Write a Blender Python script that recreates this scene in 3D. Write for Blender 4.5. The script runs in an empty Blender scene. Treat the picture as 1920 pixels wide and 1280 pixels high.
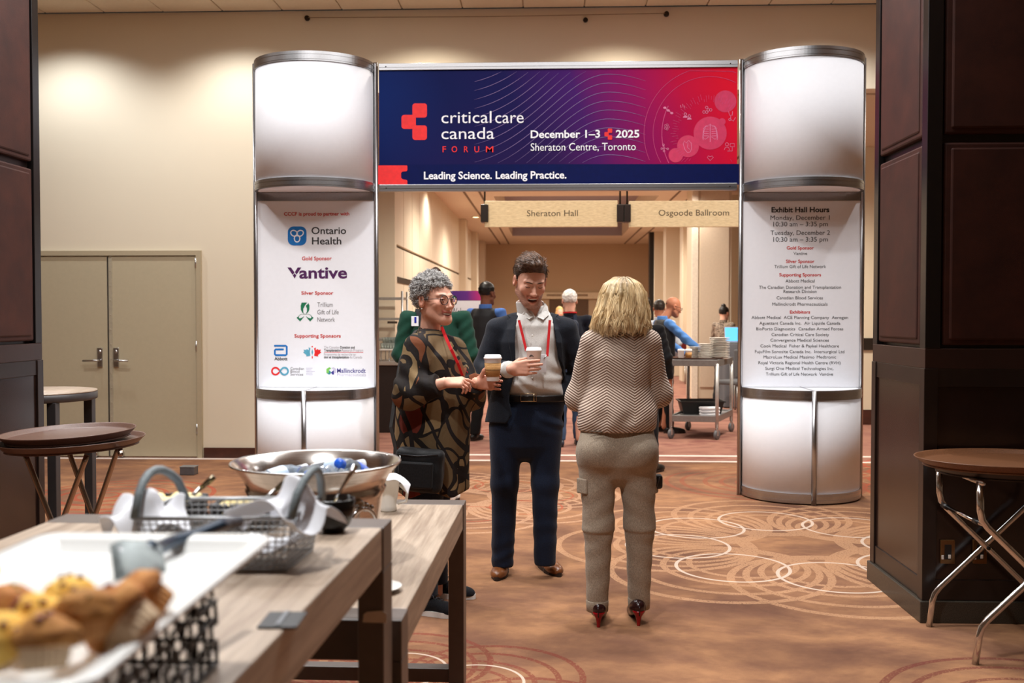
import bpy, bmesh, math, random
import numpy as np
from mathutils import Vector, Matrix, Euler, noise as mnoise

random.seed(7); rng = np.random.default_rng(7)
SC = bpy.context.scene
COL = SC.collection
PI = math.pi

# ---------------------------------------------------------------- camera, world, light, exposure
FPX = 1867.0
CAM_LOC = Vector((0, 0, 1.47))
CAM_ROT = Euler((math.radians(90 - 1.53), 0, math.radians(2.147)))
cd = bpy.data.cameras.new('camera')
cam = bpy.data.objects.new('camera', cd); COL.objects.link(cam)
cam.location = CAM_LOC; cam.rotation_euler = CAM_ROT
cd.sensor_width = 36.0; cd.lens = 36.0 * FPX / 1920.0
cd.clip_start = 0.05; cd.clip_end = 200
cd.dof.use_dof = True; cd.dof.focus_distance = 5.5; cd.dof.aperture_fstop = 3.2
SC.camera = cam
SC.view_settings.view_transform = 'Standard'; SC.view_settings.look = 'None'
SC.view_settings.gamma = 1.0; SC.view_settings.use_curve_mapping = False
SC.view_settings.exposure = 0.0
W = bpy.data.worlds.new('world'); SC.world = W; W.use_nodes = True
W.node_tree.nodes['Background'].inputs[0].default_value = (1.0, 0.86, 0.72, 1)
W.node_tree.nodes['Background'].inputs[1].default_value = 0.02

def lamp_area(name, loc, size, power, color, rot=(0, 0, 0), sizey=None, spread=180):
    l = bpy.data.lights.new(name, 'AREA'); l.energy = power; l.color = color
    l.shape = 'RECTANGLE' if sizey else 'DISK'; l.size = size
    if sizey: l.size_y = sizey
    l.spread = math.radians(spread)
    o = bpy.data.objects.new(name, l); COL.objects.link(o); o.location = loc; o.rotation_euler = rot
    return o
def lamp_spot(name, loc, power, color, angle=80, blend=0.6, radius=0.06, rot=(0, 0, 0)):
    l = bpy.data.lights.new(name, 'SPOT'); l.energy = power; l.color = color
    l.spot_size = math.radians(angle); l.spot_blend = blend; l.shadow_soft_size = radius
    o = bpy.data.objects.new(name, l); COL.objects.link(o); o.location = loc; o.rotation_euler = rot
    return o
WARM = (1.0, 0.92, 0.80); NEUT = (0.985, 0.985, 0.985); COOL = (0.90, 0.95, 1.0)
ZC = 4.55            # ceiling of the foyer
ZH = 3.70            # ceiling of the hall beyond
YW = 10.1            # wall behind the arch
YV = 13.5            # where the hall beyond begins
# wall washers just in front of the foyer wall
for x, c, pw in ((-4.85, COOL, 120), (-3.12, NEUT, 122), (-1.22, WARM, 125), (0.68, WARM, 125), (2.62, NEUT, 115), (4.5, WARM, 100)):
    lamp_spot('wall_washer', (x, YW - 0.78, ZC - 0.05), pw, c, 138, 0.7, 0.05)
# foyer downlights
lamp_spot('foyer_downlight', (-0.8, 1.6, ZC - 0.05), 430, NEUT, 104, 0.45, 0.09)
for x, y, pw in ((-1.7, 4.0, 250), (0.4, 4.5, 250),  (-1.9, 5.9, 220), (0.7, 5.9, 220), (-4.0, 7.4, 190), (3.4, 7.4, 120)):
    lamp_spot('foyer_downlight', (x, y, ZC - 0.05), pw, NEUT, 140, 0.9, 0.09)
lamp_area('foyer_ambient', (-0.8, 5.7, ZC - 0.08), 6.0, 210, NEUT, sizey=3.4)
# vestibule and hall beyond; strongest vestibule spot is added to brighten the trolley plates
for x, y, pw in ((-0.9, 11.8, 250), (2.7, 11.5, 380), (3.2, 11.9, 170), (-0.9, 15.5, 270), (1.6, 15.6, 300), (-0.9, 20, 330), (1.8, 21, 330), (0.5, 27, 650), (-1.75, 17.0, 90), (2.35, 17.2, 90)):
    lamp_spot('hall_downlight_and_fill', (x, y, ZH - 0.06), pw, WARM, 150, 0.8, 0.1)
lamp_area('hall_ambient', (0.6, 21, ZH - 0.12), 3.0, 320, WARM, sizey=14)

_R = CAM_ROT.to_matrix()
def at(px, py, Y=None, Z=None, X=None):
    """the point of the place seen at a pixel, on the plane y=Y, z=Z or x=X"""
    d = _R @ Vector((px - 960.0, 640.0 - py, -FPX))
    if Y is not None: t = (Y - CAM_LOC.y) / d.y
    elif Z is not None: t = (Z - CAM_LOC.z) / d.z
    else: t = (X - CAM_LOC.x) / d.x
    return CAM_LOC + d * t

# ---------------------------------------------------------------- materials
def lin(c):
    f = lambda u: u / 12.92 if u <= 0.04045 else ((u + 0.055) / 1.055) ** 2.4
    return tuple(f(v / 255.0) for v in c[:3]) + (1.0,)
class NT:
    def __init__(s, name):
        s.m = bpy.data.materials.new(name); s.m.use_nodes = True
        s.t = s.m.node_tree; s.t.nodes.clear()
        s.out = s.n('ShaderNodeOutputMaterial')
        s.b = s.n('ShaderNodeBsdfPrincipled'); s.l(s.b.outputs[0], s.out.inputs[0])
    def n(s, typ, **kw):
        nd = s.t.nodes.new(typ)
        for k, v in kw.items(): setattr(nd, k, v)
        return nd
    def l(s, a, b): s.t.links.new(a, b)
    def val(s, inp, v):
        if hasattr(v, 'is_linked') or isinstance(v, bpy.types.NodeSocket): s.l(v, inp)
        else: inp.default_value = v
    def math(s, op, a, b=None, c=None, clamp=False):
        nd = s.n('ShaderNodeMath', operation=op); nd.use_clamp = clamp
        s.val(nd.inputs[0], a)
        if b is not None: s.val(nd.inputs[1], b)
        if c is not None: s.val(nd.inputs[2], c)
        return nd.outputs[0]
    def vmath(s, op, a, b=None):
        nd = s.n('ShaderNodeVectorMath', operation=op)
        s.val(nd.inputs[0], a)
        if b is not None: s.val(nd.inputs[1], b)
        return nd
    def mix(s, fac, a, b, mode='MIX'):
        nd = s.n('ShaderNodeMix', data_type='RGBA', blend_type=mode)
        s.val(nd.inputs[0], fac); s.val(nd.inputs[6], a); s.val(nd.inputs[7], b)
        return nd.outputs[2]
    def coord(s, kind='Object'): return s.n('ShaderNodeTexCoord').outputs[kind]
    def mapping(s, v, scale=(1, 1, 1), loc=(0, 0, 0), rot=(0, 0, 0)):
        nd = s.n('ShaderNodeMapping'); s.l(v, nd.inputs[0])
        nd.inputs[1].default_value = loc; nd.inputs[2].default_value = rot; nd.inputs[3].default_value = scale
        return nd.outputs[0]
    def noise(s, v, scale=5, detail=3, rough=0.5, dist=0.0):
        nd = s.n('ShaderNodeTexNoise'); s.l(v, nd.inputs['Vector'])
        nd.inputs['Scale'].default_value = scale; nd.inputs['Detail'].default_value = detail
        nd.inputs['Roughness'].default_value = rough; nd.inputs['Distortion'].default_value = dist
        return nd.outputs[0]
    def ramp(s, fac, stops, interp='LINEAR'):
        nd = s.n('ShaderNodeValToRGB'); s.l(fac, nd.inputs[0]); cr = nd.color_ramp; cr.interpolation = interp
        while len(cr.elements) < len(stops): cr.elements.new(0.5)
        for e, (p, c) in zip(cr.elements, stops):
            e.position = p; e.color = c if len(c) == 4 else lin(c)
        return nd.outputs[0]
    def bump(s, h, strength=0.2, dist=0.01):
        nd = s.n('ShaderNodeBump'); s.l(h, nd.inputs['Height'])
        nd.inputs['Strength'].default_value = strength; nd.inputs['Distance'].default_value = dist
        s.l(nd.outputs[0], s.b.inputs['Normal'])
    def set(s, color=None, rough=None, metal=None, **kw):
        if color is not None: s.val(s.b.inputs['Base Color'], color)
        if rough is not None: s.val(s.b.inputs['Roughness'], rough)
        if metal is not None: s.val(s.b.inputs['Metallic'], metal)
        for k, v in kw.items(): s.val(s.b.inputs[k.replace('_', ' ')], v)
        return s
_mats = {}
def plain(name, rgb, rough=0.5, metal=0.0, var=0.08, scale=30, bump=0.0, bscale=200, **kw):
    """procedural surface: base colour with slight noise variation and optional fine relief"""
    if name in _mats: return _mats[name]
    t = NT(name); c = lin(rgb); co = t.coord()
    f = t.noise(co, scale, 3)
    lo = tuple(v * (1 - var) for v in c[:3]) + (1,); hi = tuple(min(1, v * (1 + var)) for v in c[:3]) + (1,)
    t.set(t.ramp(f, [(0.3, lo), (0.7, hi)]), rough, metal, **kw)
    if bump: t.bump(t.noise(co, bscale, 2), bump, 0.004)
    _mats[name] = t.m
    return t.m
def emis(name, rgb, strength):
    if name in _mats: return _mats[name]
    t = NT(name); t.set(lin(rgb), 0.5); t.b.inputs['Emission Color'].default_value = lin(rgb); t.b.inputs['Emission Strength'].default_value = strength
    _mats[name] = t.m; return t.m

# ---------------------------------------------------------------- objects
def wloc(o):
    v = Vector((0, 0, 0))
    while o is not None:
        v = v + Vector(o.location); o = o.parent
    return v
def tag(o, label=None, cat=None, group=None, kind=None):
    if label: o['label'] = label
    if cat: o['category'] = cat
    if group: o['group'] = group
    if kind: o['kind'] = kind
    return o
def thing(name, label, cat, loc=(0, 0, 0), group=None, rotz=0.0):
    o = bpy.data.objects.new(name, None); COL.objects.link(o)
    o.empty_display_size = 0.1; o.location = loc; o.rotation_euler = (0, 0, rotz)
    return tag(o, label, cat, group)
def link_mesh(name, me, mat, parent=None):
    o = bpy.data.objects.new(name, me); COL.objects.link(o)
    if mat is not None and len(me.materials) == 0:
        for m in (mat if isinstance(mat, (list, tuple)) else [mat]): me.materials.append(m)
    if parent is not None: o.parent = parent
    return o
def copy_tree(o, parent=None):
    c = o.copy(); COL.objects.link(c)
    if parent is not None: c.parent = parent
    for ch in list(o.children): copy_tree(ch, c)
    return c
def np_mesh(name, V, F, mat, parent=None, smooth=True, col=None, local=False, mi=None):
    """mesh from numpy arrays: V (n,3), F (m,3|4)"""
    V = np.asarray(V, dtype=np.float64)
    if not local and parent is not None: V = V - np.array(wloc(parent))
    me = bpy.data.meshes.new(name)
    F = np.asarray(F, dtype=np.int32); k = F.shape[1]
    me.vertices.add(len(V)); me.vertices.foreach_set('co', V.astype(np.float32).ravel())
    me.loops.add(F.size); me.loops.foreach_set('vertex_index', F.ravel())
    me.polygons.add(len(F)); me.polygons.foreach_set('loop_start', np.arange(0, F.size, k, dtype=np.int32))
    me.polygons.foreach_set('loop_total', np.full(len(F), k, dtype=np.int32))
    if mi is not None: me.polygons.foreach_set('material_index', np.asarray(mi, dtype=np.int32))
    me.polygons.foreach_set('use_smooth', np.full(len(F), smooth))
    me.update(calc_edges=True); me.validate()
    if col is not None:
        a = me.color_attributes.new('Col', 'FLOAT_COLOR', 'POINT')
        c4 = np.ones((len(V), 4), dtype=np.float32); c4[:, :3] = col
        a.data.foreach_set('color', c4.ravel())
    return link_mesh(name, me, mat, parent)

class MB:
    """collects boxes, prisms, tubes, lathes; build() links them as ONE mesh object"""
    def __init__(s): s.v = []; s.f = []; s.sm = []; s.mi = []; s.cur = 0
    def add(s, V, F, smooth=False, M=None):
        o = len(s.v)
        for p in V:
            p = Vector(p); s.v.append(M @ p if M is not None else p)
        for q in F: s.f.append([i + o for i in q]); s.sm.append(smooth); s.mi.append(s.cur)
        return s
    def box(s, c, size, rot=None, bev=0.0):
        hx, hy, hz = size[0] / 2, size[1] / 2, size[2] / 2
        M = Matrix.Translation(c)
        if rot is not None: M = M @ (rot if isinstance(rot, Matrix) else Euler(rot).to_matrix().to_4x4())
        b = min(bev, hx * .9, hy * .9, hz * .9)
        if b <= 0:
            V = [(x, y, z) for x in (-hx, hx) for y in (-hy, hy) for z in (-hz, hz)]
            return s.add(V, [(0, 1, 3, 2), (4, 6, 7, 5), (0, 4, 5, 1), (2, 3, 7, 6), (0, 2, 6, 4), (1, 5, 7, 3)], False, M)
        bm = bmesh.new(); bmesh.ops.create_cube(bm, size=1.0)
        bmesh.ops.scale(bm, vec=size, verts=bm.verts)
        bmesh.ops.bevel(bm, geom=bm.edges[:], offset=b, segments=2, affect='EDGES', profile=0.5)
        bm.verts.index_update()
        V = [v.co.copy() for v in bm.verts]; F = [[v.index for v in f.verts] for f in bm.faces]; bm.free()
        return s.add(V, F, False, M)
    def between(s, lo, hi, bev=0.0):
        return s.box([(a + b) / 2 for a, b in zip(lo, hi)], [abs(b - a) for a, b in zip(lo, hi)], None, bev)
    def tube(s, pts, r, n=8, closed=False, cap=True):
        pts = [Vector(p) for p in pts]; m = len(pts)
        rs = r if isinstance(r, (list, tuple)) else [r] * m
        V = []; F = []
        t0 = None; u = None
        for i, p in enumerate(pts):
            a = pts[(i - 1) % m] if (closed or i > 0) else p
            b = pts[(i + 1) % m] if (closed or i < m - 1) else p
            t = (b - a).normalized() if (b - a).length > 1e-9 else Vector((0, 0, 1))
            if u is None:
                u = t.orthogonal().normalized()
            else:
                u = (u - t * u.dot(t)); u = u.normalized() if u.length > 1e-6 else t.orthogonal().normalized()
            w = t.cross(u)
            for k in range(n):
                an = 2 * PI * k / n
                V.append(p + (u * math.cos(an) + w * math.sin(an)) * rs[i])
        for i in range(m if closed else m - 1):
            j = (i + 1) % m
            for k in range(n):
                l = (k + 1) % n
                F.append((i * n + k, i * n + l, j * n + l, j * n + k))
        if cap and not closed:
            F.append(tuple(range(n - 1, -1, -1))); F.append(tuple((m - 1) * n + k for k in range(n)))
        return s.add(V, F, True)
    def lathe(s, prof, c=(0, 0, 0), n=32, M=None, sx=1.0, sy=1.0, a0=0.0, a1=2 * PI):
        """prof: list of (r, z); revolves about z through c, optional squash"""
        full = abs(a1 - a0 - 2 * PI) < 1e-6; nn = n if full else n + 1
        V = []; F = []
        for r, z in prof:
            for k in range(nn):
                a = a0 + (a1 - a0) * k / n
                V.append((c[0] + r * math.cos(a) * sx, c[1] + r * math.sin(a) * sy, c[2] + z))
        for i in range(len(prof) - 1):
            for k in range(n):
                l = (k + 1) % nn
                F.append((i * nn + k, i * nn + l, (i + 1) * nn + l, (i + 1) * nn + k))
        return s.add(V, F, True, M)
    def prism(s, poly, z0, z1, M=None):
        """poly: 2D outline extruded from z0 to z1 (in the local frame of M)"""
        n = len(poly)
        V = [(x, y, z0) for x, y in poly] + [(x, y, z1) for x, y in poly]
        F = [tuple(range(n - 1, -1, -1)), tuple(range(n, 2 * n))]
        F += [(i, (i + 1) % n, (i + 1) % n + n, i + n) for i in range(n)]
        return s.add(V, F, False, M)
    def ball(s, c, r, n=12, m=8, M=None):
        rr = r if isinstance(r, (list, tuple)) else (r, r, r)
        V = []; F = []
        for i in range(m + 1):
            th = PI * i / m
            for k in range(n):
                a = 2 * PI * k / n
                V.append((c[0] + rr[0] * math.sin(th) * math.cos(a), c[1] + rr[1] * math.sin(th) * math.sin(a), c[2] + rr[2] * math.cos(th)))
        for i in range(m):
            for k in range(n):
                l = (k + 1) % n
                F.append((i * n + k, (i + 1) * n + k, (i + 1) * n + l, i * n + l))
        return s.add(V, F, True, M)
    def build(s, name, mat, parent=None, local=False, smooth=None):
        off = Vector((0, 0, 0)) if (local or parent is None) else wloc(parent)
        me = bpy.data.meshes.new(name)
        me.from_pydata([tuple(p - off) for p in s.v], [], s.f)
        me.polygons.foreach_set('use_smooth', [bool(x) if smooth is None else smooth for x in s.sm])
        bm = bmesh.new(); bm.from_mesh(me)
        bmesh.ops.remove_doubles(bm, verts=bm.verts, dist=1e-6)
        bmesh.ops.recalc_face_normals(bm, faces=bm.faces); bm.to_mesh(me); bm.free()
        o = link_mesh(name, me, mat, parent)
        if any(s.mi): me.polygons.foreach_set('material_index', s.mi) if len(me.polygons) == len(s.mi) else None
        return o

def rounded_rect(x0, y0, x1, y1, r, n=5):
    P = []
    for cx, cy, a in ((x1 - r, y1 - r, 0), (x0 + r, y1 - r, 90), (x0 + r, y0 + r, 180), (x1 - r, y0 + r, 270)):
        for k in range(n + 1):
            t = math.radians(a + 90 * k / n); P.append((cx + r * math.cos(t), cy + r * math.sin(t)))
    return P

# text as flat meshes, fitted to a box on a wall plane (x right, z up, facing -y)
_tc = {}
def text_mesh(s, bold=0.0):
    key = (s, bold)
    if key in _tc: return _tc[key]
    c = bpy.data.curves.new('lettering', 'FONT'); c.body = s; c.size = 1.0; c.offset = bold; c.resolution_u = 3; c.fill_mode = 'FRONT'
    o = bpy.data.objects.new('lettering_tmp', c); COL.objects.link(o)
    dg = bpy.context.evaluated_depsgraph_get(); dg.update()
    me = bpy.data.meshes.new_from_object(o.evaluated_get(dg))
    V = [v.co.copy() for v in me.vertices]; F = [list(p.vertices) for p in me.polygons]
    bpy.data.objects.remove(o); bpy.data.curves.remove(c); bpy.data.meshes.remove(me)
    _tc[key] = (V, F); return _tc[key]
CAPH = None
def text_into(mb, s, px0, px1, pbase, ptop, Y, bold=0.0, yoff=0.0):
    """put text s so that it spans px0..px1 with baseline pbase and cap top ptop on plane y=Y"""
    global CAPH
    if CAPH is None: CAPH = max(v.y for v in text_mesh('H')[0])
    V, F = text_mesh(s, bold)
    x0 = min(v.x for v in V); x1 = max(v.x for v in V)
    a = at(px0, pbase, Y=Y); b = at(px1, pbase, Y=Y); c = at((px0 + px1) / 2, ptop, Y=Y)
    sx = (b.x - a.x) / (x1 - x0); sz = (c.z - (a.z + b.z) / 2) / CAPH
    zb = (a.z + b.z) / 2
    mb.add([(a.x + (v.x - x0) * sx, Y - yoff, zb + v.y * sz) for v in V], F)

# ---------------------------------------------------------------- distance-field modelling (bodies, clothes, soft things)
def smin(a, b, k):
    if k <= 0: return np.minimum(a, b)
    h = np.clip(0.5 + 0.5 * (b - a) / k, 0, 1)
    return b + (a - b) * h - k * h * (1 - h)
def smax(a, b, k): return -smin(-a, -b, k)
def f_cap(P, a, b, ra, rb=None):
    rb = ra if rb is None else rb
    a = np.array(a, dtype=np.float32); b = np.array(b, dtype=np.float32); ba = b - a
    pa = P - a
    h = np.clip((pa @ ba) / max(1e-9, float(ba @ ba)), 0, 1)
    return np.sqrt(((pa - h[..., None] * ba) ** 2).sum(-1)) - (ra + (rb - ra) * h)
def f_ell(P, c, r, R=None):
    q = P - np.array(c, dtype=np.float32)
    if R is not None: q = q @ np.array(R, dtype=np.float32)
    r = np.array(r, dtype=np.float32)
    k0 = np.sqrt(((q / r) ** 2).sum(-1)); k1 = np.sqrt(((q / (r * r)) ** 2).sum(-1)) + 1e-9
    return k0 * (k0 - 1) / k1
def f_box(P, c, half, rd=0.0, R=None):
    q = P - np.array(c, dtype=np.float32)
    if R is not None: q = q @ np.array(R, dtype=np.float32)
    q = np.abs(q) - (np.array(half, dtype=np.float32) - rd)
    return np.sqrt((np.maximum(q, 0) ** 2).sum(-1)) + np.minimum(q.max(-1), 0) - rd
def f_loft(P, secs, R2=0.0, p=2.0):
    """stack of elliptical sections (z, cx, cy, rx, ry); R2 turns the ellipses about z"""
    secs = sorted(secs); zs = [s[0] for s in secs]
    z = P[..., 2]
    cx, cy, rx, ry = (np.interp(z, zs, [s[i] for s in secs]).astype(np.float32) for i in (1, 2, 3, 4))
    x = P[..., 0] - cx; y = P[..., 1] - cy
    if R2:
        c, s_ = math.cos(R2), math.sin(R2); x, y = x * c + y * s_, -x * s_ + y * c
    k = (np.abs(x / rx) ** p + np.abs(y / ry) ** p) ** (1 / p)
    d = (k - 1) * np.minimum(rx, ry)
    return np.maximum(d, np.maximum(zs[0] - z, z - zs[-1]))
def f_poly(x, z, poly):
    """signed distance to a 2D polygon (negative inside)"""
    d = np.full(x.shape, 1e9, dtype=np.float32); inside = np.zeros(x.shape, dtype=bool); n = len(poly)
    for i in range(n):
        ax, az = poly[i]; bx, bz = poly[(i + 1) % n]
        ex, ez = bx - ax, bz - az
        t = np.clip(((x - ax) * ex + (z - az) * ez) / (ex * ex + ez * ez + 1e-12), 0, 1)
        d = np.minimum(d, (x - ax - t * ex) ** 2 + (z - az - t * ez) ** 2)
        if abs(ez) > 1e-12: inside ^= ((az > z) != (bz > z)) & (x < (bx - ax) * (z - az) / ez + ax)
    d = np.sqrt(d); return np.where(inside, -d, d)
def chain(P, pts, rs, k=0.02):
    d = None
    for i in range(len(pts) - 1):
        e = f_cap(P, pts[i], pts[i + 1], rs[i], rs[i + 1]); d = e if d is None else smin(d, e, k)
    return d
def polygonize(fn, lo, hi, h, smooth=2):
    """surface of fn(P)<0 in a box, as (verts, quads)"""
    lo = np.array(lo, dtype=np.float32) - 2 * h; hi = np.array(hi, dtype=np.float32) + 2 * h
    n = np.ceil((hi - lo) / h).astype(int) + 1
    ax = [lo[i] + h * np.arange(n[i], dtype=np.float32) for i in range(3)]
    P = np.stack(np.meshgrid(*ax, indexing='ij'), -1)
    D = fn(P).astype(np.float32); del P
    D[0] = D[-1] = 1; D[:, 0] = D[:, -1] = 1; D[:, :, 0] = D[:, :, -1] = 1
    S = D < 0
    cnt = sum(S[i:n[0] - 1 + i, j:n[1] - 1 + j, k:n[2] - 1 + k].astype(np.int8) for i in (0, 1) for j in (0, 1) for k in (0, 1))
    act = (cnt > 0) & (cnt < 8); idx = np.argwhere(act)
    if len(idx) == 0: return np.zeros((0, 3)), np.zeros((0, 4), int)
    mp = np.full(act.shape, -1, dtype=np.int32); mp[act] = np.arange(len(idx))
    acc = np.zeros((len(idx), 3), dtype=np.float32); num = np.zeros(len(idx), dtype=np.float32)
    cor = np.array([(i, j, k) for i in (0, 1) for j in (0, 1) for k in (0, 1)])
    for a in range(8):
        for b in range(a + 1, 8):
            if np.abs(cor[a] - cor[b]).sum() != 1: continue
            ia = idx + cor[a]; ib = idx + cor[b]
            da = D[ia[:, 0], ia[:, 1], ia[:, 2]]; db = D[ib[:, 0], ib[:, 1], ib[:, 2]]
            m = (da < 0) != (db < 0)
            t = np.where(m, da / np.where(m, da - db, 1), 0)[:, None]
            acc += np.where(m[:, None], cor[a] + t * (cor[b] - cor[a]), 0); num += m
    V = lo + h * (idx + acc / num[:, None])
    Q = []
    for axis in range(3):
        o1, o2 = [(1, 2), (2, 0), (0, 1)][axis]
        sl0 = [slice(None)] * 3; sl1 = [slice(None)] * 3
        sl0[axis] = slice(0, n[axis] - 1); sl1[axis] = slice(1, n[axis])
        A = S[tuple(sl0)]; B = S[tuple(sl1)]
        E = np.argwhere(A != B); fl = A[E[:, 0], E[:, 1], E[:, 2]]
        ok = (E[:, o1] > 0) & (E[:, o2] > 0) & (E[:, o1] < n[o1] - 1) & (E[:, o2] < n[o2] - 1)
        E = E[ok]; fl = fl[ok]
        u = np.zeros(3, int); u[o1] = 1; w = np.zeros(3, int); w[o2] = 1
        g = lambda I: mp[I[:, 0], I[:, 1], I[:, 2]]
        q = np.stack([g(E - u - w), g(E - w), g(E), g(E - u)], 1)
        q[~fl] = q[~fl][:, ::-1]; Q.append(q)
    Q = np.concatenate(Q); Q = Q[(Q >= 0).all(1)]
    for _ in range(smooth):
        s_ = np.zeros_like(V); c_ = np.zeros(len(V), dtype=np.float32)
        for i in range(4):
            a, b = Q[:, i], Q[:, (i + 1) % 4]
            np.add.at(s_, a, V[b]); np.add.at(c_, a, 1); np.add.at(s_, b, V[a]); np.add.at(c_, b, 1)
        V = 0.5 * V + 0.5 * s_ / np.maximum(c_, 1)[:, None]
    return V.astype(np.float64), Q
def bounds(*pts, pad=0.1):
    A = np.array([tuple(p) for p in pts]); return A.min(0) - pad, A.max(0) + pad
def strands(paths, rad, sides=4, taper=True):
    """many tapered tubes at once: paths (N,M,3)"""
    paths = np.asarray(paths, dtype=np.float64); N, M, _ = paths.shape
    T = np.gradient(paths, axis=1); T /= np.linalg.norm(T, axis=2, keepdims=True) + 1e-9
    ref = np.where(np.abs(T[..., 2:3]) < 0.9, np.array([0, 0, 1.0]), np.array([1.0, 0, 0]))
    U = np.cross(T, ref); U /= np.linalg.norm(U, axis=2, keepdims=True) + 1e-9
    Wv = np.cross(T, U)
    prof = np.ones(M)
    if taper: prof = np.clip(np.minimum(np.linspace(0.5, 3, M), np.linspace(2.2, 0.25, M)), 0, 1)
    rad = np.broadcast_to(np.asarray(rad, dtype=np.float64), (N,))[:, None] * prof[None]
    ang = 2 * PI * np.arange(sides) / sides
    V = paths[:, :, None, :] + rad[:, :, None, None] * (U[:, :, None] * np.cos(ang)[None, None, :, None] + Wv[:, :, None] * np.sin(ang)[None, None, :, None])
    base = (np.arange(N) * M * sides)[:, None, None] + (np.arange(M - 1) * sides)[None, :, None]
    k = np.arange(sides)[None, None]; l = (k + 1) % sides
    F = np.stack([base + k, base + l, base + sides + l, base + sides + k], -1).reshape(-1, 4)
    return V.reshape(-1, 3), F
def noise3(P, s, seed=0):
    """cheap smooth pseudo-noise in [-1,1] for arrays"""
    x, y, z = (P[..., i] * s + seed * 1.7 for i in range(3))
    return (np.sin(x + 1.3 * np.sin(y * 1.1 + seed)) * np.cos(y * 1.2 + 1.1 * np.sin(z * 0.9)) + np.sin(z * 1.3 + 1.2 * np.sin(x * 0.8 + seed))) * 0.5
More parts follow.
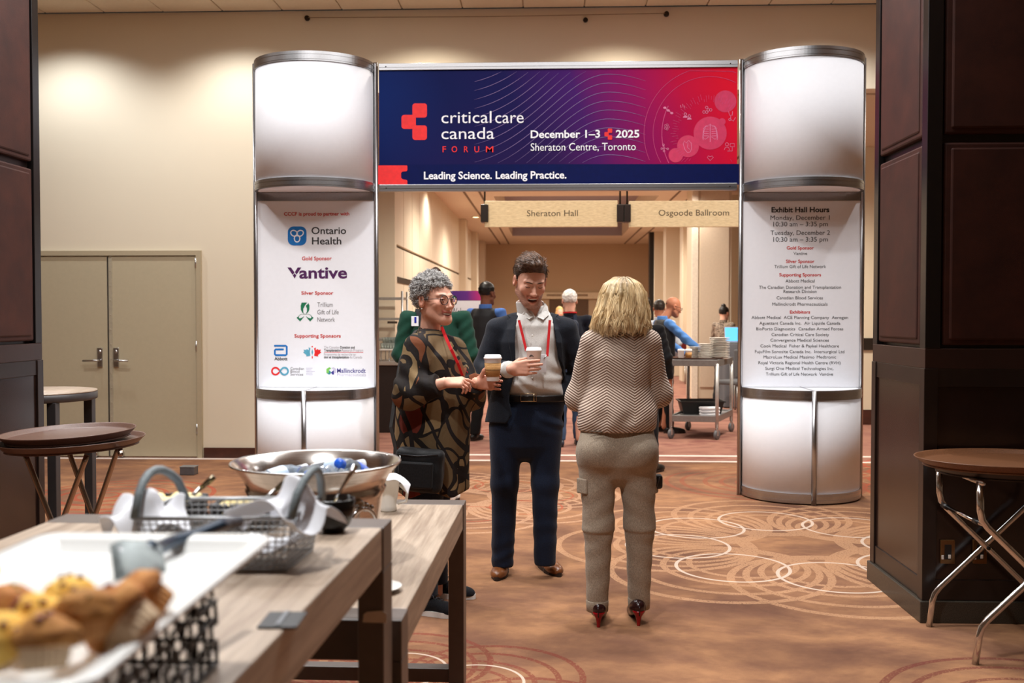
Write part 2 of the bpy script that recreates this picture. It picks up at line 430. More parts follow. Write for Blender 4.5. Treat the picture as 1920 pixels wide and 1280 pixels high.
# ================================================================ ROOM
# ---- carpet
def carpet_material():
    t = NT('carpet'); co = t.coord('Object')
    def group_spiro():
        g = bpy.data.node_groups.new('overlapping_rings', 'ShaderNodeTree')
        g.interface.new_socket('P', in_out='INPUT', socket_type='NodeSocketVector')
        g.interface.new_socket('Size', in_out='INPUT', socket_type='NodeSocketFloat')
        g.interface.new_socket('Broad', in_out='OUTPUT', socket_type='NodeSocketFloat')
        g.interface.new_socket('Fine', in_out='OUTPUT', socket_type='NodeSocketFloat')
        gi = g.nodes.new('NodeGroupInput'); go = g.nodes.new('NodeGroupOutput')
        def M(op, a, b=None, c=None):
            n = g.nodes.new('ShaderNodeMath'); n.operation = op
            for i, v in enumerate((a, b, c)):
                if v is None: continue
                if isinstance(v, bpy.types.NodeSocket): g.links.new(v, n.inputs[i])
                else: n.inputs[i].default_value = v
            return n.outputs[0]
        sx = g.nodes.new('ShaderNodeSeparateXYZ'); g.links.new(gi.outputs[0], sx.inputs[0])
        x = M('DIVIDE', sx.outputs[0], gi.outputs[1]); y = M('DIVIDE', sx.outputs[1], gi.outputs[1])
        rho = M('SQRT', M('ADD', M('MULTIPLY', x, x), M('MULTIPLY', y, y)))
        th = M('PINGPONG', M('ADD', M('ARCTAN2', y, x), 2 * PI), PI / 8)
        fx = M('MULTIPLY', rho, M('COSINE', th)); fy = M('MULTIPLY', rho, M('SINE', th))
        def ringset(R, r, w, angs):
            best = None
            for a in angs:
                dx = M('SUBTRACT', fx, R * math.cos(a)); dy = M('SUBTRACT', fy, R * math.sin(a))
                d = M('ABSOLUTE', M('SUBTRACT', M('SQRT', M('ADD', M('MULTIPLY', dx, dx), M('MULTIPLY', dy, dy))), r))
                best = d if best is None else M('MINIMUM', best, d)
            return M('LESS_THAN', best, w)
        A = [k * PI / 4 for k in (-1, 0, 1, 2)]
        out = None
        for R, r, w in ((0.88, 0.60, 0.022), (0.80, 0.50, 0.020), (0.72, 0.40, 0.019), (0.64, 0.30, 0.018)):
            m = ringset(R, r, w, A); out = m if out is None else M('MAXIMUM', out, m)
        g.links.new(out, go.inputs[0])
        g.links.new(ringset(0.74, 0.315, 0.010, A), go.inputs[1])
        return g
    G = group_spiro()
    def spiro(cx, cy, size, rot=0.0):
        n = t.n('ShaderNodeGroup'); n.node_tree = G
        v = t.mapping(co, loc=(0, 0, 0))
        m = t.n('ShaderNodeMapping'); m.vector_type = 'TEXTURE'; t.l(co, m.inputs[0])
        m.inputs[1].default_value = (cx, cy, 0); m.inputs[2].default_value = (0, 0, rot)
        t.l(m.outputs[0], n.inputs[0]); n.inputs[1].default_value = size
        return n.outputs[0], n.outputs[1]
    sp = t.n('ShaderNodeSeparateXYZ'); t.l(co, sp.inputs[0]); X, Y = sp.outputs[0], sp.outputs[1]
    def rings(cx, cy, rr, drift, w):
        out = None
        for k, r in enumerate(rr):
            dx = t.math('SUBTRACT', X, cx + drift[0] * k); dy = t.math('SUBTRACT', Y, cy + drift[1] * k)
            d = t.math('ABSOLUTE', t.math('SUBTRACT', t.math('SQRT', t.math('ADD', t.math('MULTIPLY', dx, dx), t.math('MULTIPLY', dy, dy))), r))
            # the woven line swells and thins round the ring
            ww = t.math('MULTIPLY_ADD', t.math('SINE', t.math('ARCTAN2', dy, dx)), -w * 0.35, w)
            m = t.math('LESS_THAN', d, ww); out = m if out is None else t.math('MAXIMUM', out, m)
        return out
    # ground: tan, rust and dusky patches in smeared drifts
    n1 = t.noise(t.mapping(co, scale=(0.85, 1.15, 1), rot=(0, 0, 0.5)), 1.7, 5, 0.6, 0.3)
    n2 = t.noise(t.mapping(co, scale=(1.2, 1.9, 1), rot=(0, 0, -0.6)), 3.4, 5, 0.65)
    base = t.ramp(n1, [(0.30, (106, 74, 58)), (0.43, (134, 96, 72)), (0.52, (152, 110, 80)), (0.62, (172, 126, 90)), (0.74, (136, 98, 76))])
    base = t.mix(t.math('MULTIPLY', t.ramp(n2, [(0.42, (0, 0, 0)), (0.62, (255, 255, 255))]), 0.42), base, lin((108, 74, 60)))
    red = t.ramp(n1, [(0.30, (128, 86, 78)), (0.5, (160, 116, 100)), (0.66, (128, 82, 76)), (0.8, (172, 128, 104))])
    base = t.mix(t.math('GREATER_THAN', Y, 10.06), base, red)
    # worn edges of the woven print
    brk = t.math('GREATER_THAN', t.noise(co, 90, 2), 0.40)
    cream, white, dred, rred = lin((192, 148, 112)), lin((214, 194, 176)), lin((122, 54, 44)), lin((176, 76, 52))
    pats = []
    for cx, cy, sz, ro, c1, c2 in ((1.58, 6.38, 1.03, 0.05, cream, white), (-0.72, 7.95, 0.88, 0.2, lin((196, 154, 122)), rred), (-0.62, 3.62, 0.62, 0.0, dred, white), (3.7, 9.0, 0.9, 0.1, rred, cream), (-2.9, 3.2, 0.9, 0.3, dred, cream)):
        a, b = spiro(cx, cy, sz, ro); pats += [(a, c1), (b, c2)]
    pats.append((rings(-3.62, 7.95, (0.12, 0.26, 0.42, 0.60, 0.74), (0.03, 0.0), 0.022), lin((164, 66, 46))))
    pats.append((rings(1.86, 3.66, (0.16, 0.27, 0.38, 0.50, 0.60), (0.0, 0.01), 0.020), lin((108, 48, 44))))
    pats.append((rings(1.95, 8.75, (0.30, 0.42, 0.54, 0.72, 0.84), (-0.02, 0.0), 0.022), lin((150, 84, 62))))
    pats.append((rings(-1.2, 13.0, (0.3, 0.5, 0.7, 0.9), (0.03, 0.0), 0.03), lin((140, 60, 52))))
    for m, c in pats:
        base = t.mix(t.math('MULTIPLY', t.math('MULTIPLY', m, brk) if c != white else m, 0.70 if c != white else 0.85), base, c)
    # white border stripes at the threshold of the hall
    s1 = t.math('COMPARE', Y, 10.02, 0.045); s2 = t.math('COMPARE', Y, 10.42, 0.05)
    base = t.mix(t.math('MULTIPLY', t.math('MAXIMUM', s1, s2), 0.9), base, lin((232, 218, 208)))
    # yarn
    yarn = t.noise(t.mapping(co, scale=(1, 1, 1)), 260, 2, 0.7)
    base = t.mix(t.math('MULTIPLY', t.ramp(yarn, [(0.35, (0, 0, 0)), (0.65, (255, 255, 255))]), 0.22), base, lin((96, 66, 54)))
    t.set(base, 0.95); t.b.inputs['Specular IOR Level'].default_value = 0.15
    t.bump(yarn, 0.35, 0.004)
    return t.m
CARPET = carpet_material()
def structure(name, mb, mat, parent=None, **kw):
    o = mb.build(name, mat, parent, **kw)
    if parent is None: o['kind'] = 'structure'
    return o
structure('floor', MB().between((-9, -6, -0.1), (9, 36, 0)), CARPET)

def wall_paint(name, rgb, bump=0.06):
    if name in _mats: return _mats[name]
    t = NT(name); co = t.coord()
    f = t.noise(co, 1.2, 3); c = lin(rgb)
    t.set(t.ramp(f, [(0.3, tuple(v * 0.97 for v in c[:3]) + (1,)), (0.7, c)]), 0.75)
    t.bump(t.noise(t.mapping(co, scale=(1, 1, 6)), 120, 2), bump, 0.003)
    _mats[name] = t.m; return t.m
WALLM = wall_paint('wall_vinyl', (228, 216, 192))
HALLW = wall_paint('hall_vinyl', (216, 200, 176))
CEILM = wall_paint('ceiling_paint', (214, 196, 170), 0.02)
DOORM = plain('door_paint', (186, 174, 146), 0.5, var=0.02)
DARKWOOD = plain('espresso_wood', (30, 20, 17), 0.34, var=0.25, scale=8)
STEEL = plain('brushed_steel', (190, 190, 190), 0.28, 1.0, var=0.06, scale=60)

XL, XR = -2.3, 3.9
structure('wall_back', MB().between((-9, YW, 0), (XL, YW + 0.2, ZC)).between((XR, YW, 0), (9, YW + 0.2, ZC)).between((XL, YW, ZH + 0.02), (XR, YW + 0.2, ZC)), WALLM)
structure('wall_left', MB().between((-9.1, -6, 0), (-9, YW, ZC)), WALLM)
structure('wall_right', MB().between((9, -6, 0), (9.1, YW, ZC)), WALLM)
structure('wall_front', MB().between((-9, -6.1, 0), (9, -6, ZC)), WALLM)
ceil = structure('ceiling', MB().between((-9, -6, ZC + 0.02), (9, YW, ZC + 0.1)), CEILM)
me = None
for j in range(3):
    for i in range(18):
        x = -5.45 + 0.61 * i; y = YW - 0.03 - 0.61 * (j + 0.5)
        if me is None:
            o = MB().box((0, 0, 0), (0.598, 0.598, 0.02), None, 0.004).build('ceiling_tile', plain('ceiling_tile', (222, 208, 184), 0.85, var=0.03, scale=40, bump=0.2, bscale=300), ceil, local=True); me = o.data
        else: o = link_mesh('ceiling_tile', me, None, ceil)
        o.location = (x, y, ZC + 0.008 + (i * 7 + j * 3) % 3 * 0.001)
# baseboards
BB = plain('baseboard_wood', (70, 36, 26), 0.45, var=0.2, scale=12)
a = at(383, 800, Y=YW)
structure('baseboard_back', MB().between((a.x, YW - 0.02, 0), (XL, YW, 0.105)).between((XL - 0.0, YW - 0.02, 0), (XL + 0.02, YW + 0.22, 0.105)), BB)

# ---- double door in the foyer wall
def double_door():
    xr = at(380, 700, Y=YW).x; xi = at(371, 700, Y=YW).x; xm = at(205, 700, Y=YW).x
    zt = at(300, 470, Y=YW).z; zi = at(300, 479, Y=YW).z
    xl = 2 * xm - xi; fw = xr - xi
    d = structure('door_1', MB().between((xi, YW - 0.035, 0), (xr, YW + 0.02, zt)).between((xl - fw, YW - 0.035, 0), (xl, YW + 0.02, zt)).between((xl, YW - 0.035, zi), (xi, YW + 0.02, zt)), plain('door_frame_paint', (178, 164, 136), 0.5, var=0.02))
    for x0, x1 in ((xl + 0.006, xm - 0.008), (xm + 0.008, xi - 0.006)):
        MB().between((x0, YW - 0.018, 0.012), (x1, YW + 0.02, zi - 0.008), 0.004).build('door_leaf', DOORM, d)
    s = MB().between((xm + 0.012, YW - 0.026, 0.02), (xm + 0.05, YW - 0.016, zi - 0.02), 0.002)
    for k in range(14): s.ball((xm + 0.031, YW - 0.027, 0.12 + k * 0.15), 0.006, 6, 4)
    s.build('astragal', plain('astragal_paint', (170, 160, 138), 0.45), d)
    MB().between((xm - 0.009, YW - 0.012, 0.01), (xm + 0.012, YW - 0.004, zi - 0.01)).build('gap_seal', plain('rubber_seal', (60, 54, 48), 0.8), d)
    zh = at(205, 667, Y=YW).z
    for sgn in (-1, 1):
        x = xm + sgn * 0.085
        MB().between((x - 0.028, YW - 0.034, zh - 0.115), (x + 0.028, YW - 0.016, zh + 0.085), 0.006).build('lock_plate', STEEL, d)
        h = MB().tube([(x, YW - 0.03, zh - 0.045), (x, YW - 0.08, zh - 0.045), (x + sgn * 0.02, YW - 0.09, zh - 0.045), (x + sgn * 0.15, YW - 0.09, zh - 0.047)], 0.011, 8)
        h.build('lever_handle', STEEL, d)
        MB().lathe([(0, -0.02), (0.017, -0.02), (0.017, 0), (0, 0)], (0, 0, 0), 14, Matrix.Translation((x, YW - 0.036, zh + 0.045)) @ Matrix.Rotation(PI / 2, 4, 'X')).build('lock_cylinder', STEEL, d)
        MB().between((x + sgn * .05 - 0.03, YW - 0.07, 0.015), (x + sgn * .05 + 0.03, YW - 0.018, 0.06), 0.008).build('door_holder', plain('chrome', (215, 215, 215), 0.12, 1.0, var=0.02), d)
    for z in (0.3, 1.15, 2.0):
        MB().tube([(xi - 0.003, YW - 0.03, z - 0.05), (xi - 0.003, YW - 0.03, z + 0.05)], 0.009, 8).build('hinge', STEEL, d)
double_door()

# ---- sprinkler pipe high on the foyer wall
p0, p1 = at(575, 33, Y=YW - 0.03), at(1250, 25, Y=YW - 0.03)
t_ = thing('wall_cable', 'thin cable strung along the top of the cream wall above the arch', 'cable', (p0.x, YW - 0.03, p0.z))
MB().tube([p0, (p0 * 0.5 + p1 * 0.5) + Vector((0, 0, -0.012)), p1], 0.0035, 6).build('cable', plain('cable_tan', (150, 128, 98), 0.6), t_)
for p in (p0, p1):
    MB().lathe([(0, 0), (0.028, 0), (0.024, 0.03), (0.01, 0.035), (0, 0.035)], (0, 0, 0), 12, Matrix.Translation((p.x, YW, p.z)) @ Matrix.Rotation(PI / 2, 4, 'X')).build('anchor', plain('dark_metal', (52, 44, 38), 0.4, 0.8), t_)
p2 = at(1098, 36, Y=YW - 0.03)
t_ = thing('wall_hook', 'small dark hook on the cream wall above the right half of the banner', 'hook', (p2.x, YW, p2.z))
MB().lathe([(0, 0), (0.026, 0), (0.02, 0.03), (0, 0.034)], (0, 0, 0), 12, Matrix.Translation((p2.x, YW, p2.z)) @ Matrix.Rotation(PI / 2, 4, 'X')).build('hook_plate', _mats['dark_metal'], t_)

# ---- pillars clad in leather panels over a dark wainscot
def leather():
    t = NT('brown_leather'); co = t.coord()
    f = t.noise(co, 6, 4, 0.6)
    t.set(t.ramp(f, [(0.3, (46, 21, 15)), (0.7, (62, 30, 21))]), 0.6)
    t.b.inputs['Specular IOR Level'].default_value = 0.3
    v = t.n('ShaderNodeTexVoronoi'); t.l(co, v.inputs['Vector']); v.inputs['Scale'].default_value = 260
    t.bump(v.outputs[0], 0.12, 0.002)
    return t.m
LEATHER = leather()
GRANITE = plain('dark_granite', (58, 52, 44), 0.35, var=0.5, scale=180)
TRIM = plain('black_trim', (20, 17, 17), 0.3, var=0.1)
def pillar(x0, x1, y0, y1, label, faces):
    t = thing('pillar', label, 'pillar', ((x0 + x1) / 2, (y0 + y1) / 2, 0))
    MB().between((x0 + 0.04, y0 + 0.04, 0), (x1 - 0.04, y1 - 0.04, ZC)).build('core', DARKWOOD, t)
    MB().between((x0 - 0.012, y0 - 0.012, 0), (x1 + 0.012, y1 + 0.012, 0.105), 0.004).build('plinth', GRANITE, t)
    # wainscot: stiles and rails around recessed boards
    w = MB().between((x0 + 0.012, y0 + 0.012, 0.105), (x1 - 0.012, y1 - 0.012, 1.20))
    w.build('wainscot_board', plain('wainscot_veneer', (36, 22, 18), 0.22, var=0.3, scale=5), t)
    fr = MB()
    for (xa, ya) in ((x0, y0), (x1, y0), (x0, y1), (x1, y1)):
        sx = 1 if xa == x0 else -1; sy = 1 if ya == y0 else -1
        fr.between((xa, ya, 0.105), (xa + sx * 0.065, ya + sy * 0.065, 1.215), 0.003)
    for z0, z1 in ((0.105, 0.205), (1.13, 1.215)):
        fr.between((x0 + 0.006, y0 + 0.004, z0), (x1 - 0.006, y1 - 0.004, z1), 0.003)
    fr.build('wainscot_frame', DARKWOOD, t)
    MB().between((x0 + 0.004, y0 + 0.004, 1.215), (x1 - 0.004, y1 - 0.004, 1.31), 0.003).build('waist_rail', plain('waist_rail_wood', (44, 26, 22), 0.35, var=0.2, scale=6), t)
    tr = MB()
    for (xa, ya) in ((x0, y0), (x1, y0), (x0, y1), (x1, y1)):
        sx = 1 if xa == x0 else -1; sy = 1 if ya == y0 else -1
        tr.between((xa + sx * 0.004, ya + sy * 0.004, 1.31), (xa + sx * 0.075, ya + sy * 0.075, ZC), 0.003)
    tr.build('corner_trim', TRIM, t)
    for z0, z1 in ((1.325, 2.285), (2.325, 3.40), (3.44, ZC)):
        for f in faces:
            m = MB()
            if f in ('left', 'right'):
                xx = x0 if f == 'left' else x1; s = 1 if f == 'left' else -1
                m.box((xx + s * 0.028, (y0 + y1) / 2, (z0 + z1) / 2), (0.04, y1 - y0 - 0.17, z1 - z0), None, 0.010)
                m.box((xx + s * 0.016, (y0 + y1) / 2, (z0 + z1) / 2), (0.03, y1 - y0 - 0.23, z1 - z0 - 0.05), None, 0.010)
            else:
                yy = y0
                m.box(((x0 + x1) / 2, yy + 0.028, (z0 + z1) / 2), (x1 - x0 - 0.17, 0.04, z1 - z0), None, 0.010)
                m.box(((x0 + x1) / 2, yy + 0.016, (z0 + z1) / 2), (x1 - x0 - 0.23, 0.03, z1 - z0 - 0.05), None, 0.010)
            m.build('leather_panel', LEATHER, t)
    return t
def floor_at(px, py): return at(px, py, Z=0)
pr = floor_at(1725, 1168)
PXR, PY0 = pr.x + 0.012, pr.y + 0.012
PY1 = at(1634, 700, X=PXR).y
pR = pillar(PXR, PXR + 0.78, PY0, PY1, 'dark wood and brown leather pillar on the right, beside the tray stand', ('left', 'front'))
PXL = at(78, 400, Y=PY1).x
pL = pillar(PXL - 0.78, PXL, PY0, PY1, 'dark wood and brown leather pillar at the left edge, behind the stacked trays', ('right', 'front'))
# outlet plates on the right pillar
def outlet(px0, py0, px1, py1, blk):
    a = at(px0, py1, Y=PY0 + 0.004); b = at(px1, py0, Y=PY0 + 0.004)
    o = MB().between((a.x, PY0 - 0.002, a.z), (b.x, PY0 + 0.014, b.z), 0.002).build('outlet_plate', plain('bronze_plate', (112, 78, 44), 0.35, 0.6), pR)
    cx, cz = (a.x + b.x) / 2, (a.z + b.z) / 2
    MB().between((cx - 0.016, PY0 - 0.006, cz - 0.035), (cx + 0.016, PY0 + 0.004, cz + 0.035), 0.002).build('socket', plain('black_plastic', (18, 18, 18), 0.4), o)
    m = MB(); m.between((cx + 0.0, PY0 - 0.008, cz - 0.03), (cx + 0.012, PY0 - 0.004, cz - 0.012), 0.001); m.between((cx - 0.03, PY0 - 0.006, cz - 0.035), (cx - 0.02, PY0 - 0.001, cz - 0.015), 0.001)
    m.build('jack', plain('white_plastic', (225, 222, 215), 0.4), o)
outlet(1763, 1012, 1790, 1056, True)
outlet(1824, 1012, 1850, 1056, True)

# ---- vestibule and hall beyond
LX = -2.10; RX = 3.35; YE = 31.4
def hall():
    structure('ceiling_vestibule', MB().between((-9, YW + 0.2, ZH), (9, YV, ZH + 0.05)), CEILM)
    structure('wall_vestibule_left', MB().between((-6, YV, 0), (LX, YV + 0.15, ZH + 0.6)), WALLM)
    structure('wall_vestibule_right', MB().between((4.05, YV, 0), (9, YV + 0.15, ZH + 0.6)), WALLM)
    structure('wall_vestibule_end', MB().between((-6.1, YW + 0.2, 0), (-6, YV + 0.15, ZH)).between((9, YW + 0.2, 0), (9.1, YV, ZH)), WALLM)
    structure('baseboard_vestibule', MB().between((-6, YV - 0.02, 0), (LX, YV, 0.2)).between((4.05, YV - 0.02, 0), (9, YV, 0.2)), BB)
    structure('trim_1', MB().between((4.05, YV - 0.03, 1.0), (9, YV, 1.16)), DARKWOOD)
    # left wall of the hall: tall operable panels with a dark line at door height
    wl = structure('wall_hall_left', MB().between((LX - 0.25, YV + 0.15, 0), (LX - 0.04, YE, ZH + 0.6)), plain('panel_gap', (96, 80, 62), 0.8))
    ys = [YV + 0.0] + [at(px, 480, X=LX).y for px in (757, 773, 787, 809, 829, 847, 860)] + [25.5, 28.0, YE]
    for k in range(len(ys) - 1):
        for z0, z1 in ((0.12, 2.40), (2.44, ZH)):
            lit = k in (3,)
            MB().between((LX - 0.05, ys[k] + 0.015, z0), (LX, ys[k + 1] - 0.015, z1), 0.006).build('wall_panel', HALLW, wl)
    structure('baseboard_hall_left', MB().between((LX - 0.03, YV, 0), (LX + 0.02, YE, 0.12)), BB)
    for y, w in ((23.4, 0.5), (27.0, 0.6), (30.2, 0.7)):
        MB().between((LX - 0.02, y - w / 2, 0), (LX + 0.16, y + w / 2, ZH), 0.01).build('pilaster', HALLW, wl)
    # dark opening at door height on the left wall
    a = at(741, 520, X=LX + 0.01)
    MB().between((LX - 0.02, YV + 0.2, a.z - 0.06), (LX + 0.012, at(787, 520, X=LX).y, a.z + 0.02)).build('door_head', DARKWOOD, wl)
    # small wall sign
    s = at(743, 500, X=LX + 0.01); s2 = at(751, 470, X=LX + 0.01)
    # right side: wall, dark vertical door edge, pilasters
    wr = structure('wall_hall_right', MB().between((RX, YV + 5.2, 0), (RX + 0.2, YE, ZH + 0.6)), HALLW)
    b0 = at(1222, 500, Y=27.0)
    MB().between((b0.x - 0.06, 27.0, 0), (b0.x + 0.06, 27.3, ZH), 0.005).build('door_edge', TRIM, wr)
    MB().between((b0.x + 0.06, 26.9, 0), (b0.x + 0.65, 27.4, ZH), 0.01).build('pilaster', HALLW, wr)
    for px0, px1, y in ((1248, 1279, 24.0), (1280, 1297, 22.0)):
        u, v = at(px0, 500, Y=y), at(px1, 500, Y=y)
        MB().between((u.x, y, 0), (max(v.x, RX), y + 0.5, ZH), 0.01).build('pilaster', HALLW, wr)
    u, v = at(1298, 500, Y=17.6), at(1372, 500, Y=17.6)
    col = structure('wall_hall_column', MB().between((u.x, 17.6, 0), (v.x, 18.3, ZH), 0.01), HALLW)
    MB().between((u.x + 0.14, 17.57, 0.2), (v.x - 0.05, 17.6, ZH - 0.05), 0.006).build('wall_panel', plain('column_panel', (206, 188, 166), 0.7, var=0.03), col)
    MB().between((u.x - 0.01, 17.56, 0), (u.x + 0.10, 17.62, ZH), 0.006).build('lit_edge_strip', plain('lit_edge_pale', (226, 214, 196), 0.6), col)  # paler strip puts the lit edge of the column into the colour
    structure('wall_hall_far_right', MB().between((v.x + 0.5, 19.5, 0), (9, 19.7, ZH)), HALLW)
    d = at(1380, 560, Y=19.5)
    dd = structure('door_3', MB().between((d.x - 0.1, 19.42, 0), (d.x + 0.9, 19.52, 2.1), 0.01), TRIM)
    # far wall with two door openings and a sign band
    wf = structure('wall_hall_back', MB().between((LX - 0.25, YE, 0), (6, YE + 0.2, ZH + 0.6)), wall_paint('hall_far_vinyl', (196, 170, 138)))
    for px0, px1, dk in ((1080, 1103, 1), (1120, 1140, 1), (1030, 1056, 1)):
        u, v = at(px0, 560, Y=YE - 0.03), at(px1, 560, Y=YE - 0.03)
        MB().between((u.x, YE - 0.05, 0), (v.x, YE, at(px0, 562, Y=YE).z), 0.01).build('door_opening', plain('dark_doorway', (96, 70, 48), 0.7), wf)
    u, v = at(1000, 548, Y=YE - 0.1), at(1160, 560, Y=YE - 0.1)
    MB().between((u.x, YE - 0.12, v.z), (v.x, YE, u.z), 0.01).build('sign_band', plain('sign_band', (222, 202, 170), 0.6), wf)
    for px in (1046, 1096):
        mb = MB(); c = at(px, 552, Y=YE - 0.13); mb.between((c.x - 0.35, YE - 0.14, c.z - 0.05), (c.x + 0.1, YE - 0.115, c.z + 0.01))
        mb.build('sign_plate', plain('sign_plate', (150, 124, 94), 0.6), wf)
    # hall ceiling: border strips and cross beams around raised lavender coffers
    cl, cr = -1.05, 2.05
    c = structure('ceiling_hall', MB().between((LX - 0.25, YV, ZH), (cl, YE, ZH + 0.08)).between((cr, YV, ZH), (9, YE, ZH + 0.08)), wall_paint('hall_ceiling', (226, 208, 184), 0.02))
    for y0, y1 in ((YV, YV + 1.0), (17.4, 18.8), (28.4, YE)):
        MB().between((cl, y0, ZH), (cr, y1, ZH + 0.08)).build('cross_beam', _mats['hall_ceiling'], c)
    COF = plain('coffer_paint', (158, 148, 156), 0.8, var=0.03)
    MB().between((cl - 0.1, YV, ZH + 0.5), (cr + 0.1, YE, ZH + 0.56)).build('coffer_top', COF, c)
    MB().between((cl - 0.06, YV, ZH + 0.08), (cl, YE, ZH + 0.5)).between((cr, YV, ZH + 0.08), (cr + 0.06, YE, ZH + 0.5)).build('coffer_side', _mats['hall_ceiling'], c)
    for y in (YV + 1.0, 17.4, 18.8, 28.4):
        MB().between((cl, y - 0.02, ZH + 0.02), (cr, y + 0.02, ZH + 0.5)).build('coffer_end', COF, c)
    for x in (LX + 0.55, cl - 0.22, cr + 0.3, cr + 0.62):
        MB().between((x - 0.02, YV + 0.1, ZH - 0.008), (x + 0.02, YE, ZH + 0.01)).build('ceiling_reveal', plain('reveal_dark', (120, 98, 76), 0.8), c)
    # glowing downlights in view
    for i, (px, py) in enumerate(((892, 407), (1286, 438), (1381, 434))):
        q = at(px, py, Z=ZH - 0.005)
        l = thing('downlight', ('small lit round downlight in the hall ceiling left of the hanging sign', 'small lit round downlight in the hall ceiling under the ballroom sign', 'small lit round downlight in the hall ceiling beside the right column')[i], 'downlight', (q.x, q.y, ZH), 'downlights in the hall ceiling')
        MB().lathe([(0.07, 0), (0.11, 0), (0.11, -0.012), (0.07, -0.012), (0.07, 0)], (q.x, q.y, ZH), 20).build('rim', plain('white_trim', (236, 228, 214), 0.5), l)
        MB().lathe([(0, -0.006), (0.07, -0.006), (0.07, -0.002), (0, -0.002)], (q.x, q.y, ZH), 20).build('bulb', emis('lamp_glow', (255, 226, 170), 9), l)
hall()
# ================================================================ ENTRANCE ARCH
ALU = plain('satin_aluminium', (176, 176, 178), 0.3, 1.0, var=0.05, scale=90)
PANEL = plain('white_laminate', (234, 235, 240), 0.75, var=0.01, Specular_IOR_Level=0.2)
YA = 8.17
BLK, RED = plain('print_black', (28, 26, 28), 0.6), plain('print_red', (196, 32, 22), 0.6)
GRY = plain('print_grey', (110, 106, 108), 0.6); LGRY = plain('print_light_grey', (168, 164, 168), 0.6)
WHT = plain('print_white', (240, 240, 246), 0.6); PURP = plain('print_plum', (72, 14, 78), 0.6)
CYAN = plain('print_teal', (84, 160, 186), 0.6); BLUE = plain('print_blue', (0, 112, 192), 0.6); GRN = plain('print_green', (0, 112, 74), 0.6)
INDIGO = plain('print_indigo', (60, 52, 140), 0.6); LAV = plain('print_lavender', (196, 192, 212), 0.6)
LINEC = plain('print_mauve', (128, 104, 158), 0.6); PINKL = plain('print_pink', (216, 120, 160), 0.6); SIGNRED = plain('print_signal_red', (228, 28, 30), 0.6)
ZT = at(1040, 117, Y=YA).z
def ax(px, py=640): return at(px, py, Y=YA).x
def az(py, px=1046): return at(px, py, Y=YA).z
def column(pxl, pxr, label):
    xl, xr = ax(pxl, 620), ax(pxr, 620); cx = (xl + xr) / 2; rx = (xr - xl) / 2 - 0.015; ry = 0.44
    zs = at((pxl + pxr) / 2, 725, Y=YA).z          # counter height
    zc = at((pxl + pxr) / 2, 361, Y=YA).z          # underside of the upper drum
    t = thing('arch_column', label, 'arch column', (cx, YA, 0), 'columns of the entrance arch')
    def arc(n=60, r=0.0): return [(cx + (rx + r) * math.cos(PI + PI * k / n), YA + (ry + r) * math.sin(PI + PI * k / n)) for k in range(n + 1)]
    def shell(z0, z1, r0, r1):
        m = MB(); A = arc(r=r0); B = arc(r=r1); n = len(A); V = []; F = []
        for z in (z0, z1): V += [(x, y, z) for x, y in A] + [(x, y, z) for x, y in B]
        for k in range(n - 1):
            F += [(k, k + 1, 2 * n + k + 1, 2 * n + k), (n + k + 1, n + k, 3 * n + k, 3 * n + k + 1), (2 * n + k, 2 * n + k + 1, 3 * n + k + 1, 3 * n + k), (k + 1, k, n + k, n + k + 1)]
        F += [(0, 2 * n, 3 * n, n), (n - 1, 2 * n - 1, 4 * n - 1, 3 * n - 1)]
        return m.add(V, F, True)
    for nm, z0, z1 in (('lower_drum', 0.04, zs - 0.03), ('upper_drum', zc + 0.03, ZT - 0.03)):
        o = shell(z0, z1, -0.012, -0.004).build(nm, PANEL, t)
    for z0, z1 in ((0.012, 0.085), (zs - 0.075, zs), (zc, zc + 0.07), (ZT - 0.075, ZT)):
        m = shell(z0, z1, -0.02, 0.004)
        for zz in (0.25, 0.75): m2 = shell(z0 + (z1 - z0) * zz - 0.006, z0 + (z1 - z0) * zz + 0.006, 0.0, 0.007); m.add(m2.v, m2.f, True)
        b = m.build('curved_rail', ALU, t, smooth=False)
    # counter top and canopy underside
    for z, nm in ((zs - 0.012, 'counter_top'), (zc + 0.012, 'canopy_underside'), (ZT - 0.02, 'canopy_top')):
        MB().prism(arc(), z - 0.008, z + 0.008).build(nm, PANEL, t)
    MB().tube([(cx, YA - ry, 0.0), (cx, YA - ry, zs)], 0.021, 10).build('front_post', ALU, t)
    MB().between((cx - 0.004, YA - ry, zs - 0.004), (cx + 0.004, YA, zs + 0.002)).build('top_seam', ALU, t)
    for x in (xl, xr):
        m = MB().tube([(x, YA, 0), (x, YA, ZT + 0.01)], 0.020, 8)
        m.between((x - 0.004, YA - 0.024, 0.02), (x + 0.004, YA - 0.016, ZT))
        m.build('upright_post', ALU, t)
    # flat fascia and printed board between drum and counter
    zf = az(377, (pxl + pxr) / 2)
    MB().between((xl + 0.02, YA - 0.014, zf), (xr - 0.02, YA + 0.014, zc), 0.003).build('fascia_rail', ALU, t)
    b = MB().between((xl + 0.018, YA - 0.006, zs), (xr - 0.018, YA + 0.006, zf)).build('printed_board', PANEL, t)
    MB().between((xl + 0.018, YA + 0.002, 0.02), (xr - 0.018, YA + 0.014, zs)).between((xl + 0.018, YA + 0.002, zc), (xr - 0.018, YA + 0.014, ZT - 0.02)).build('back_board', PANEL, t)
    return t, b
cL, bL = column(481, 706, 'left white column of the arch, printed with partner and sponsor logos')
cR, bR = column(1388, 1615, 'right white column of the arch, printed with exhibit hall hours')
YT = YA - 0.0075
def letters(parent, mat, rows, Y=YT, bold=0.0, label=None, name='lettering'):
    m = MB()
    for s, x0, x1, b, tp in rows: text_into(m, s, x0, x1, b, tp, Y, bold)
    o = m.build(name, mat, parent)
    if label: o['label'] = label
    return o
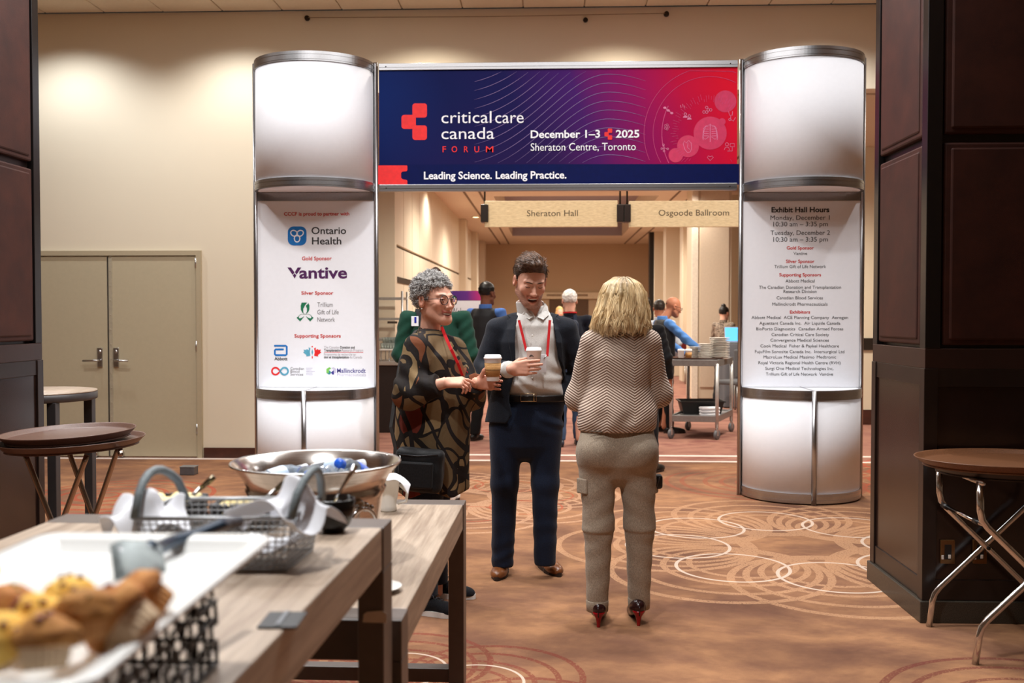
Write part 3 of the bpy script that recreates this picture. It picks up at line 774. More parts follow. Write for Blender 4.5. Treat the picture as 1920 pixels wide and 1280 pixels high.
letters(bL, RED, [('CCCF is proud to partner with', 532.5, 655, 403.8, 397.5), ('Gold Sponsor', 566, 622, 487.6, 481), ('Silver Sponsor', 565, 625, 552, 546), ('Supporting Sponsors', 552, 639, 632.6, 626.3)], bold=0.022, label='red headings')
letters(bL, BLK, [('Ontario', 584, 649, 438.5, 425.6), ('Health', 585, 640, 458, 444.8)], bold=0.012, label='black partner name')
letters(bL, PURP, [('antive', 561, 651, 521.3, 500.5)], bold=0.026, label='plum sponsor name')
letters(bL, GRY, [('Trillium', 595, 624, 575, 566.6), ('Gift of Life', 595, 635, 589, 580.5), ('Network', 595, 628, 603, 594.5), ('Canadian', 544.6, 570, 693.2, 688.3), ('Blood', 544.6, 561.5, 698.6, 693.8), ('Services', 544.6, 568.5, 704, 699.2)], label='grey names')
letters(bL, BLK, [('Abbott', 514.5, 539, 675.2, 669.2), ('Donation and', 638, 665, 653.2, 648.6), ('Transplantation', 607.5, 639.5, 658.6, 654), ('don et transplantation', 607.5, 654, 671.6, 667)], bold=0.02)
letters(bL, LGRY, [('The Canadian', 607.5, 636.5, 653.2, 648.6), ('Research Program', 641, 681, 658.6, 654), ('Programme de recherche en', 607.5, 667, 666.4, 661.8), ('du Canada', 655.5, 679, 671.6, 667)])
letters(bL, INDIGO, [('Mallinckrodt', 632, 685.6, 698.7, 690.5)], bold=0.01)
letters(bL, LAV, [('Pharmaceuticals', 632, 686, 705, 699.5)])
_lay = [0]
def layer(Y):
    """each printed shape a hair's breadth above the last, so that overlaps stay clean"""
    _lay[0] = (_lay[0] + 1) % 16
    return Y - _lay[0] * 2.5e-5
def flat(mb, pts, Y=None, d=0.001):
    """closed outline given in photo pixels on the board, as a thin plate"""
    Y = layer(YT if Y is None else Y)
    P = [at(x, y, Y=Y) for x, y in pts]; n = len(P)
    mb.add([(p.x, Y, p.z) for p in P] + [(p.x, Y + d, p.z) for p in P], [tuple(range(n)), tuple(range(2 * n - 1, n - 1, -1))] + [(i, (i + 1) % n, (i + 1) % n + n, i + n) for i in range(n)])
    return mb
def stroke(mb, pts, w, Y=None, closed=False, fade=False):
    """polyline ribbon in photo pixels"""
    Y = layer(YT if Y is None else Y)
    n = len(pts); V = []; F = []
    for i, (x, y) in enumerate(pts):
        a = pts[(i - 1) % n] if (closed or i > 0) else pts[i]; b = pts[(i + 1) % n] if (closed or i < n - 1) else pts[i]
        dx, dy = b[0] - a[0], b[1] - a[1]; L = math.hypot(dx, dy) or 1
        ww = w * (min(1, 0.25 + 3 * min(i, n - 1 - i) / n) if fade else 1)
        for s in (-1, 1):
            p = at(x - dy / L * ww / 2 * s, y + dx / L * ww / 2 * s, Y=Y); V.append((p.x, Y, p.z))
    for i in range(n if closed else n - 1):
        j = (i + 1) % n; F.append((2 * i, 2 * i + 1, 2 * j + 1, 2 * j))
    mb.add(V, F); return mb
def circ(cx, cy, r, n=24, ry=None, a0=0, a1=360): return [(cx + r * math.cos(math.radians(a0 + (a1 - a0) * k / n)), cy + (ry or r) * math.sin(math.radians(a0 + (a1 - a0) * k / n))) for k in range(n + (0 if a1 - a0 == 360 else 1))]
Y2, Y3 = YT - 0.0012, YT - 0.0024
# blue square with a white three-petal outline
rr = [(x, y) for x, y in rounded_rect(539.5, 424.3, 574.7, 460, 11)]
flat(MB(), rr).build('blue_square', BLUE, bL)
m = MB()
for k in range(3):
    a = math.radians(-90 + 120 * k + 180); P = []
    for q in range(13):
        u = q / 12 * PI; r = 12.5 * math.sin(u) ** 0.5 if q not in (0, 12) else 0
        L = 13 * (1 - math.cos(u)) / 2
        w = 5.2 * math.sin(u)
        P.append((L, w))
    P += [(L, -w) for L, w in P[::-1][1:-1]]
    stroke(m, [(557 + L * math.cos(a) - w * math.sin(a), 440.5 + L * math.sin(a) + w * math.cos(a)) for L, w in P], 2.0, Y2, True)
m.build('trillium_outline', WHT, bL)
# plum V with two cut facets
m = MB(); flat(m, [(539, 501.3), (545.5, 501.3), (552.2, 510.5), (548.6, 515.2)]); flat(m, [(558, 501.3), (564.8, 501.3), (556.2, 514.6), (552.8, 510)]); flat(m, [(552.4, 512), (555.6, 516.4), (552.3, 521.8), (549, 516.4)])
m.build('letter_v', PURP, bL)
# green trillium
m = MB()
flat(m, [(565.5, 567), (576, 567), (572, 572), (568.5, 579), (568.7, 586), (572, 589), (566.5, 585.5), (564, 580), (563.8, 573)])
flat(m, [(578.5, 568), (580.2, 573), (580, 580), (577.8, 585), (572.5, 589), (575.6, 584), (575.4, 578), (573.4, 573.2)])
flat(m, [(556, 595.4), (561, 592), (560, 595.8), (562.5, 596.6), (567, 595), (570.5, 592), (568, 596.2), (562.6, 602.4)])
flat(m, [(588, 595.4), (583, 592), (584, 595.8), (581.5, 596.6), (577, 595), (573.5, 592), (576, 596.2), (581.4, 602.4)])
m.build('green_flower', GRN, bL)
m = MB(); stroke(m, [(572, 589), (566, 588.4), (560, 591.5)], 0.6); stroke(m, [(572, 589), (578, 588.4), (584, 591.5)], 0.6); m.build('petal_line', GRN, bL)
# blue letter-like mark
m = MB(); stroke(m, [(514, 648), (536, 648), (537.6, 649.4), (537.6, 664.2), (536, 665.6), (516.8, 665.6), (515.4, 664.2), (515.4, 656.2), (516.8, 654.8), (532, 654.8)], 3.3); m.build('blue_mark', BLUE, bL)
# maple leaf in two halves
half = [(0, -10.5), (2.0, -7), (4.8, -9), (4.6, -3.5), (8.5, -5.8), (9.5, -4), (14.5, -4.5), (13, -1), (15.3, 0.6), (9, 5.5), (9.4, 8.2), (2.4, 7.2), (1.0, 11)]
m = MB(); flat(m, [(587.2 + x, 659.8 + y) for x, y in half if x > 1.5] + [(589, 666), (590, 660), (589, 653)]); flat(m, [(583.8, 649.4), (585.4, 648), (587, 649.4), (585.4, 651.5)]); flat(m, [(584.4, 668.6), (585.4, 667.2), (586.6, 668.6), (586.2, 672), (584.8, 672)]); m.build('red_leaf_half', SIGNRED, bL)
m = MB(); flat(m, [(583.6 - x, 659.8 + y) for x, y in half if x > 1.5] + [(581.8, 666), (581, 660), (581.8, 653)]); flat(m, [(585.4, 654), (587, 660), (585.4, 666), (583.9, 660)]); m.build('teal_leaf_half', CYAN, bL)
m = MB(); stroke(m, [(607.5, 660.3), (681, 660.3)], 0.7); m.build('red_rule', SIGNRED, bL)
# infinity loop, red and teal
m = MB(); stroke(m, [(525.5, 695.6)] + circ(516.5, 695.6, 6.6, 18, a0=40, a1=320) + [(525.5, 695.6)], 3.2); m.build('red_loop', SIGNRED, bL)
m = MB(); stroke(m, [(524.5, 695.6)] + circ(533.5, 695.6, 6.6, 18, a0=220, a1=500) + [(524.5, 695.6)], 3.2, Y2); m.build('teal_loop', CYAN, bL)
m = MB()
for k, L in enumerate((12, 10, 17, 12, 13)): stroke(m, [(573.8, 690 + k * 3.1), (573.8 + L, 690 + k * 3.1)], 0.8)
m.build('fine_print', LAV, bL)
# hexagon monogram
for c_, pts in ((plain('print_lime', (120, 190, 80), .6), [(612, 691.5), (617.5, 688.2), (621, 690.2), (616.5, 693.5), (616.5, 699), (612, 699)]), (plain('print_sea', (40, 130, 130), .6), [(616.5, 693.5), (621, 697.5), (619.5, 701), (617, 702), (612, 699), (616.5, 699)]), (INDIGO, [(621, 697.5), (626, 693.5), (626, 699), (626.5, 701.5), (623.5, 702), (621, 699.5)]), (LAV, [(621.5, 690.2), (625, 688.2), (630.5, 691.5), (630.5, 699), (626, 699), (626, 693.5)])):
    flat(MB(), pts).build('monogram_facet', c_, bL)
# right column: programme
c0 = 1500.5
R_blk = [('Monday, December 1', 1444.6, 1555.5, 412, 403.6), ('10:30 am – 3:35 pm', 1450, 1552, 424.2, 415.6), ('Tuesday, December 2', 1444.6, 1556, 440.2, 431.8), ('10:30 am – 3:35 pm', 1450, 1552, 452.8, 444.3),
 ('Vantive', 1487.7, 1513.3, 477.6, 472), ('Trillium Gift of Life Network', 1452, 1548.7, 502.4, 496.6), ('Abbott Medical', 1472.7, 1527.4, 529.4, 523.6), ('The Canadian Donation and Transplantation', 1423, 1577, 541.2, 535.4), ('Research Division', 1469, 1531, 549, 543.2), ('Canadian Blood Services', 1456, 1543, 561, 555.2), ('Mallinckrodt Pharmaceuticals', 1448, 1551.6, 572.8, 567),
 ('Abbott Medical', 1409, 1464, 597.7, 592.2), ('ACE Planning Company', 1469.5, 1554.5, 597.7, 592.2), ('Aerogen', 1559.5, 1590, 597.7, 592.2), ('Aguettant Canada Inc.', 1423.8, 1502.5, 608.4, 602.9), ('Air Liquide Canada', 1508, 1575.5, 608.4, 602.9), ('BioPorto Diagnostics', 1418, 1491, 619, 613.5), ('Canadian Armed Forces', 1497, 1581, 619, 613.5), ('Canadian Critical Care Society', 1446.5, 1554.5, 629.7, 624.2), ('Convergence Medical Sciences', 1444.6, 1554, 640.2, 634.7), ('Cook Medical', 1425.7, 1474.5, 651, 645.5), ('Fisher & Paykel Healthcare', 1480, 1573, 651, 645.5), ('FujuFilm Sonosite Canada Inc.', 1415.5, 1521, 661.7, 656.2), ('Intersurgical Ltd', 1527, 1583, 661.7, 656.2), ('MacroLux Medical', 1431.5, 1495.5, 671.9, 666.4), ('Masimo', 1499.5, 1527, 671.9, 666.4), ('Medtronic', 1531.5, 1567.5, 671.9, 666.4), ('Royal Victoria Regional Health Centre (RVH)', 1422, 1576, 682.6, 677.1), ('Surgi One Medical Technologies Inc.', 1435, 1563, 693.3, 687.8), ('Trillium Gift of Life Network', 1436, 1532, 703.9, 698.4), ('Vantive', 1536, 1562, 703.9, 698.4)]
letters(bR, BLK, R_blk, label='small black names and hours')
letters(bR, BLK, [('Exhibit Hall Hours', 1446.5, 1555, 397.6, 388.4)], bold=0.028, label='bold black title')
letters(bR, RED, [('Gold Sponsor', 1475, 1526, 467.4, 461.6), ('Silver Sponsor', 1473.6, 1527, 492.6, 486.8), ('Supporting Sponsors', 1461, 1539.5, 517.8, 512), ('Exhibitors', 1481, 1519, 587.4, 581.8)], bold=0.022, label='red headings')

# ---- banner beam
def beam():
    xa, xb = ax(711, 240), ax(1382, 240); zb, zt = az(345), az(130); zr0 = az(358)
    t = thing('banner_beam', 'wide navy to crimson banner in an aluminium frame across the top of the arch', 'banner', ((xa + xb) / 2, YA, 0))
    for z0, z1 in ((zr0, zb), (zt, ZT)):
        m = MB().between((xa, YA - 0.022, z0), (xb, YA + 0.022, z1), 0.003)
        m.between((xa, YA - 0.026, z0 + (z1 - z0) * 0.42), (xb, YA - 0.02, z0 + (z1 - z0) * 0.5)); m.build('rail', ALU, t)
        for x in (xa + 0.06, xb - 0.06): MB().ball((x, YA - 0.024, (z0 + z1) / 2), 0.006, 8, 6).build('lock_screw', plain('dark_metal', (52, 44, 38), 0.4, 0.8), t)
    def banner_mat():
        tt = NT('banner_print'); co = tt.coord('Object'); s = tt.n('ShaderNodeSeparateXYZ'); tt.l(co, s.inputs[0])
        u = tt.math('DIVIDE', tt.math('ADD', s.outputs[0], (xb - xa) / 2), xb - xa)
        v = tt.math('DIVIDE', tt.math('SUBTRACT', s.outputs[2], zb), zt - zb)
        uu = tt.math('MULTIPLY_ADD', v, 0.10, tt.math('SUBTRACT', u, 0.05))
        c = tt.ramp(uu, [(0.0, (0, 32, 96)), (0.22, (4, 16, 74)), (0.40, (18, 14, 76)), (0.58, (66, 20, 102)), (0.74, (140, 6, 90)), (0.88, (188, 4, 58)), (1.0, (214, 10, 44))])
        lo = tt.ramp(u, [(0.0, (2, 14, 70)), (0.5, (38, 12, 66)), (0.62, (76, 12, 84)), (0.78, (134, 0, 74)), (1.0, (206, 6, 44))])
        c = tt.mix(tt.math('SUBTRACT', 1.0, tt.math('MULTIPLY', v, 1.25, clamp=True), clamp=True), c, lo)
        tt.set(c, 0.6); tt.b.inputs['Specular IOR Level'].default_value = 0.12; return tt.m
    p = MB().between((xa, YA - 0.008, zb), (xb, YA + 0.008, zt)).build('banner_panel', banner_mat(), t)
    yb = YA - 0.0095
    # navy strip and the red tab
    m = MB(); flat(m, [(709, 308.2), (1386, 307.2), (1386, 346), (709, 346)], yb); m.build('navy_strip', plain('print_navy', (2, 14, 70), 0.6, Specular_IOR_Level=0.12), p)
    m = MB(); flat(m, [(709, 310), (763, 310), (763.8, 311), (763.8, 319), (762, 321), (755, 321.5), (752, 324), (752, 333), (755, 336), (762, 337), (763.8, 339), (763.8, 345.5), (709, 345.5)], yb - 0.002); m.build('red_tab', SIGNRED, p)
    def cross(cx, cy, s, yy, nm):
        m = MB()
        for x0, y0, x1, y1 in ((201, 257, 276, 330), (145, 316, 219, 388), (201, 370, 276, 445)):
            f = lambda X, Y_: (cx + (X - 210) * s, cy + (Y_ - 351) * s)
            a, b = f(x0, y0), f(x1, y1); flat(m, rounded_rect(a[0], a[1], b[0], b[1], 14 * s), yy)
        a, b = (cx + (201 - 210) * s, cy + (312 - 351) * s), (cx + (219 - 210) * s, cy + (392 - 351) * s); flat(m, rounded_rect(a[0], a[1], b[0], b[1], 1 * s), yy)
        m.build(nm, SIGNRED, p)
    cross(776.5, 228, 1 / 2.743, yb, 'red_cross_mark'); cross(1140.5, 251.3, 0.112, yb - 0.003, 'red_cross_mark')
    # contour lines
    m = MB(); s = 1 / 2.743
    for k in range(-8, 12):
        pk = 107 + 46 * k; seg = []
        for i in range(90):
            x = 520 + 880 * i / 89; y = pk + 440 * (1 - math.exp(-((x - 1210) / 430.0) ** 2)) * (1 if x < 1210 else 0.45)
            if 92 < y < 566: seg.append((700 + x * s, 100 + y * s))
            else:
                if len(seg) > 3: stroke(m, seg, 0.8, yb - 0.0008, fade=True)
                seg = []
        if len(seg) > 3: stroke(m, seg, 0.8, yb - 0.0008, fade=True)
    m.build('contour_lines', LINEC, p)
    # medical rosette
    cx, cy = 1331.5, 250.5; m = MB()
    lim = lambda P: [q for q in P if q[0] < 1381 and 132 < q[1] < 306]
    for r in (124, 107): stroke(m, lim(circ(cx, cy, r, 60, a0=95, a1=300)), 0.7, yb - 0.0008)
    stroke(m, lim(circ(1361, 251, 120, 40, a0=150, a1=206)), 1.3, yb - 0.0008)
    for k in range(90):
        a = math.radians(4 * k); r0 = 62 + 3 * math.sin(k * 1.7); r1 = r0 + 9 + 4 * math.sin(k * 2.3)
        q = [(cx + r0 * math.cos(a), cy + r0 * math.sin(a)), (cx + r1 * math.cos(a), cy + r1 * math.sin(a))]
        if len(lim(q)) == 2: stroke(m, q, 0.5, yb - 0.0008)
    m.build('rosette_lines', plain('print_rose', (196, 60, 120), .6), p)
    for x, y, r in ((1331.5, 249.5, 31), (1290, 274, 20.5), (1360, 190, 20.5), (1267, 291, 13.5), (1354, 228, 6.5)):
        P = [(a, min(b, 306.5)) for a, b in circ(x, y, r, 36)]; P = [(min(a, 1381.5), b) for a, b in P]
        flat(MB(), P, yb - 0.0004, 0.0003).build('rosette_disc', plain('print_disc', (200, 40, 88), .6), p)
    m = MB(); ic = yb - 0.0016
    for k in range(5):      # ribs
        for sg in (-1, 1): stroke(m, [(cx + sg * 2.5, 238 + k * 4.2), (cx + sg * (9 + k), 237 + k * 4.4), (cx + sg * (12.5 + k * .4), 241 + k * 4.6), (cx + sg * (11 + k * .4), 244 + k * 4.6)], 0.9, ic)
    for sg in (-1, 1): stroke(m, [(cx + sg * 1, 234), (cx + sg * 8, 236), (cx + sg * 13, 248), (cx + sg * 14, 258), (cx + sg * 9, 261), (cx + sg * 2, 256)], 0.9, ic)
    stroke(m, [(cx, 232), (cx, 266)], 1.2, ic)
    stroke(m, [(1281, 270), (1283, 264), (1287, 268), (1291, 263), (1296, 268), (1297, 278), (1294, 285), (1289, 286), (1284, 280)], 0.9, ic, True); stroke(m, [(1290, 268), (1289, 276), (1293, 280)], 0.8, ic)
    for x, y in ((1285, 214), (1292.5, 217.5)):
        stroke(m, circ(x, y, 2.4, 10), 1.1, ic, True); flat(m, [(x - 4.5, y + 6.5), (x - 3, y + 3.4), (x + 3, y + 3.4), (x + 4.5, y + 6.5)], ic)
    for x, y in ((1325, 201.5), (1328, 206), (1332.5, 206), (1320, 210), (1325, 210)): stroke(m, circ(x, y, 2.6, 6), 0.9, ic, True)
    stroke(m, [(1366, 208.5), (1368, 216), (1373, 216), (1373.5, 208.5)], 0.9, ic); stroke(m, [(1370, 217), (1370, 224), (1375, 227), (1379, 220)], 0.9, ic); stroke(m, circ(1368.5, 224, 2.2, 8), 0.9, ic, True)
    for x, y in ((1246.5, 202), (1253, 207), (1259.5, 212)): flat(m, circ(x, y, 3.0, 10, 2.2), ic)
    stroke(m, [(1246.5, 202), (1259.5, 212)], 1.2, ic)
    for x, y in ((1244, 271.5), (1241, 278.5), (1245, 283), (1252, 279)): stroke(m, circ(x, y, 1.8, 8), 0.8, ic, True); stroke(m, [(x, y), (1246, 277.5)], 0.7, ic)
    stroke(m, circ(1363, 270.5, 3, 10), 0.8, ic, True); stroke(m, [(1358, 281), (1360, 276), (1366, 276), (1368, 281)], 0.8, ic); stroke(m, [(1369, 269), (1377, 269), (1377, 275), (1369, 275)], 0.8, ic, True); stroke(m, [(1373, 275), (1373, 283), (1364, 283)], 0.8, ic)
    stroke(m, [(1331.5, 301), (1326, 295), (1328, 292), (1331.5, 294), (1335, 292), (1337.5, 295)], 0.7, ic, True)
    for x, y in ((1276, 197), (1280, 195), (1283, 198)): stroke(m, [(x, y), (x + 1, y + 5)], 0.8, ic)
    for k in range(5): stroke(m, circ(1250 + 3 * math.cos(k * 1.26), 238 + 4 * math.sin(k * 1.26), 2, 8), 0.6, ic, True)
    m.build('medical_icons', PINKL, p)
    for r_ in (('critical', 827.6, 921.5, 230.5, 208.6), ('care', 928.5, 981.8, 230.5, 208.6), ('canada', 827.6, 926.8, 260.4, 238.8)): letters(p, WHT, [r_], yb - 0.002, label='white forum title')
    letters(p, SIGNRED, [(c, x, x + w, 285.2, 274.2) for c, x, w in (('F', 829.8, 6.5), ('O', 846.8, 10.5), ('R', 870, 8), ('U', 889.5, 9), ('M', 911, 14))], yb - 0.002, 0.006, label='red spaced letters')
    for r_ in (('December 1–3', 995, 1125, 258, 244.3), ('2025', 1154.6, 1198.7, 257.6, 244)): letters(p, WHT, [r_], yb - 0.0035, 0.022, label='bold white date')
    letters(p, WHT, [('Leading Science. Leading Practice.', 794.8, 1062, 335, 321.6)], yb - 0.0035, 0.022, label='bold white motto')
    letters(p, WHT, [('Sheraton Centre, Toronto', 995, 1192, 282, 268)], yb - 0.0035, label='light white venue line')
beam()

# ---- direction signs hung in the vestibule
def hall_sign(label, txt, px0, px1, tx0, tx1, base, top, caps):
    Y = 11.0
    a, b = at(px0, 426, Y=Y), at(px1, 376, Y=Y)
    t = thing('hanging_sign', label, 'sign', ((a.x + b.x) / 2, Y, b.z), 'direction signs under the hall ceiling')
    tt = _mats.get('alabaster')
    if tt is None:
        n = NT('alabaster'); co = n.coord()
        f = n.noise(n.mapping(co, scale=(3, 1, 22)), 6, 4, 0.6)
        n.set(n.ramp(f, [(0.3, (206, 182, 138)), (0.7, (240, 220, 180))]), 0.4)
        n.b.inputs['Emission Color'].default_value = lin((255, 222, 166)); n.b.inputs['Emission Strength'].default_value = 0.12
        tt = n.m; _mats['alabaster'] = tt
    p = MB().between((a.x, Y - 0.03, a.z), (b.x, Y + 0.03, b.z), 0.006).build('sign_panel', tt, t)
    m = MB(); text_into(m, txt, tx0, tx1, base, top, Y - 0.032); m.build('lettering', plain('sign_brown', (84, 66, 42), 0.6), p)
    for c0, c1 in caps:
        u, v = at(c0, 417, Y=Y), at(c1, 384, Y=Y)
        k = MB().between((u.x, Y - 0.07, u.z), (v.x, Y + 0.07, v.z), 0.006).build('end_block', plain('bronze_block', (44, 36, 30), 0.4, 0.3), t)
        MB().tube([((u.x + v.x) / 2, Y, v.z - 0.01), ((u.x + v.x) / 2, Y, ZH)], 0.010, 8).build('hanging_rod', _mats['bronze_block'], t)
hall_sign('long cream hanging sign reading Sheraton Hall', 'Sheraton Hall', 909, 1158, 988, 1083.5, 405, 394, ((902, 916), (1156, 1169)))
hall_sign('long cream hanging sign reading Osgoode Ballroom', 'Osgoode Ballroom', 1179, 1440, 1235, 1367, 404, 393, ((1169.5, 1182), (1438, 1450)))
# ================================================================ BUFFET TABLES, TRAYS AND WHAT STANDS ON THEM
def wood_top():
    t = NT('pale_wood_laminate'); co = t.coord()
    g = t.noise(t.mapping(co, scale=(14, 0.9, 14)), 3.2, 5, 0.6, 0.4)
    g2 = t.noise(t.mapping(co, scale=(70, 2.0, 70)), 3.0, 3, 0.5)
    c = t.ramp(g, [(0.30, (138, 120, 104)), (0.5, (166, 148, 130)), (0.68, (186, 168, 149))])
    c = t.mix(t.math('MULTIPLY', t.ramp(g2, [(0.4, (0, 0, 0)), (0.7, (255, 255, 255))]), 0.25), c, lin((132, 102, 80)))
    t.set(c, 0.42); t.bump(g2, 0.05, 0.002); return t.m
WOODTOP = wood_top()
FRAME = plain('taupe_metal', (94, 84, 78), 0.42, var=0.06)
def buffet(label, FR, NR, width, z, length=None):
    d = NR - FR; L = length or d.length; ang = math.atan2(-d.x, d.y) + PI      # local +y runs away from the camera
    t = thing('buffet_table', label, 'table', (FR.x, FR.y, 0), None, ang)
    w, bh, bd = width, 0.10, 0.10
    MB().between((-w + 0.003, -L + bd, z - 0.098), (-0.003, -bd, z), 0.004).build('table_top', WOODTOP, t, local=True)
    for y0, y1 in ((-bd, 0), (-L, -L + bd)):
        f = MB().between((-w, y0, z - bh), (0, y1, z), 0.003).build('frame_bar', FRAME, t, local=True)
        for x0, x1 in ((-w, -w + 0.06), (-0.06, 0)):
            MB().between((x0, y0, 0.012), (x1, y1, z - bh), 0.003).build('leg', FRAME, t, local=True)
            MB().lathe([(0, 0), (0.022, 0), (0.022, 0.012), (0, 0.012)], ((x0 + x1) / 2, (y0 + y1) / 2, 0), 12).build('foot_pad', plain('grey_pad', (150, 148, 146), 0.6), t, local=True)
        MB().between((-w + 0.06, y0 + 0.02, 0.03), (-0.06, y1 - 0.02, 0.085), 0.003).build('bottom_rail', FRAME, t, local=True)
    return t
Z1, Z2 = 0.988, 0.735
FR1, NR1 = at(735, 972, Z=Z1), at(442, 1277, Z=Z1)
T1 = buffet('tall pale wood buffet table in the foreground, holding the muffin trays', FR1, NR1, 0.80, Z1, 1.75)
FR2, NR2 = at(874, 937, Z=Z2), at(753, 1163, Z=Z2)
T2 = buffet('lower pale wood buffet table behind, holding the steel ice bucket', FR2, NR2, 0.80, Z2)
# a reflection on the near leg of the tall table, built as a pale patch
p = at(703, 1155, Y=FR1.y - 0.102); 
leg_patch = MB().prism([(-0.028, -0.014), (0.026, -0.015), (0.027, 0.006), (0.016, 0.013), (-0.018, 0.010), (-0.026, 0.004)], 0, 0.001, Matrix.Translation((p.x, FR1.y - 0.1015, p.z)) @ Matrix.Rotation(PI / 2, 4, 'X'))
tag(leg_patch.build('sticker', plain('reflection_pale', (206, 192, 176), 0.8), None), 'torn pale sticker on the leg of the tall buffet table', 'sticker')
# power socket sunk in the table top
q = at(530, 1161, Z=Z1 + 0.003)
po = thing('power_module', 'small dark power socket plate set in the tall table top', 'socket', (q.x, q.y, Z1), None, 0.03)
MB().box((0, 0, 0.002), (0.062, 0.078, 0.005), None, 0.002).build('plate', plain('anthracite_plastic', (44, 46, 48), 0.4), po, local=True)
MB().box((0, 0, 0.0055), (0.008, 0.07, 0.003), None, 0.001).build('flap_strip', plain('grey_strip', (128, 132, 136), 0.35, 0.6), po, local=True)

# ---- cloth napkins: a square of cloth gathered and let fall
WHITECLOTH = plain('white_napkin', (238, 240, 246), 0.85, var=0.02, bump=0.2, bscale=500)
def napkin(label, loc, size, fn, rotz=0.0, n=26, group=None):
    t = thing('napkin', label, 'napkin', loc, group, rotz)
    V = []; F = []
    for i in range(n):
        for j in range(n):
            u, v = i / (n - 1) - 0.5, j / (n - 1) - 0.5
            V.append(fn(u, v))
    V = np.array(V) * np.array(size)
    V += 0.012 * np.stack([noise3(V, 38, 1), noise3(V, 38, 2), noise3(V, 30, 3)], -1) * min(size) / 0.12
    for i in range(n - 1):
        for j in range(n - 1): F.append((i * n + j, (i + 1) * n + j, (i + 1) * n + j + 1, i * n + j + 1))
    o = np_mesh('cloth', V, F, WHITECLOTH, t, True, local=True)
    m = o.modifiers.new('thick', 'SOLIDIFY'); m.thickness = 0.003
    m2 = o.modifiers.new('sub', 'SUBSURF'); m2.levels = 1; m2.render_levels = 1
    return t

# ---- white tray of muffins on a black wire riser
WIRE = plain('black_wire', (22, 20, 20), 0.35, 0.5)
MELA = plain('white_melamine', (240, 242, 240), 0.22, var=0.01)
def food_tray(label, x0, x1, y0, y1, zt, rlabel):
    r = thing('wire_riser', rlabel, 'riser', ((x0 + x1) / 2, (y0 + y1) / 2, Z1), 'wire risers under the food trays')
    top = zt - 0.022
    m = MB(); a0, a1, b0, b1 = x0 + 0.05, x1 - 0.072, y0 + 0.03, y1 - 0.03
    for z in (Z1 + 0.006, top - 0.004):
        m.tube([(a0, b0, z), (a1, b0, z), (a1, b1, z), (a0, b1, z)], 0.004, 6, closed=True)
    m.build('frame_ring', WIRE, r)
    w = MB(); R_ = random.Random(int(abs(x0) * 1000))
    def side(p, q):
        L = (q - p).length; n = int(L / 0.030)
        for rowz in range(5):
            z0 = Z1 + 0.008 + (top - Z1 - 0.014) * rowz / 5; z1 = Z1 + 0.008 + (top - Z1 - 0.014) * (rowz + 1) / 5
            for k in range(n):
                u = (k + 0.5 * (rowz % 2)) / n
                c = p + (q - p) * u; e = p + (q - p) * min(1, (k + 1 + 0.5 * (rowz % 2)) / n)
                j1, j2 = (R_.uniform(-.008, .008) if rowz else 0), (R_.uniform(-.008, .008) if rowz < 4 else -0.004)
                w.tube([(c.x, c.y, z0 + j1), (c.x + j2 * .4, c.y + j1 * .4, z1 + j2)], 0.0031, 4, cap=False)
                w.tube([(c.x, c.y, z1 + j2), (e.x, e.y, z1 - (j1 if rowz < 4 else 0.004))], 0.0031, 4, cap=False)
    P = [Vector((a0, b0, 0)), Vector((a1, b0, 0)), Vector((a1, b1, 0)), Vector((a0, b1, 0))]
    for i in range(4): side(P[i], P[(i + 1) % 4])
    tag(w.build('woven_wire', WIRE, r), kind='stuff')
    t = thing('food_tray', label, 'tray', ((x0 + x1) / 2, (y0 + y1) / 2, zt - 0.02))
    cx, cy, hx, hy = (x0 + x1) / 2, (y0 + y1) / 2, (x1 - x0) / 2, (y1 - y0) / 2
    V = []; F = []; prof = [(-0.045, 0.000), (-0.036, 0.001), (-0.026, 0.014), (-0.020, 0.018), (0.0, 0.020), (0.003, 0.017), (0.0, 0.012), (-0.022, 0.010), (-0.034, -0.006), (-0.045, -0.008)]
    ring = None
    for d, z in prof:
        pts = rounded_rect(cx - hx - d, cy - hy - d, cx + hx + d, cy + hy + d, max(0.008, 0.03 + d), 4); ring = len(pts)
        V += [(x, y, zt - 0.02 + z) for x, y in pts]
    for i in range(len(prof) - 1):
        for k in range(ring): F.append((i * ring + k, i * ring + (k + 1) % ring, (i + 1) * ring + (k + 1) % ring, (i + 1) * ring + k))
    F.append(tuple(range(ring))); F.append(tuple(range(len(V) - 1, len(V) - ring - 1, -1)))
    MB().add(V, F, True).build('tray_body', MELA, t)
    return t
ZT1 = 1.165
a = at(515, 1001, Z=ZT1); b = at(208, 1243, Z=ZT1); c = at(130, 1001, Z=ZT1)
TX1, TY0, TY1 = (a.x + b.x) / 2, b.y, a.y
TX0 = TX1 - 0.325
food_tray('white tray piled with muffins, nearest on the tall table', TX0, TX1, TY0 - 0.055, TY1, ZT1, 'black woven wire riser under the muffin tray')
food_tray('white tray at the left edge of the photo, beside the muffin tray', TX0 - 0.36, TX0 - 0.03, TY0 - 0.1, at(40, 1016, Z=ZT1).y, ZT1, 'black wire riser under the tray at the left edge')
def crumb(name, c1, c2, c3):
    t = NT(name); co = t.coord(); f = t.noise(co, 42, 5, 0.65); g = t.noise(co, 130, 3)
    t.set(t.ramp(f, [(0.3, c1), (0.5, c2), (0.68, c3)]), 0.8); t.bump(g, 0.5, 0.004)
    t.b.inputs['Subsurface Weight'].default_value = 0.1; t.b.inputs['Subsurface Radius'].default_value = (0.01, 0.006, 0.003)
    return t.m
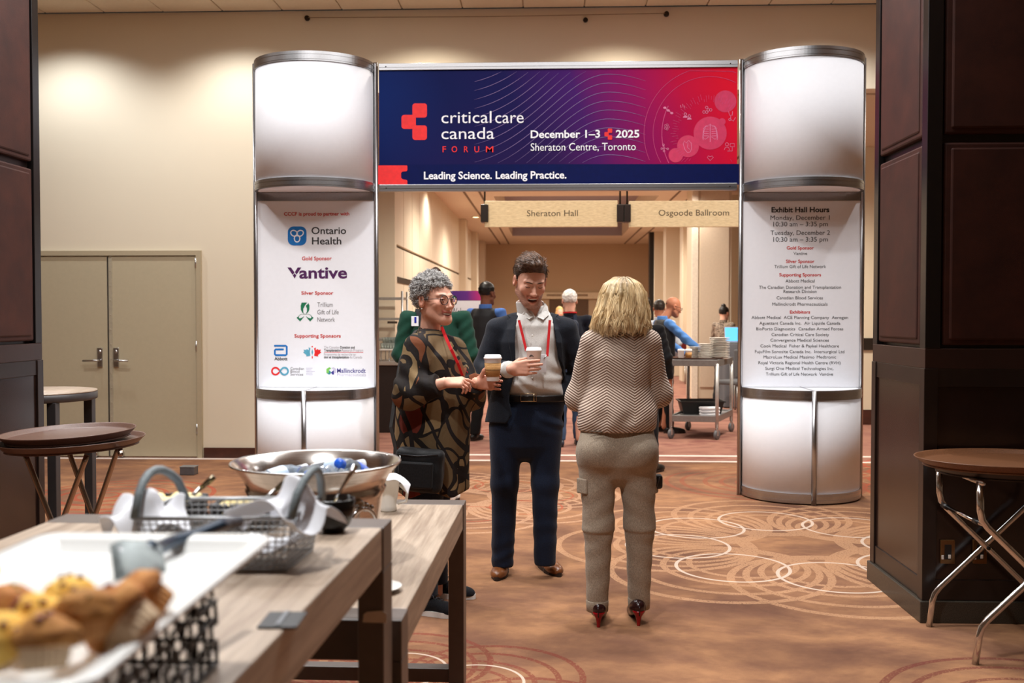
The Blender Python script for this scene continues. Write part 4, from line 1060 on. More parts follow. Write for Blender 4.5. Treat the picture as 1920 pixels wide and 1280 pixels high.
CAKE = {'brown': crumb('bran_crumb', (150, 90, 42), (198, 130, 66), (224, 166, 96)), 'yellow': crumb('lemon_crumb', (236, 166, 54), (250, 200, 90), (255, 220, 130)), 'seed': crumb('seed_crumb', (134, 88, 42), (186, 126, 60), (212, 160, 88))}
LINER = plain('paper_liner', (218, 160, 100), 0.7, var=0.12, scale=20)
LINERW = plain('pale_paper_liner', (232, 206, 172), 0.7, var=0.08, scale=20)
BERRY = plain('berry_red', (112, 24, 36), 0.35, var=0.3, scale=60); SEED = plain('pumpkin_seed', (116, 122, 44), 0.5, var=0.2)
def muffin(kind, label, loc, tilt, az_, s=1.0, liner=LINER, bits='berry'):
    t = thing('muffin', label, 'muffin', loc, 'muffins piled on the white tray', 0)
    M = Matrix.Rotation(az_, 4, 'Z') @ Matrix.Rotation(tilt, 4, 'X') @ Matrix.Scale(s, 4)
    n = 44; V = []; F = []; prof = [(0.0, 0.0), (0.022, 0.0), (0.0245, 0.002), (0.031, 0.036), (0.033, 0.040), (0.0315, 0.040)]
    for i, (r, z) in enumerate(prof):
        for k in range(n):
            rr = r + (0.0011 * (1 if k % 2 else -1) if i >= 2 else 0); a_ = 2 * PI * k / n
            V.append((rr * math.cos(a_), rr * math.sin(a_), z))
    for i in range(len(prof) - 1):
        for k in range(n): F.append((i * n + k, i * n + (k + 1) % n, (i + 1) * n + (k + 1) % n, (i + 1) * n + k))
    MB().add(V, F, False, M).build('paper_liner', liner, t, local=True)
    n, m = 28, 12; V = []; F = []; sd = loc[0] * 31 + loc[1] * 17
    for i in range(m + 1):
        th = PI * 0.62 * i / m
        for k in range(n):
            a_ = 2 * PI * k / n; p = np.array([math.sin(th) * math.cos(a_), math.sin(th) * math.sin(a_), math.cos(th)])
            r = 0.038 * (1 + 0.10 * float(noise3(p, 3.1, sd)) + 0.05 * float(noise3(p, 8, sd + 2)))
            V.append((p[0] * r, p[1] * r, 0.036 + p[2] * r * 0.78))
    for i in range(m):
        for k in range(n): F.append((i * n + k, (i + 1) * n + k, (i + 1) * n + (k + 1) % n, i * n + (k + 1) % n))
    F.append(tuple(m * n + k for k in range(n)))
    MB().add(V, F, True, M).build('cake_top', CAKE[kind], t, local=True)
    R_ = random.Random(int(sd * 100) % 1000)
    for _ in range(5 if bits == 'berry' else 6):
        th, a_ = R_.uniform(0.1, 0.9), R_.uniform(0, 6.28)
        p = Vector((math.sin(th) * math.cos(a_) * 0.037, math.sin(th) * math.sin(a_) * 0.037, 0.036 + math.cos(th) * 0.0295))
        mm = MB()
        if bits == 'berry': mm.ball(p, 0.0055, 10, 7, M)
        else: mm.ball((0, 0, 0), (0.005, 0.0025, 0.0016), 8, 6, M @ Matrix.Translation(p) @ Matrix.Rotation(R_.uniform(0, 3), 4, 'Z'))
        mm.build('berry' if bits == 'berry' else 'seed', BERRY if bits == 'berry' else SEED, t, local=True)
    return t
ZM = ZT1 - 0.018
def mloc(px, py, z): v = at(px, py, Z=z); return (v.x, v.y, 0)
for kind, lab, px, py, zc, ti, az_, s, ln, bits in (
    ('brown', 'brown bran muffin at the back left of the tray, at the edge of the photo', 42, 1126, ZM + 0.045, 0.25, 1.2, 1.0, LINER, 'seed'),
    ('yellow', 'yellow berry muffin at the back of the pile below the clear server', 158, 1112, ZM + 0.045, 0.35, 0.3, 1.02, LINERW, 'berry'),
    ('yellow', 'plain yellow muffin in the middle of the pile, between the brown ones', 92, 1142, ZM + 0.048, 0.3, -0.6, 0.95, LINERW, 'berry'),
    ('seed', 'seeded brown muffin leaning on the ribbed one, with green seeds', 186, 1140, ZM + 0.056, -0.25, 0.6, 1.1, LINER, 'seed'),
    ('brown', 'brown muffin on its side at the right end of the pile, paper cup facing right', 290, 1112, ZM + 0.042, 1.0, -1.35, 1.2, LINER, 'seed'),
    ('brown', 'brown muffin on its side in front, ribbed paper cup towards the camera', 248, 1150, ZM + 0.040, 1.05, -1.65, 1.4, LINERW, 'berry'),
    ('yellow', 'yellow muffin at the lower left edge of the photo', 22, 1190, ZM + 0.045, 0.5, 0.4, 1.05, LINERW, 'berry'),
    ('seed', 'dark seeded muffin at the front of the tray, left of the ribbed paper cup', 112, 1190, ZM + 0.045, -0.35, 0.3, 1.1, LINERW, 'berry'),
):
    zc = zc - 0.008; v = at(px - 26, py + 10, Z=zc)
    o = muffin(kind, lab, (v.x, v.y, zc), ti, az_, s * 0.66, ln, bits)
    # the point aimed at is the middle of the muffin
    M = Matrix.Rotation(az_, 4, 'Z') @ Matrix.Rotation(ti, 4, 'X')
    o.location = Vector((v.x, v.y, zc)) - M @ Vector((0, 0, 0.034 * s * 0.66))
v = at(4, 1046, Z=ZT1 + 0.02)
o = thing('pastry', 'orange pastry on the tray at the left edge of the photo', 'pastry', (v.x - 0.035, v.y, ZT1 - 0.012))
V, Q = polygonize(lambda P: f_ell(P, (0, 0, 0.014), (0.032, 0.024, 0.015)) + 0.003 * noise3(P, 80, 1), (-.07, -.05, -.01), (.07, .05, .06), 0.004)
np_mesh('pastry_body', V, Q, CAKE['yellow'], o, local=True)

# ---- clear serving spatula lying across the muffin tray
def server():
    A = at(262, 1052, Y=1.22); B = at(285, 1035, Y=1.27); C = at(365, 1003, Y=1.38); D = at(448, 978, Y=1.50)
    t = thing('cake_server', 'clear plastic server lying across the muffin tray with a blue-grey handle', 'server', tuple(A))
    g = NT('clear_plastic'); g.set(lin((214, 224, 226)), 0.12); g.b.inputs['Transmission Weight'].default_value = 0.55; g.b.inputs['IOR'].default_value = 1.3
    m = MB(); V = []; F = []
    top = [at(206, 1022, Y=1.20), at(225, 1012, Y=1.22), at(262, 1014, Y=1.24), at(300, 1024, Y=1.26)]
    bot = [at(214, 1086, Y=1.185), at(232, 1092, Y=1.20), at(268, 1090, Y=1.21), at(312, 1086, Y=1.225)]
    n = 4
    for off in (0, 0.006):
        for p in top + bot: V.append(p + Vector((0, off, 0)))
    for s in (0, 8):
        for k in range(3): F.append((s + k, s + k + 1, s + 4 + k + 1, s + 4 + k))
    for k in range(3): F.append((k, k + 1, 8 + k + 1, 8 + k)); F.append((4 + k, 4 + k + 1, 12 + k + 1, 12 + k))
    F += [(0, 4, 12, 8), (3, 7, 15, 11)]
    m.add(V, F, True); m.build('blade', g.m, t)
    h = MB().tube([at(282, 1022, Y=1.25), B, (B + C) / 2 + Vector((0, 0, 0.004)), C, (C + D) / 2 + Vector((0, 0, 0.003)), D], [0.008, 0.010, 0.009, 0.009, 0.0105, 0.009], 10)
    h.build('handle', plain('blue_grey_plastic', (52, 72, 92), 0.18, 0.5), t)
server()

# ---- wire basket with arched handles, napkins, butter crates and bowl
GALV = plain('galvanised_wire', (158, 160, 162), 0.4, 0.7)
def wire_basket():
    zr = Z1 + 0.105
    fl, fr = at(252, 972, Z=zr), at(546, 972, Z=zr); bl, br = at(322, 935, Z=zr), at(604, 934, Z=zr)
    t = thing('wire_basket', 'grey wire basket with arched end handles, lined with white napkins', 'basket', ((fl.x + fr.x) / 2, (fl.y + bl.y) / 2, Z1))
    TOP = [fl, fr, br, bl]
    cen = sum(TOP, Vector()) / 4
    BOT = [Vector((cen.x + (p.x - cen.x) * 0.9, cen.y + (p.y - cen.y) * 0.82, Z1 + 0.004)) for p in TOP]
    MB().tube(TOP, 0.0042, 8, closed=True).tube(BOT, 0.0035, 8, closed=True).build('rim_wire', GALV, t)
    w = MB()
    for i in range(4):
        a, b, c, d = TOP[i], TOP[(i + 1) % 4], BOT[i], BOT[(i + 1) % 4]; n = int((b - a).length / 0.013)
        for k in range(n + 1): u = k / n; w.tube([a.lerp(b, u), c.lerp(d, u)], 0.0014, 4, cap=False)
        for r in range(1, 9): s_ = r / 9; w.tube([a.lerp(c, s_), b.lerp(d, s_)], 0.0014, 4, cap=False)
    n = 16
    for k in range(n + 1): u = k / n; w.tube([BOT[0].lerp(BOT[1], u), BOT[3].lerp(BOT[2], u)], 0.0014, 4, cap=False)
    tag(w.build('wire_mesh', GALV, t), kind='stuff')
    for a, b, dx in ((fl, bl, -1), (fr, br, 1)):
        pts = []
        for k in range(9):
            u = k / 8; p = a.lerp(b, u)
            pts.append(p + Vector((dx * 0.012 * math.sin(PI * u) + 0.03 * (u if dx < 0 else 0), 0.0, 0.075 * math.sin(PI * u) ** 0.6)))
        MB().tube(pts, 0.0085, 8).build('handle', plain('grey_rope', (112, 122, 126), 0.6, var=0.1, bump=0.4, bscale=120), t)
    return t, cen
wb, wc = wire_basket()
napkin('white napkin bulging over the left end of the wire basket', (at(312, 965, Z=Z1 + 0.08).x, wc.y - 0.055, Z1 + 0.045), (0.15, 0.11, 0.125), lambda u, v: (u * (1 - 0.2 * abs(v)), v * 0.9, 0.55 + 0.35 * math.cos(u * 6) * math.cos(v * 5) - 0.8 * max(0, abs(u) - 0.38) - 0.5 * max(0, -v - 0.2) * 2), 0.1)
napkin('white napkin standing up from the right end of the wire basket, by the black bowl', (at(560, 965, Z=Z1 + 0.08).x, wc.y - 0.03, Z1 + 0.045), (0.15, 0.14, 0.15), lambda u, v: (u + 0.25 * v, v, 0.25 + 0.55 * math.exp(-9 * (u * u)) * (1 - abs(v)) + 0.15 * math.sin(v * 9)), -0.25)
napkin('flat white napkin along the bottom of the wire basket', (wc.x, wc.y, Z1 + 0.008), (0.27, 0.12, 0.07), lambda u, v: (u, v, 0.35 + 0.12 * math.sin(u * 16) + 0.15 * abs(v)), 0.0)
# black woven crates of butter behind the basket
def crate(px0, px1, ptop, label, slabel, blabel, sp):
    Y = FR1.y - 0.11
    a, b = at(px0, ptop, Y=Y - 0.045), at(px1, ptop, Y=Y - 0.045); zt = a.z; w = b.x - a.x; dp = 0.10
    cx = (a.x + b.x) / 2
    t = thing('woven_crate', label, 'crate', (cx, Y, Z1), 'black woven crates of butter')
    BLKW = plain('black_weave', (34, 36, 42), 0.4, var=0.2)
    MB().between((cx - w / 2 + .008, Y - dp / 2 + .008, Z1 + 0.002), (cx + w / 2 - .008, Y + dp / 2 - .008, Z1 + 0.008)).build('crate_floor', BLKW, t)
    nrow = 6; m = MB()
    for r in range(nrow):
        z = Z1 + 0.006 + (zt - Z1 - 0.008) * (r + 0.5) / nrow; hz = (zt - Z1) / nrow / 2 * 0.95
        for (p, q) in (((cx - w / 2, Y - dp / 2), (cx + w / 2, Y - dp / 2)), ((cx + w / 2, Y - dp / 2), (cx + w / 2, Y + dp / 2)), ((cx + w / 2, Y + dp / 2), (cx - w / 2, Y + dp / 2)), ((cx - w / 2, Y + dp / 2), (cx - w / 2, Y - dp / 2))):
            L = math.hypot(q[0] - p[0], q[1] - p[1]); n = max(4, int(L / 0.012))
            for k in range(n):
                u = (k + 0.5 + 0.25 * (r % 2)) / n
                if u > 1: continue
                ang = math.atan2(q[1] - p[1], q[0] - p[0])
                m.ball((0, 0, 0), (L / n * 0.62, 0.0055, hz * 0.95), 6, 5, Matrix.Translation((p[0] + (q[0] - p[0]) * u, p[1] + (q[1] - p[1]) * u, z)) @ Matrix.Rotation(ang, 4, 'Z') @ Matrix.Rotation(0.45, 4, 'Y'))
    tag(m.build('braided_side', BLKW, t), kind='stuff')
    bt = thing('whipped_butter', blabel, 'butter', (cx, Y, Z1 + 0.03), 'butter in the woven crates')
    r_ = random.Random(int(px0)); lumps = [(cx + r_.uniform(-.4, .4) * w, Y + r_.uniform(-.32, .32) * dp, zt - 0.010 + r_.uniform(-.006, .008), r_.uniform(.011, .018)) for _ in range(16)]
    def f(P):
        d = f_box(P, (cx, Y, zt - 0.030), (w / 2 - 0.014, dp / 2 - 0.014, 0.018), 0.006)
        for x, y, z, r in lumps: d = smin(d, f_ell(P, (x, y, z), (r, r, r * 0.75)), 0.006)
        return d
    V, Q = polygonize(f, (cx - w / 2, Y - dp / 2, zt - 0.06), (cx + w / 2, Y + dp / 2, zt + 0.03), 0.004, 1)
    tag(np_mesh('butter', V, Q, plain('butter_yellow', (246, 228, 166), 0.5, var=0.06), bt), kind='stuff')
    k = thing('butter_knife', slabel, 'knife', (cx, Y, zt), 'spreaders in the butter crates')
    p, q = at(sp[0], sp[1], Y=Y - 0.01), at(sp[2], sp[3], Y=Y + 0.01)
    MB().tube([p + Vector((-0.02, 0, -0.03)), p, p.lerp(q, 0.5)], [0.004, 0.0045, 0.005], 8).build('blade', STEEL, k)
    MB().tube([p.lerp(q, 0.48), p.lerp(q, 0.8), q], [0.005, 0.007, 0.006], 8).build('handle', plain('tarnished_steel', (120, 112, 92), 0.25, 0.9), k)
crate(258, 360, 936, 'black woven crate of butter at the left end of the wire basket', 'steel spreader leaning out of the left butter crate', 'whipped butter in the left black crate', (352, 936, 402, 893))
crate(396, 505, 944, 'black woven crate of butter in the middle behind the wire basket', 'steel spreader leaning out of the middle butter crate', 'whipped butter in the middle black crate', (495, 936, 541, 898))
# black bowl with a long spoon
v = at(620, 1002, Z=Z1)
bw = thing('bowl', 'glossy black bowl at the end of the tall table, beside the standing napkin', 'bowl', (v.x, v.y + 0.03, Z1))
MB().lathe([(0, 0), (0.024, 0), (0.026, 0.006), (0.037, 0.018), (0.046, 0.045), (0.0485, 0.074), (0.046, 0.076), (0.042, 0.048), (0.030, 0.020), (0, 0.014)], (v.x, v.y + 0.03, Z1), 36).build('bowl_body', plain('black_glaze', (16, 15, 15), 0.12), bw)
MB().lathe([(0, 0.05), (0.0415, 0.05), (0.041, 0.047), (0, 0.047)], (v.x, v.y + 0.03, Z1), 24).build('sauce', plain('cream_sauce', (206, 178, 116), 0.4), bw)
sp = thing('spoon', 'shiny steel spoon with a long handle standing in the black bowl', 'spoon', (v.x, v.y + 0.03, Z1 + 0.05))
p, q = at(622, 946, Y=v.y + 0.02), at(667, 872, Y=v.y + 0.05)
MB().tube([p + Vector((-0.004, 0, -0.008)), p.lerp(q, 0.3), p.lerp(q, 0.7), q], [0.0035, 0.0035, 0.005, 0.007], 8).build('handle', plain('chrome', (215, 215, 215), 0.12, 1.0, var=0.02), sp)
MB().ball((p.x - 0.006, p.y, p.z - 0.01), (0.014, 0.010, 0.012), 12, 8).build('spoon_head', _mats['chrome'], sp)

# ---- steel ice bucket with water bottles
def bucket():
    zr = Z2 + 0.30
    L, R_ = at(428, 868, Z=zr), at(751, 866, Z=zr); cx = (L.x + R_.x) / 2; cy = (L.y + R_.y) / 2 + 0.02; r = (R_.x - L.x) / 2
    t = thing('ice_bucket', 'large round stainless steel tub of ice and water bottles', 'bucket', (cx, cy, Z2))
    prof = [(0, 0.004), (0.66 * r, 0.0), (0.69 * r, 0.006), (0.735 * r, 0.12), (0.78 * r, 0.20), (0.82 * r, 0.225), (0.80 * r, 0.232), (0.86 * r, 0.262), (0.985 * r, 0.296), (1.0 * r, 0.300), (0.99 * r, 0.304), (0.97 * r, 0.300), (0.85 * r, 0.266), (0.78 * r, 0.225), (0.72 * r, 0.12), (0.67 * r, 0.012), (0, 0.010)]
    b = NT('bucket_steel'); co = b.coord(); f = b.noise(b.mapping(co, scale=(1, 1, 40)), 14, 3)
    b.set(b.ramp(f, [(0.3, (188, 182, 176)), (0.7, (220, 216, 212))]), 0.2, 1.0); b.bump(f, 0.03, 0.002)
    MB().lathe(prof, (cx, cy, Z2), 72).build('tub', b.m, t)
    for ang, sgn in ((-42, 1), (138, 1)):
        a = math.radians(ang); rr = 0.775 * r
        p = Vector((cx + rr * math.cos(a), cy + rr * math.sin(a), Z2 + 0.185)); nrm = Vector((math.cos(a), math.sin(a), 0)); tn = Vector((-nrm.y, nrm.x, 0))
        k = MB()
        for dx, rad in ((-0.045, .010), (-0.025, .014), (0, .020), (0.025, .014), (0.045, .010)): k.ball(p + tn * dx + nrm * 0.008 + Vector((0, 0, 0.012 - abs(dx) * .3)), rad, 12, 8)
        h = k.build('handle_mount', _mats['chrome'], t)
        MB().tube([p + nrm * 0.03 + tn * (0.048 * math.cos(x)) + Vector((0, 0, -0.05 + 0.055 * math.sin(x))) for x in [2 * PI * i / 28 for i in range(28)]], 0.0055, 8, closed=True).build('ring_handle', _mats['chrome'], h)
    # ice: a heap of small cubes
    R2 = random.Random(5); m = MB()
    for k in range(170):
        rad = r * 0.72 * math.sqrt(R2.random()); a = R2.uniform(0, 6.28); s = R2.uniform(0.022, 0.034)
        m.box((cx + rad * math.cos(a), cy + rad * math.sin(a), Z2 + 0.236 + R2.uniform(0, 0.03) - 0.02 * (rad / r)), (s, s, s * 0.8), Euler((R2.uniform(0, 3), R2.uniform(0, 3), R2.uniform(0, 3))).to_matrix().to_4x4(), 0.004)
    g = NT('ice'); g.set(lin((226, 234, 242)), 0.08); g.b.inputs['Transmission Weight'].default_value = 0.75; g.b.inputs['IOR'].default_value = 1.31
    ice = m.build('ice_cubes', g.m); tag(ice, 'heap of ice cubes filling the steel tub', 'ice', None, 'stuff')
    MB().lathe([(0, 0), (0.74 * r, 0), (0.745 * r, 0.02), (0, 0.02)], (cx, cy, Z2 + 0.19), 40).build('melt_water', plain('melt_water', (150, 160, 168), 0.08, Transmission_Weight=0.4), t)
    gl = NT('bottle_plastic'); gl.set(lin((224, 236, 246)), 0.06); gl.b.inputs['Transmission Weight'].default_value = 0.85; gl.b.inputs['IOR'].default_value = 1.2
    labs = ('water bottle lying in the ice with a blue and white label, left of centre', 'water bottle poking out of the ice with a blue label at the right', 'clear water bottle lying in the ice at the back of the tub', 'clear water bottle half sunk in ice at the left of the tub')
    for i, (px, py, rz, ti) in enumerate(((575, 882, 0.3, 1.35), (668, 874, -0.4, 1.15), (630, 868, 1.2, 1.35), (520, 884, 2.4, 1.4))):
        v = at(px, py + 4, Z=Z2 + 0.262)
        w = thing('water_bottle', labs[i], 'bottle', (v.x, v.y, Z2 + 0.25), 'water bottles in the ice')
        M = Matrix.Translation((v.x, v.y, Z2 + 0.250)) @ Matrix.Rotation(rz, 4, 'Z') @ Matrix.Rotation(ti, 4, 'X') @ Matrix.Translation((0, 0, -0.09))
        MB().lathe([(0, 0), (0.026, 0), (0.031, 0.008), (0.031, 0.05), (0.029, 0.055), (0.031, 0.06), (0.031, 0.12), (0.026, 0.145), (0.012, 0.168), (0.012, 0.18), (0, 0.18)], (0, 0, 0), 20, M).build('bottle_body', gl.m, w)
        MB().lathe([(0.0316, 0.062), (0.0322, 0.065), (0.0322, 0.112), (0.0316, 0.115)], (0, 0, 0), 24, M).build('bottle_label', plain('label_blue', (24, 84, 190), 0.4) if i < 2 else plain('label_pale', (190, 210, 232), 0.4), w)
        MB().lathe([(0, 0.195), (0.0145, 0.195), (0.0148, 0.192), (0.0148, 0.172), (0.0125, 0.172)], (0, 0, 0), 20, M).build('bottle_cap', plain('cap_blue', (30, 96, 214), 0.35) if i < 2 else plain('cap_white', (232, 236, 240), 0.35), w)
    return cx, cy, r
bucket()
# white jug and folded napkin to the right of the bucket, saucer on the lower table
v = at(728, 957, Z=Z2)
j = thing('creamer', 'white china jug on the lower table, right of the ice bucket', 'jug', (v.x, v.y, Z2))
MB().lathe([(0, 0), (0.03, 0), (0.033, 0.005), (0.030, 0.02), (0.038, 0.07), (0.044, 0.115), (0.047, 0.125), (0.044, 0.126), (0.034, 0.07), (0.026, 0.012), (0, 0.010)], (v.x, v.y, Z2), 32).build('jug_body', plain('white_china', (236, 234, 228), 0.15, var=0.01), j)
MB().tube([(v.x + 0.038, v.y - .01, Z2 + 0.03), (v.x + 0.07, v.y - .02, Z2 + 0.04), (v.x + 0.075, v.y - .02, Z2 + 0.075), (v.x + 0.045, v.y - .01, Z2 + 0.10)], 0.006, 8).build('handle', _mats['white_china'], j)
napkin('white napkin draped over the jug beside the ice bucket', (v.x + 0.015, v.y - 0.01, Z2 + 0.108), (0.13, 0.11, 0.09), lambda u, v_: (u, v_, 0.35 - 0.9 * max(0, u) ** 2 * 2.2 - 0.8 * v_ * v_ + 0.05 * math.sin(u * 12)), 0.2)
v = at(712, 1108, Z=Z2)
s = thing('saucer', 'small white saucer on the lower table, behind the leg of the tall one', 'saucer', (v.x, v.y, Z2))
MB().lathe([(0, 0.003), (0.03, 0.003), (0.032, 0), (0.036, 0.001), (0.058, 0.013), (0.060, 0.015), (0.057, 0.016), (0.034, 0.006), (0, 0.006)], (v.x, v.y, Z2), 40).build('saucer_body', _mats['white_china'], s)

# ---- oval waiter trays on folding stands
def tray_mat(name, c1, c2):
    t = NT(name); f = t.noise(t.coord(), 260, 2); t.set(t.ramp(f, [(0.35, c1), (0.65, c2)]), 0.42); t.bump(f, 0.08, 0.002); return t.m
TRAYB = tray_mat('tray_brown', (70, 46, 36), (98, 66, 52)); TRAYT = tray_mat('tray_tan', (92, 58, 36), (122, 80, 52))
def oval_tray(label, c, a, b, mat, rotz=0.0, tilt=(0, 0), group=None):
    t = thing('waiter_tray', label, 'tray', c, group, rotz); t.rotation_euler = (tilt[0], tilt[1], rotz)
    prof = [(0, 0.004), (0.86, 0.004), (0.885, 0.007), (0.90, 0.006), (0.93, 0.012), (0.985, 0.026), (1.0, 0.029), (1.003, 0.027), (0.99, 0.022), (0.93, 0.003), (0.90, -0.004), (0, -0.004)]
    MB().lathe([(r, z) for r, z in prof], (0, 0, 0.004), 72, None, a, b).build('tray_body', mat, t, local=True)
    MB().lathe([(0.905, -0.004), (0.912, -0.010), (0.895, -0.010), (0.89, -0.004)], (0, 0, 0.004), 72, None, a, b).build('foot_ring', mat, t, local=True)
    return t
CHROME = _mats['chrome']
# left: two stacked trays
ZL = 0.855
cL_ = at(134, 835, Z=ZL)
oval_tray('brown oval waiter tray on the left stand, lower of the two stacked', (cL_.x + 0.01, cL_.y, ZL), 0.305, 0.36, TRAYB, -0.12, (0, -0.02), 'stacked waiter trays')
oval_tray('brown oval waiter tray on the left stand, upper of the two stacked', (cL_.x - 0.02, cL_.y + 0.02, ZL + 0.036), 0.292, 0.35, TRAYB, 0.1, (0, -0.03), 'stacked waiter trays')
ls = thing('tray_stand', 'folding chrome tray stand under the two stacked trays at the left', 'stand', (cL_.x, cL_.y, 0), 'folding tray stands')
CHB = plain('brown_chrome', (156, 142, 130), 0.2, 1.0, var=0.03)
for yy, xa, xb in ((cL_.y - 0.17, 44, 166), (cL_.y + 0.15, 122, 226)):
    A, B = at(xa, 866, Y=yy), at(xb, 864, Y=yy); A.z = B.z = ZL - 0.02
    cxm = (A.x + B.x) / 2
    for s_, p in ((1, A), (-1, B)):
        f = Vector((2 * cxm - p.x + (0.02 if s_ > 0 else -0.02), yy + 0.015 * s_, 0.0))
        MB().tube([p + Vector((0, 0.015 * s_, 0)), p + Vector((0.012 * s_, 0.015 * s_, -0.03)), f + Vector((-0.01 * s_, 0, 0.04)), f], 0.0125, 10).build('leg', CHB, ls)
    MB().tube([(cxm, yy - 0.035, ZL / 2 - .01), (cxm, yy + 0.035, ZL / 2 - .01)], 0.008, 8).build('pivot_bolt', CHB, ls)
for px in (44, 226):
    A, B = at(px, 866, Y=cL_.y - 0.17), at(min(px + 74, 226) if px < 100 else 226, 864, Y=cL_.y + 0.15); A.z = B.z = ZL - 0.016
    MB().tube([A, B], 0.012, 10).build('top_bar', CHB, ls)
# right: tan tray over a dark one
F1, F2 = floor_at(1737, 1170), floor_at(1824, 1245)
F1.y = min(F1.y, PY0 - 0.06)
ZR = 0.775
cR_ = Vector((F1.x + 0.235, (F1.y + F2.y) / 2 + 0.0, 0))
oval_tray('tan oval waiter tray on the right stand, in front of the dark pillar', (cR_.x, cR_.y - 0.02, ZR + 0.034), 0.40, 0.30, TRAYT, 0.0, (0, 0), 'trays on the right stand')
oval_tray('dark oval waiter tray under the tan one on the right stand', (cR_.x + 0.03, cR_.y, ZR), 0.36, 0.285, tray_mat('tray_dark', (28, 20, 18), (44, 32, 28)), 0.0, (0, 0), 'trays on the right stand')
rs = thing('tray_stand', 'folding chrome tray stand with bent legs in front of the right pillar', 'stand', (cR_.x, cR_.y, 0), 'folding tray stands')
xl, xr = F1.x + 0.02, F1.x + 0.47
for y0, dy in ((F1.y, -0.035), (F2.y, 0.035)):
    def leg(pts, nm): MB().tube(pts, 0.0145, 12).build(nm, CHROME, rs)
    def bend(p):   # round the corners a little
        out = [p[0]]
        for i in range(1, len(p) - 1):
            a, b, c = p[i - 1], p[i], p[i + 1]
            for u in (0.0, 0.5, 1.0):
                d0 = b + (a - b).normalized() * 0.04; d1 = b + (c - b).normalized() * 0.04
                out.append(d0.lerp(b, u).lerp(b.lerp(d1, u), u))
        return out + [p[-1]]
    leg(bend([Vector((xl - 0.02, y0, 0)), Vector((xl + 0.0, y0, 0.16)), Vector((xr, y0, 0.60)), Vector((xr + 0.005, y0, ZR - 0.008))]), 'leg')
    y2 = y0 + dy * 1.0
    leg(bend([Vector((xr + 0.03, y2, 0)), Vector((xr + 0.01, y2, 0.16)), Vector((xl + 0.01, y2, 0.60)), Vector((xl + 0.005, y2, ZR - 0.008))]), 'leg')
    MB().tube([((xl + xr) / 2 + 0.005, y0 + 0.02 * (1 if dy < 0 else -1), 0.385), ((xl + xr) / 2 + 0.005, y2 - 0.02 * (1 if dy < 0 else -1), 0.385)], 0.009, 8).build('pivot_bolt', plain('black_plastic', (18, 18, 18), .4), rs)
for x, z, ya, yb in ((xl + 0.018, 0.585, F1.y - 0.035, F2.y + 0.035), (xr - 0.01, 0.585, F1.y, F2.y)):
    m = MB().tube([(x, ya, z), (x, yb, z)], 0.009, 10).build('cross_bar', CHROME, rs)
    for u in (0.1, 0.88): MB().tube([(x, ya + (yb - ya) * (u - 0.06), z), (x, ya + (yb - ya) * (u + 0.06), z)], 0.013, 10).build('black_sleeve', _mats['black_plastic'], rs)
for x in (xl + 0.005, xr + 0.005): MB().tube([(x, F2.y - 0.0, ZR - 0.012), (x, F1.y, ZR - 0.012)], 0.010, 10).build('top_bar', CHROME, rs)

# ---- round high table behind the left pillar, floor socket box
ch = at(100, 734, Z=1.0); yb = 6.05
rx_ = at(172, 730, Y=yb).x
bt = thing('high_table', 'round dark high table with a pale top behind the left pillar', 'table', (rx_ - 0.36, yb, 0))
MB().lathe([(0, 0.0), (0.36, 0.0), (0.36, 0.008), (0, 0.008)], (rx_ - 0.36, yb, 0.993), 56).build('table_top', WOODTOP, bt)
MB().lathe([(0, -0.045), (0.355, -0.045), (0.362, -0.04), (0.362, 0.0), (0.355, 0.004), (0, 0.002)], (rx_ - 0.36, yb, 0.99), 56).build('table_edge', plain('charcoal_edge', (58, 54, 54), 0.45), bt)
for sx, sy in ((1, -1), (-1, -1), (1, 1), (-1, 1)):
    x = rx_ - 0.36 + sx * 0.235; y = yb + sy * 0.235
    MB().between((x - 0.027, y - 0.027, 0), (x + 0.027, y + 0.027, 0.946), 0.003).build('leg', plain('charcoal_leg', (54, 50, 50), 0.45), bt)
q = floor_at(350, 891)
fb = thing('floor_socket', 'small grey metal socket box on the carpet near the double door', 'socket', (q.x, q.y + 0.06, 0))
MB().box((q.x, q.y + 0.06, 0.036), (0.135, 0.11, 0.072), None, 0.006).build('box_body', plain('grey_box_metal', (112, 114, 118), 0.4, 0.6), fb)
MB().box((q.x, q.y + 0.06, 0.075), (0.142, 0.117, 0.008), None, 0.003).build('lid', plain('grey_box_lid', (148, 150, 154), 0.35, 0.6), fb)
# ================================================================ PEOPLE
def skin_mat():
    t = NT('skin'); a = t.n('ShaderNodeAttribute'); a.attribute_name = 'Col'
    co = t.coord(); f = t.noise(co, 90, 3)
    c = t.mix(t.math('MULTIPLY', f, 0.22), a.outputs[0], lin((168, 92, 74)))
    t.set(c, 0.55); t.b.inputs['Subsurface Weight'].default_value = 0.12
    t.b.inputs['Subsurface Radius'].default_value = (0.012, 0.005, 0.003); t.b.inputs['Subsurface Scale'].default_value = 0.5
    t.b.inputs['Specular IOR Level'].default_value = 0.35
    t.bump(t.noise(co, 420, 2), 0.08, 0.001); return t.m
SKIN = skin_mat()
def hair_mat(name, rough=0.42):
    t = NT(name); a = t.n('ShaderNodeAttribute'); a.attribute_name = 'Col'
    t.set(a.outputs[0], rough); t.b.inputs['Specular IOR Level'].default_value = 0.4; return t.m
HAIR = hair_mat('hair')
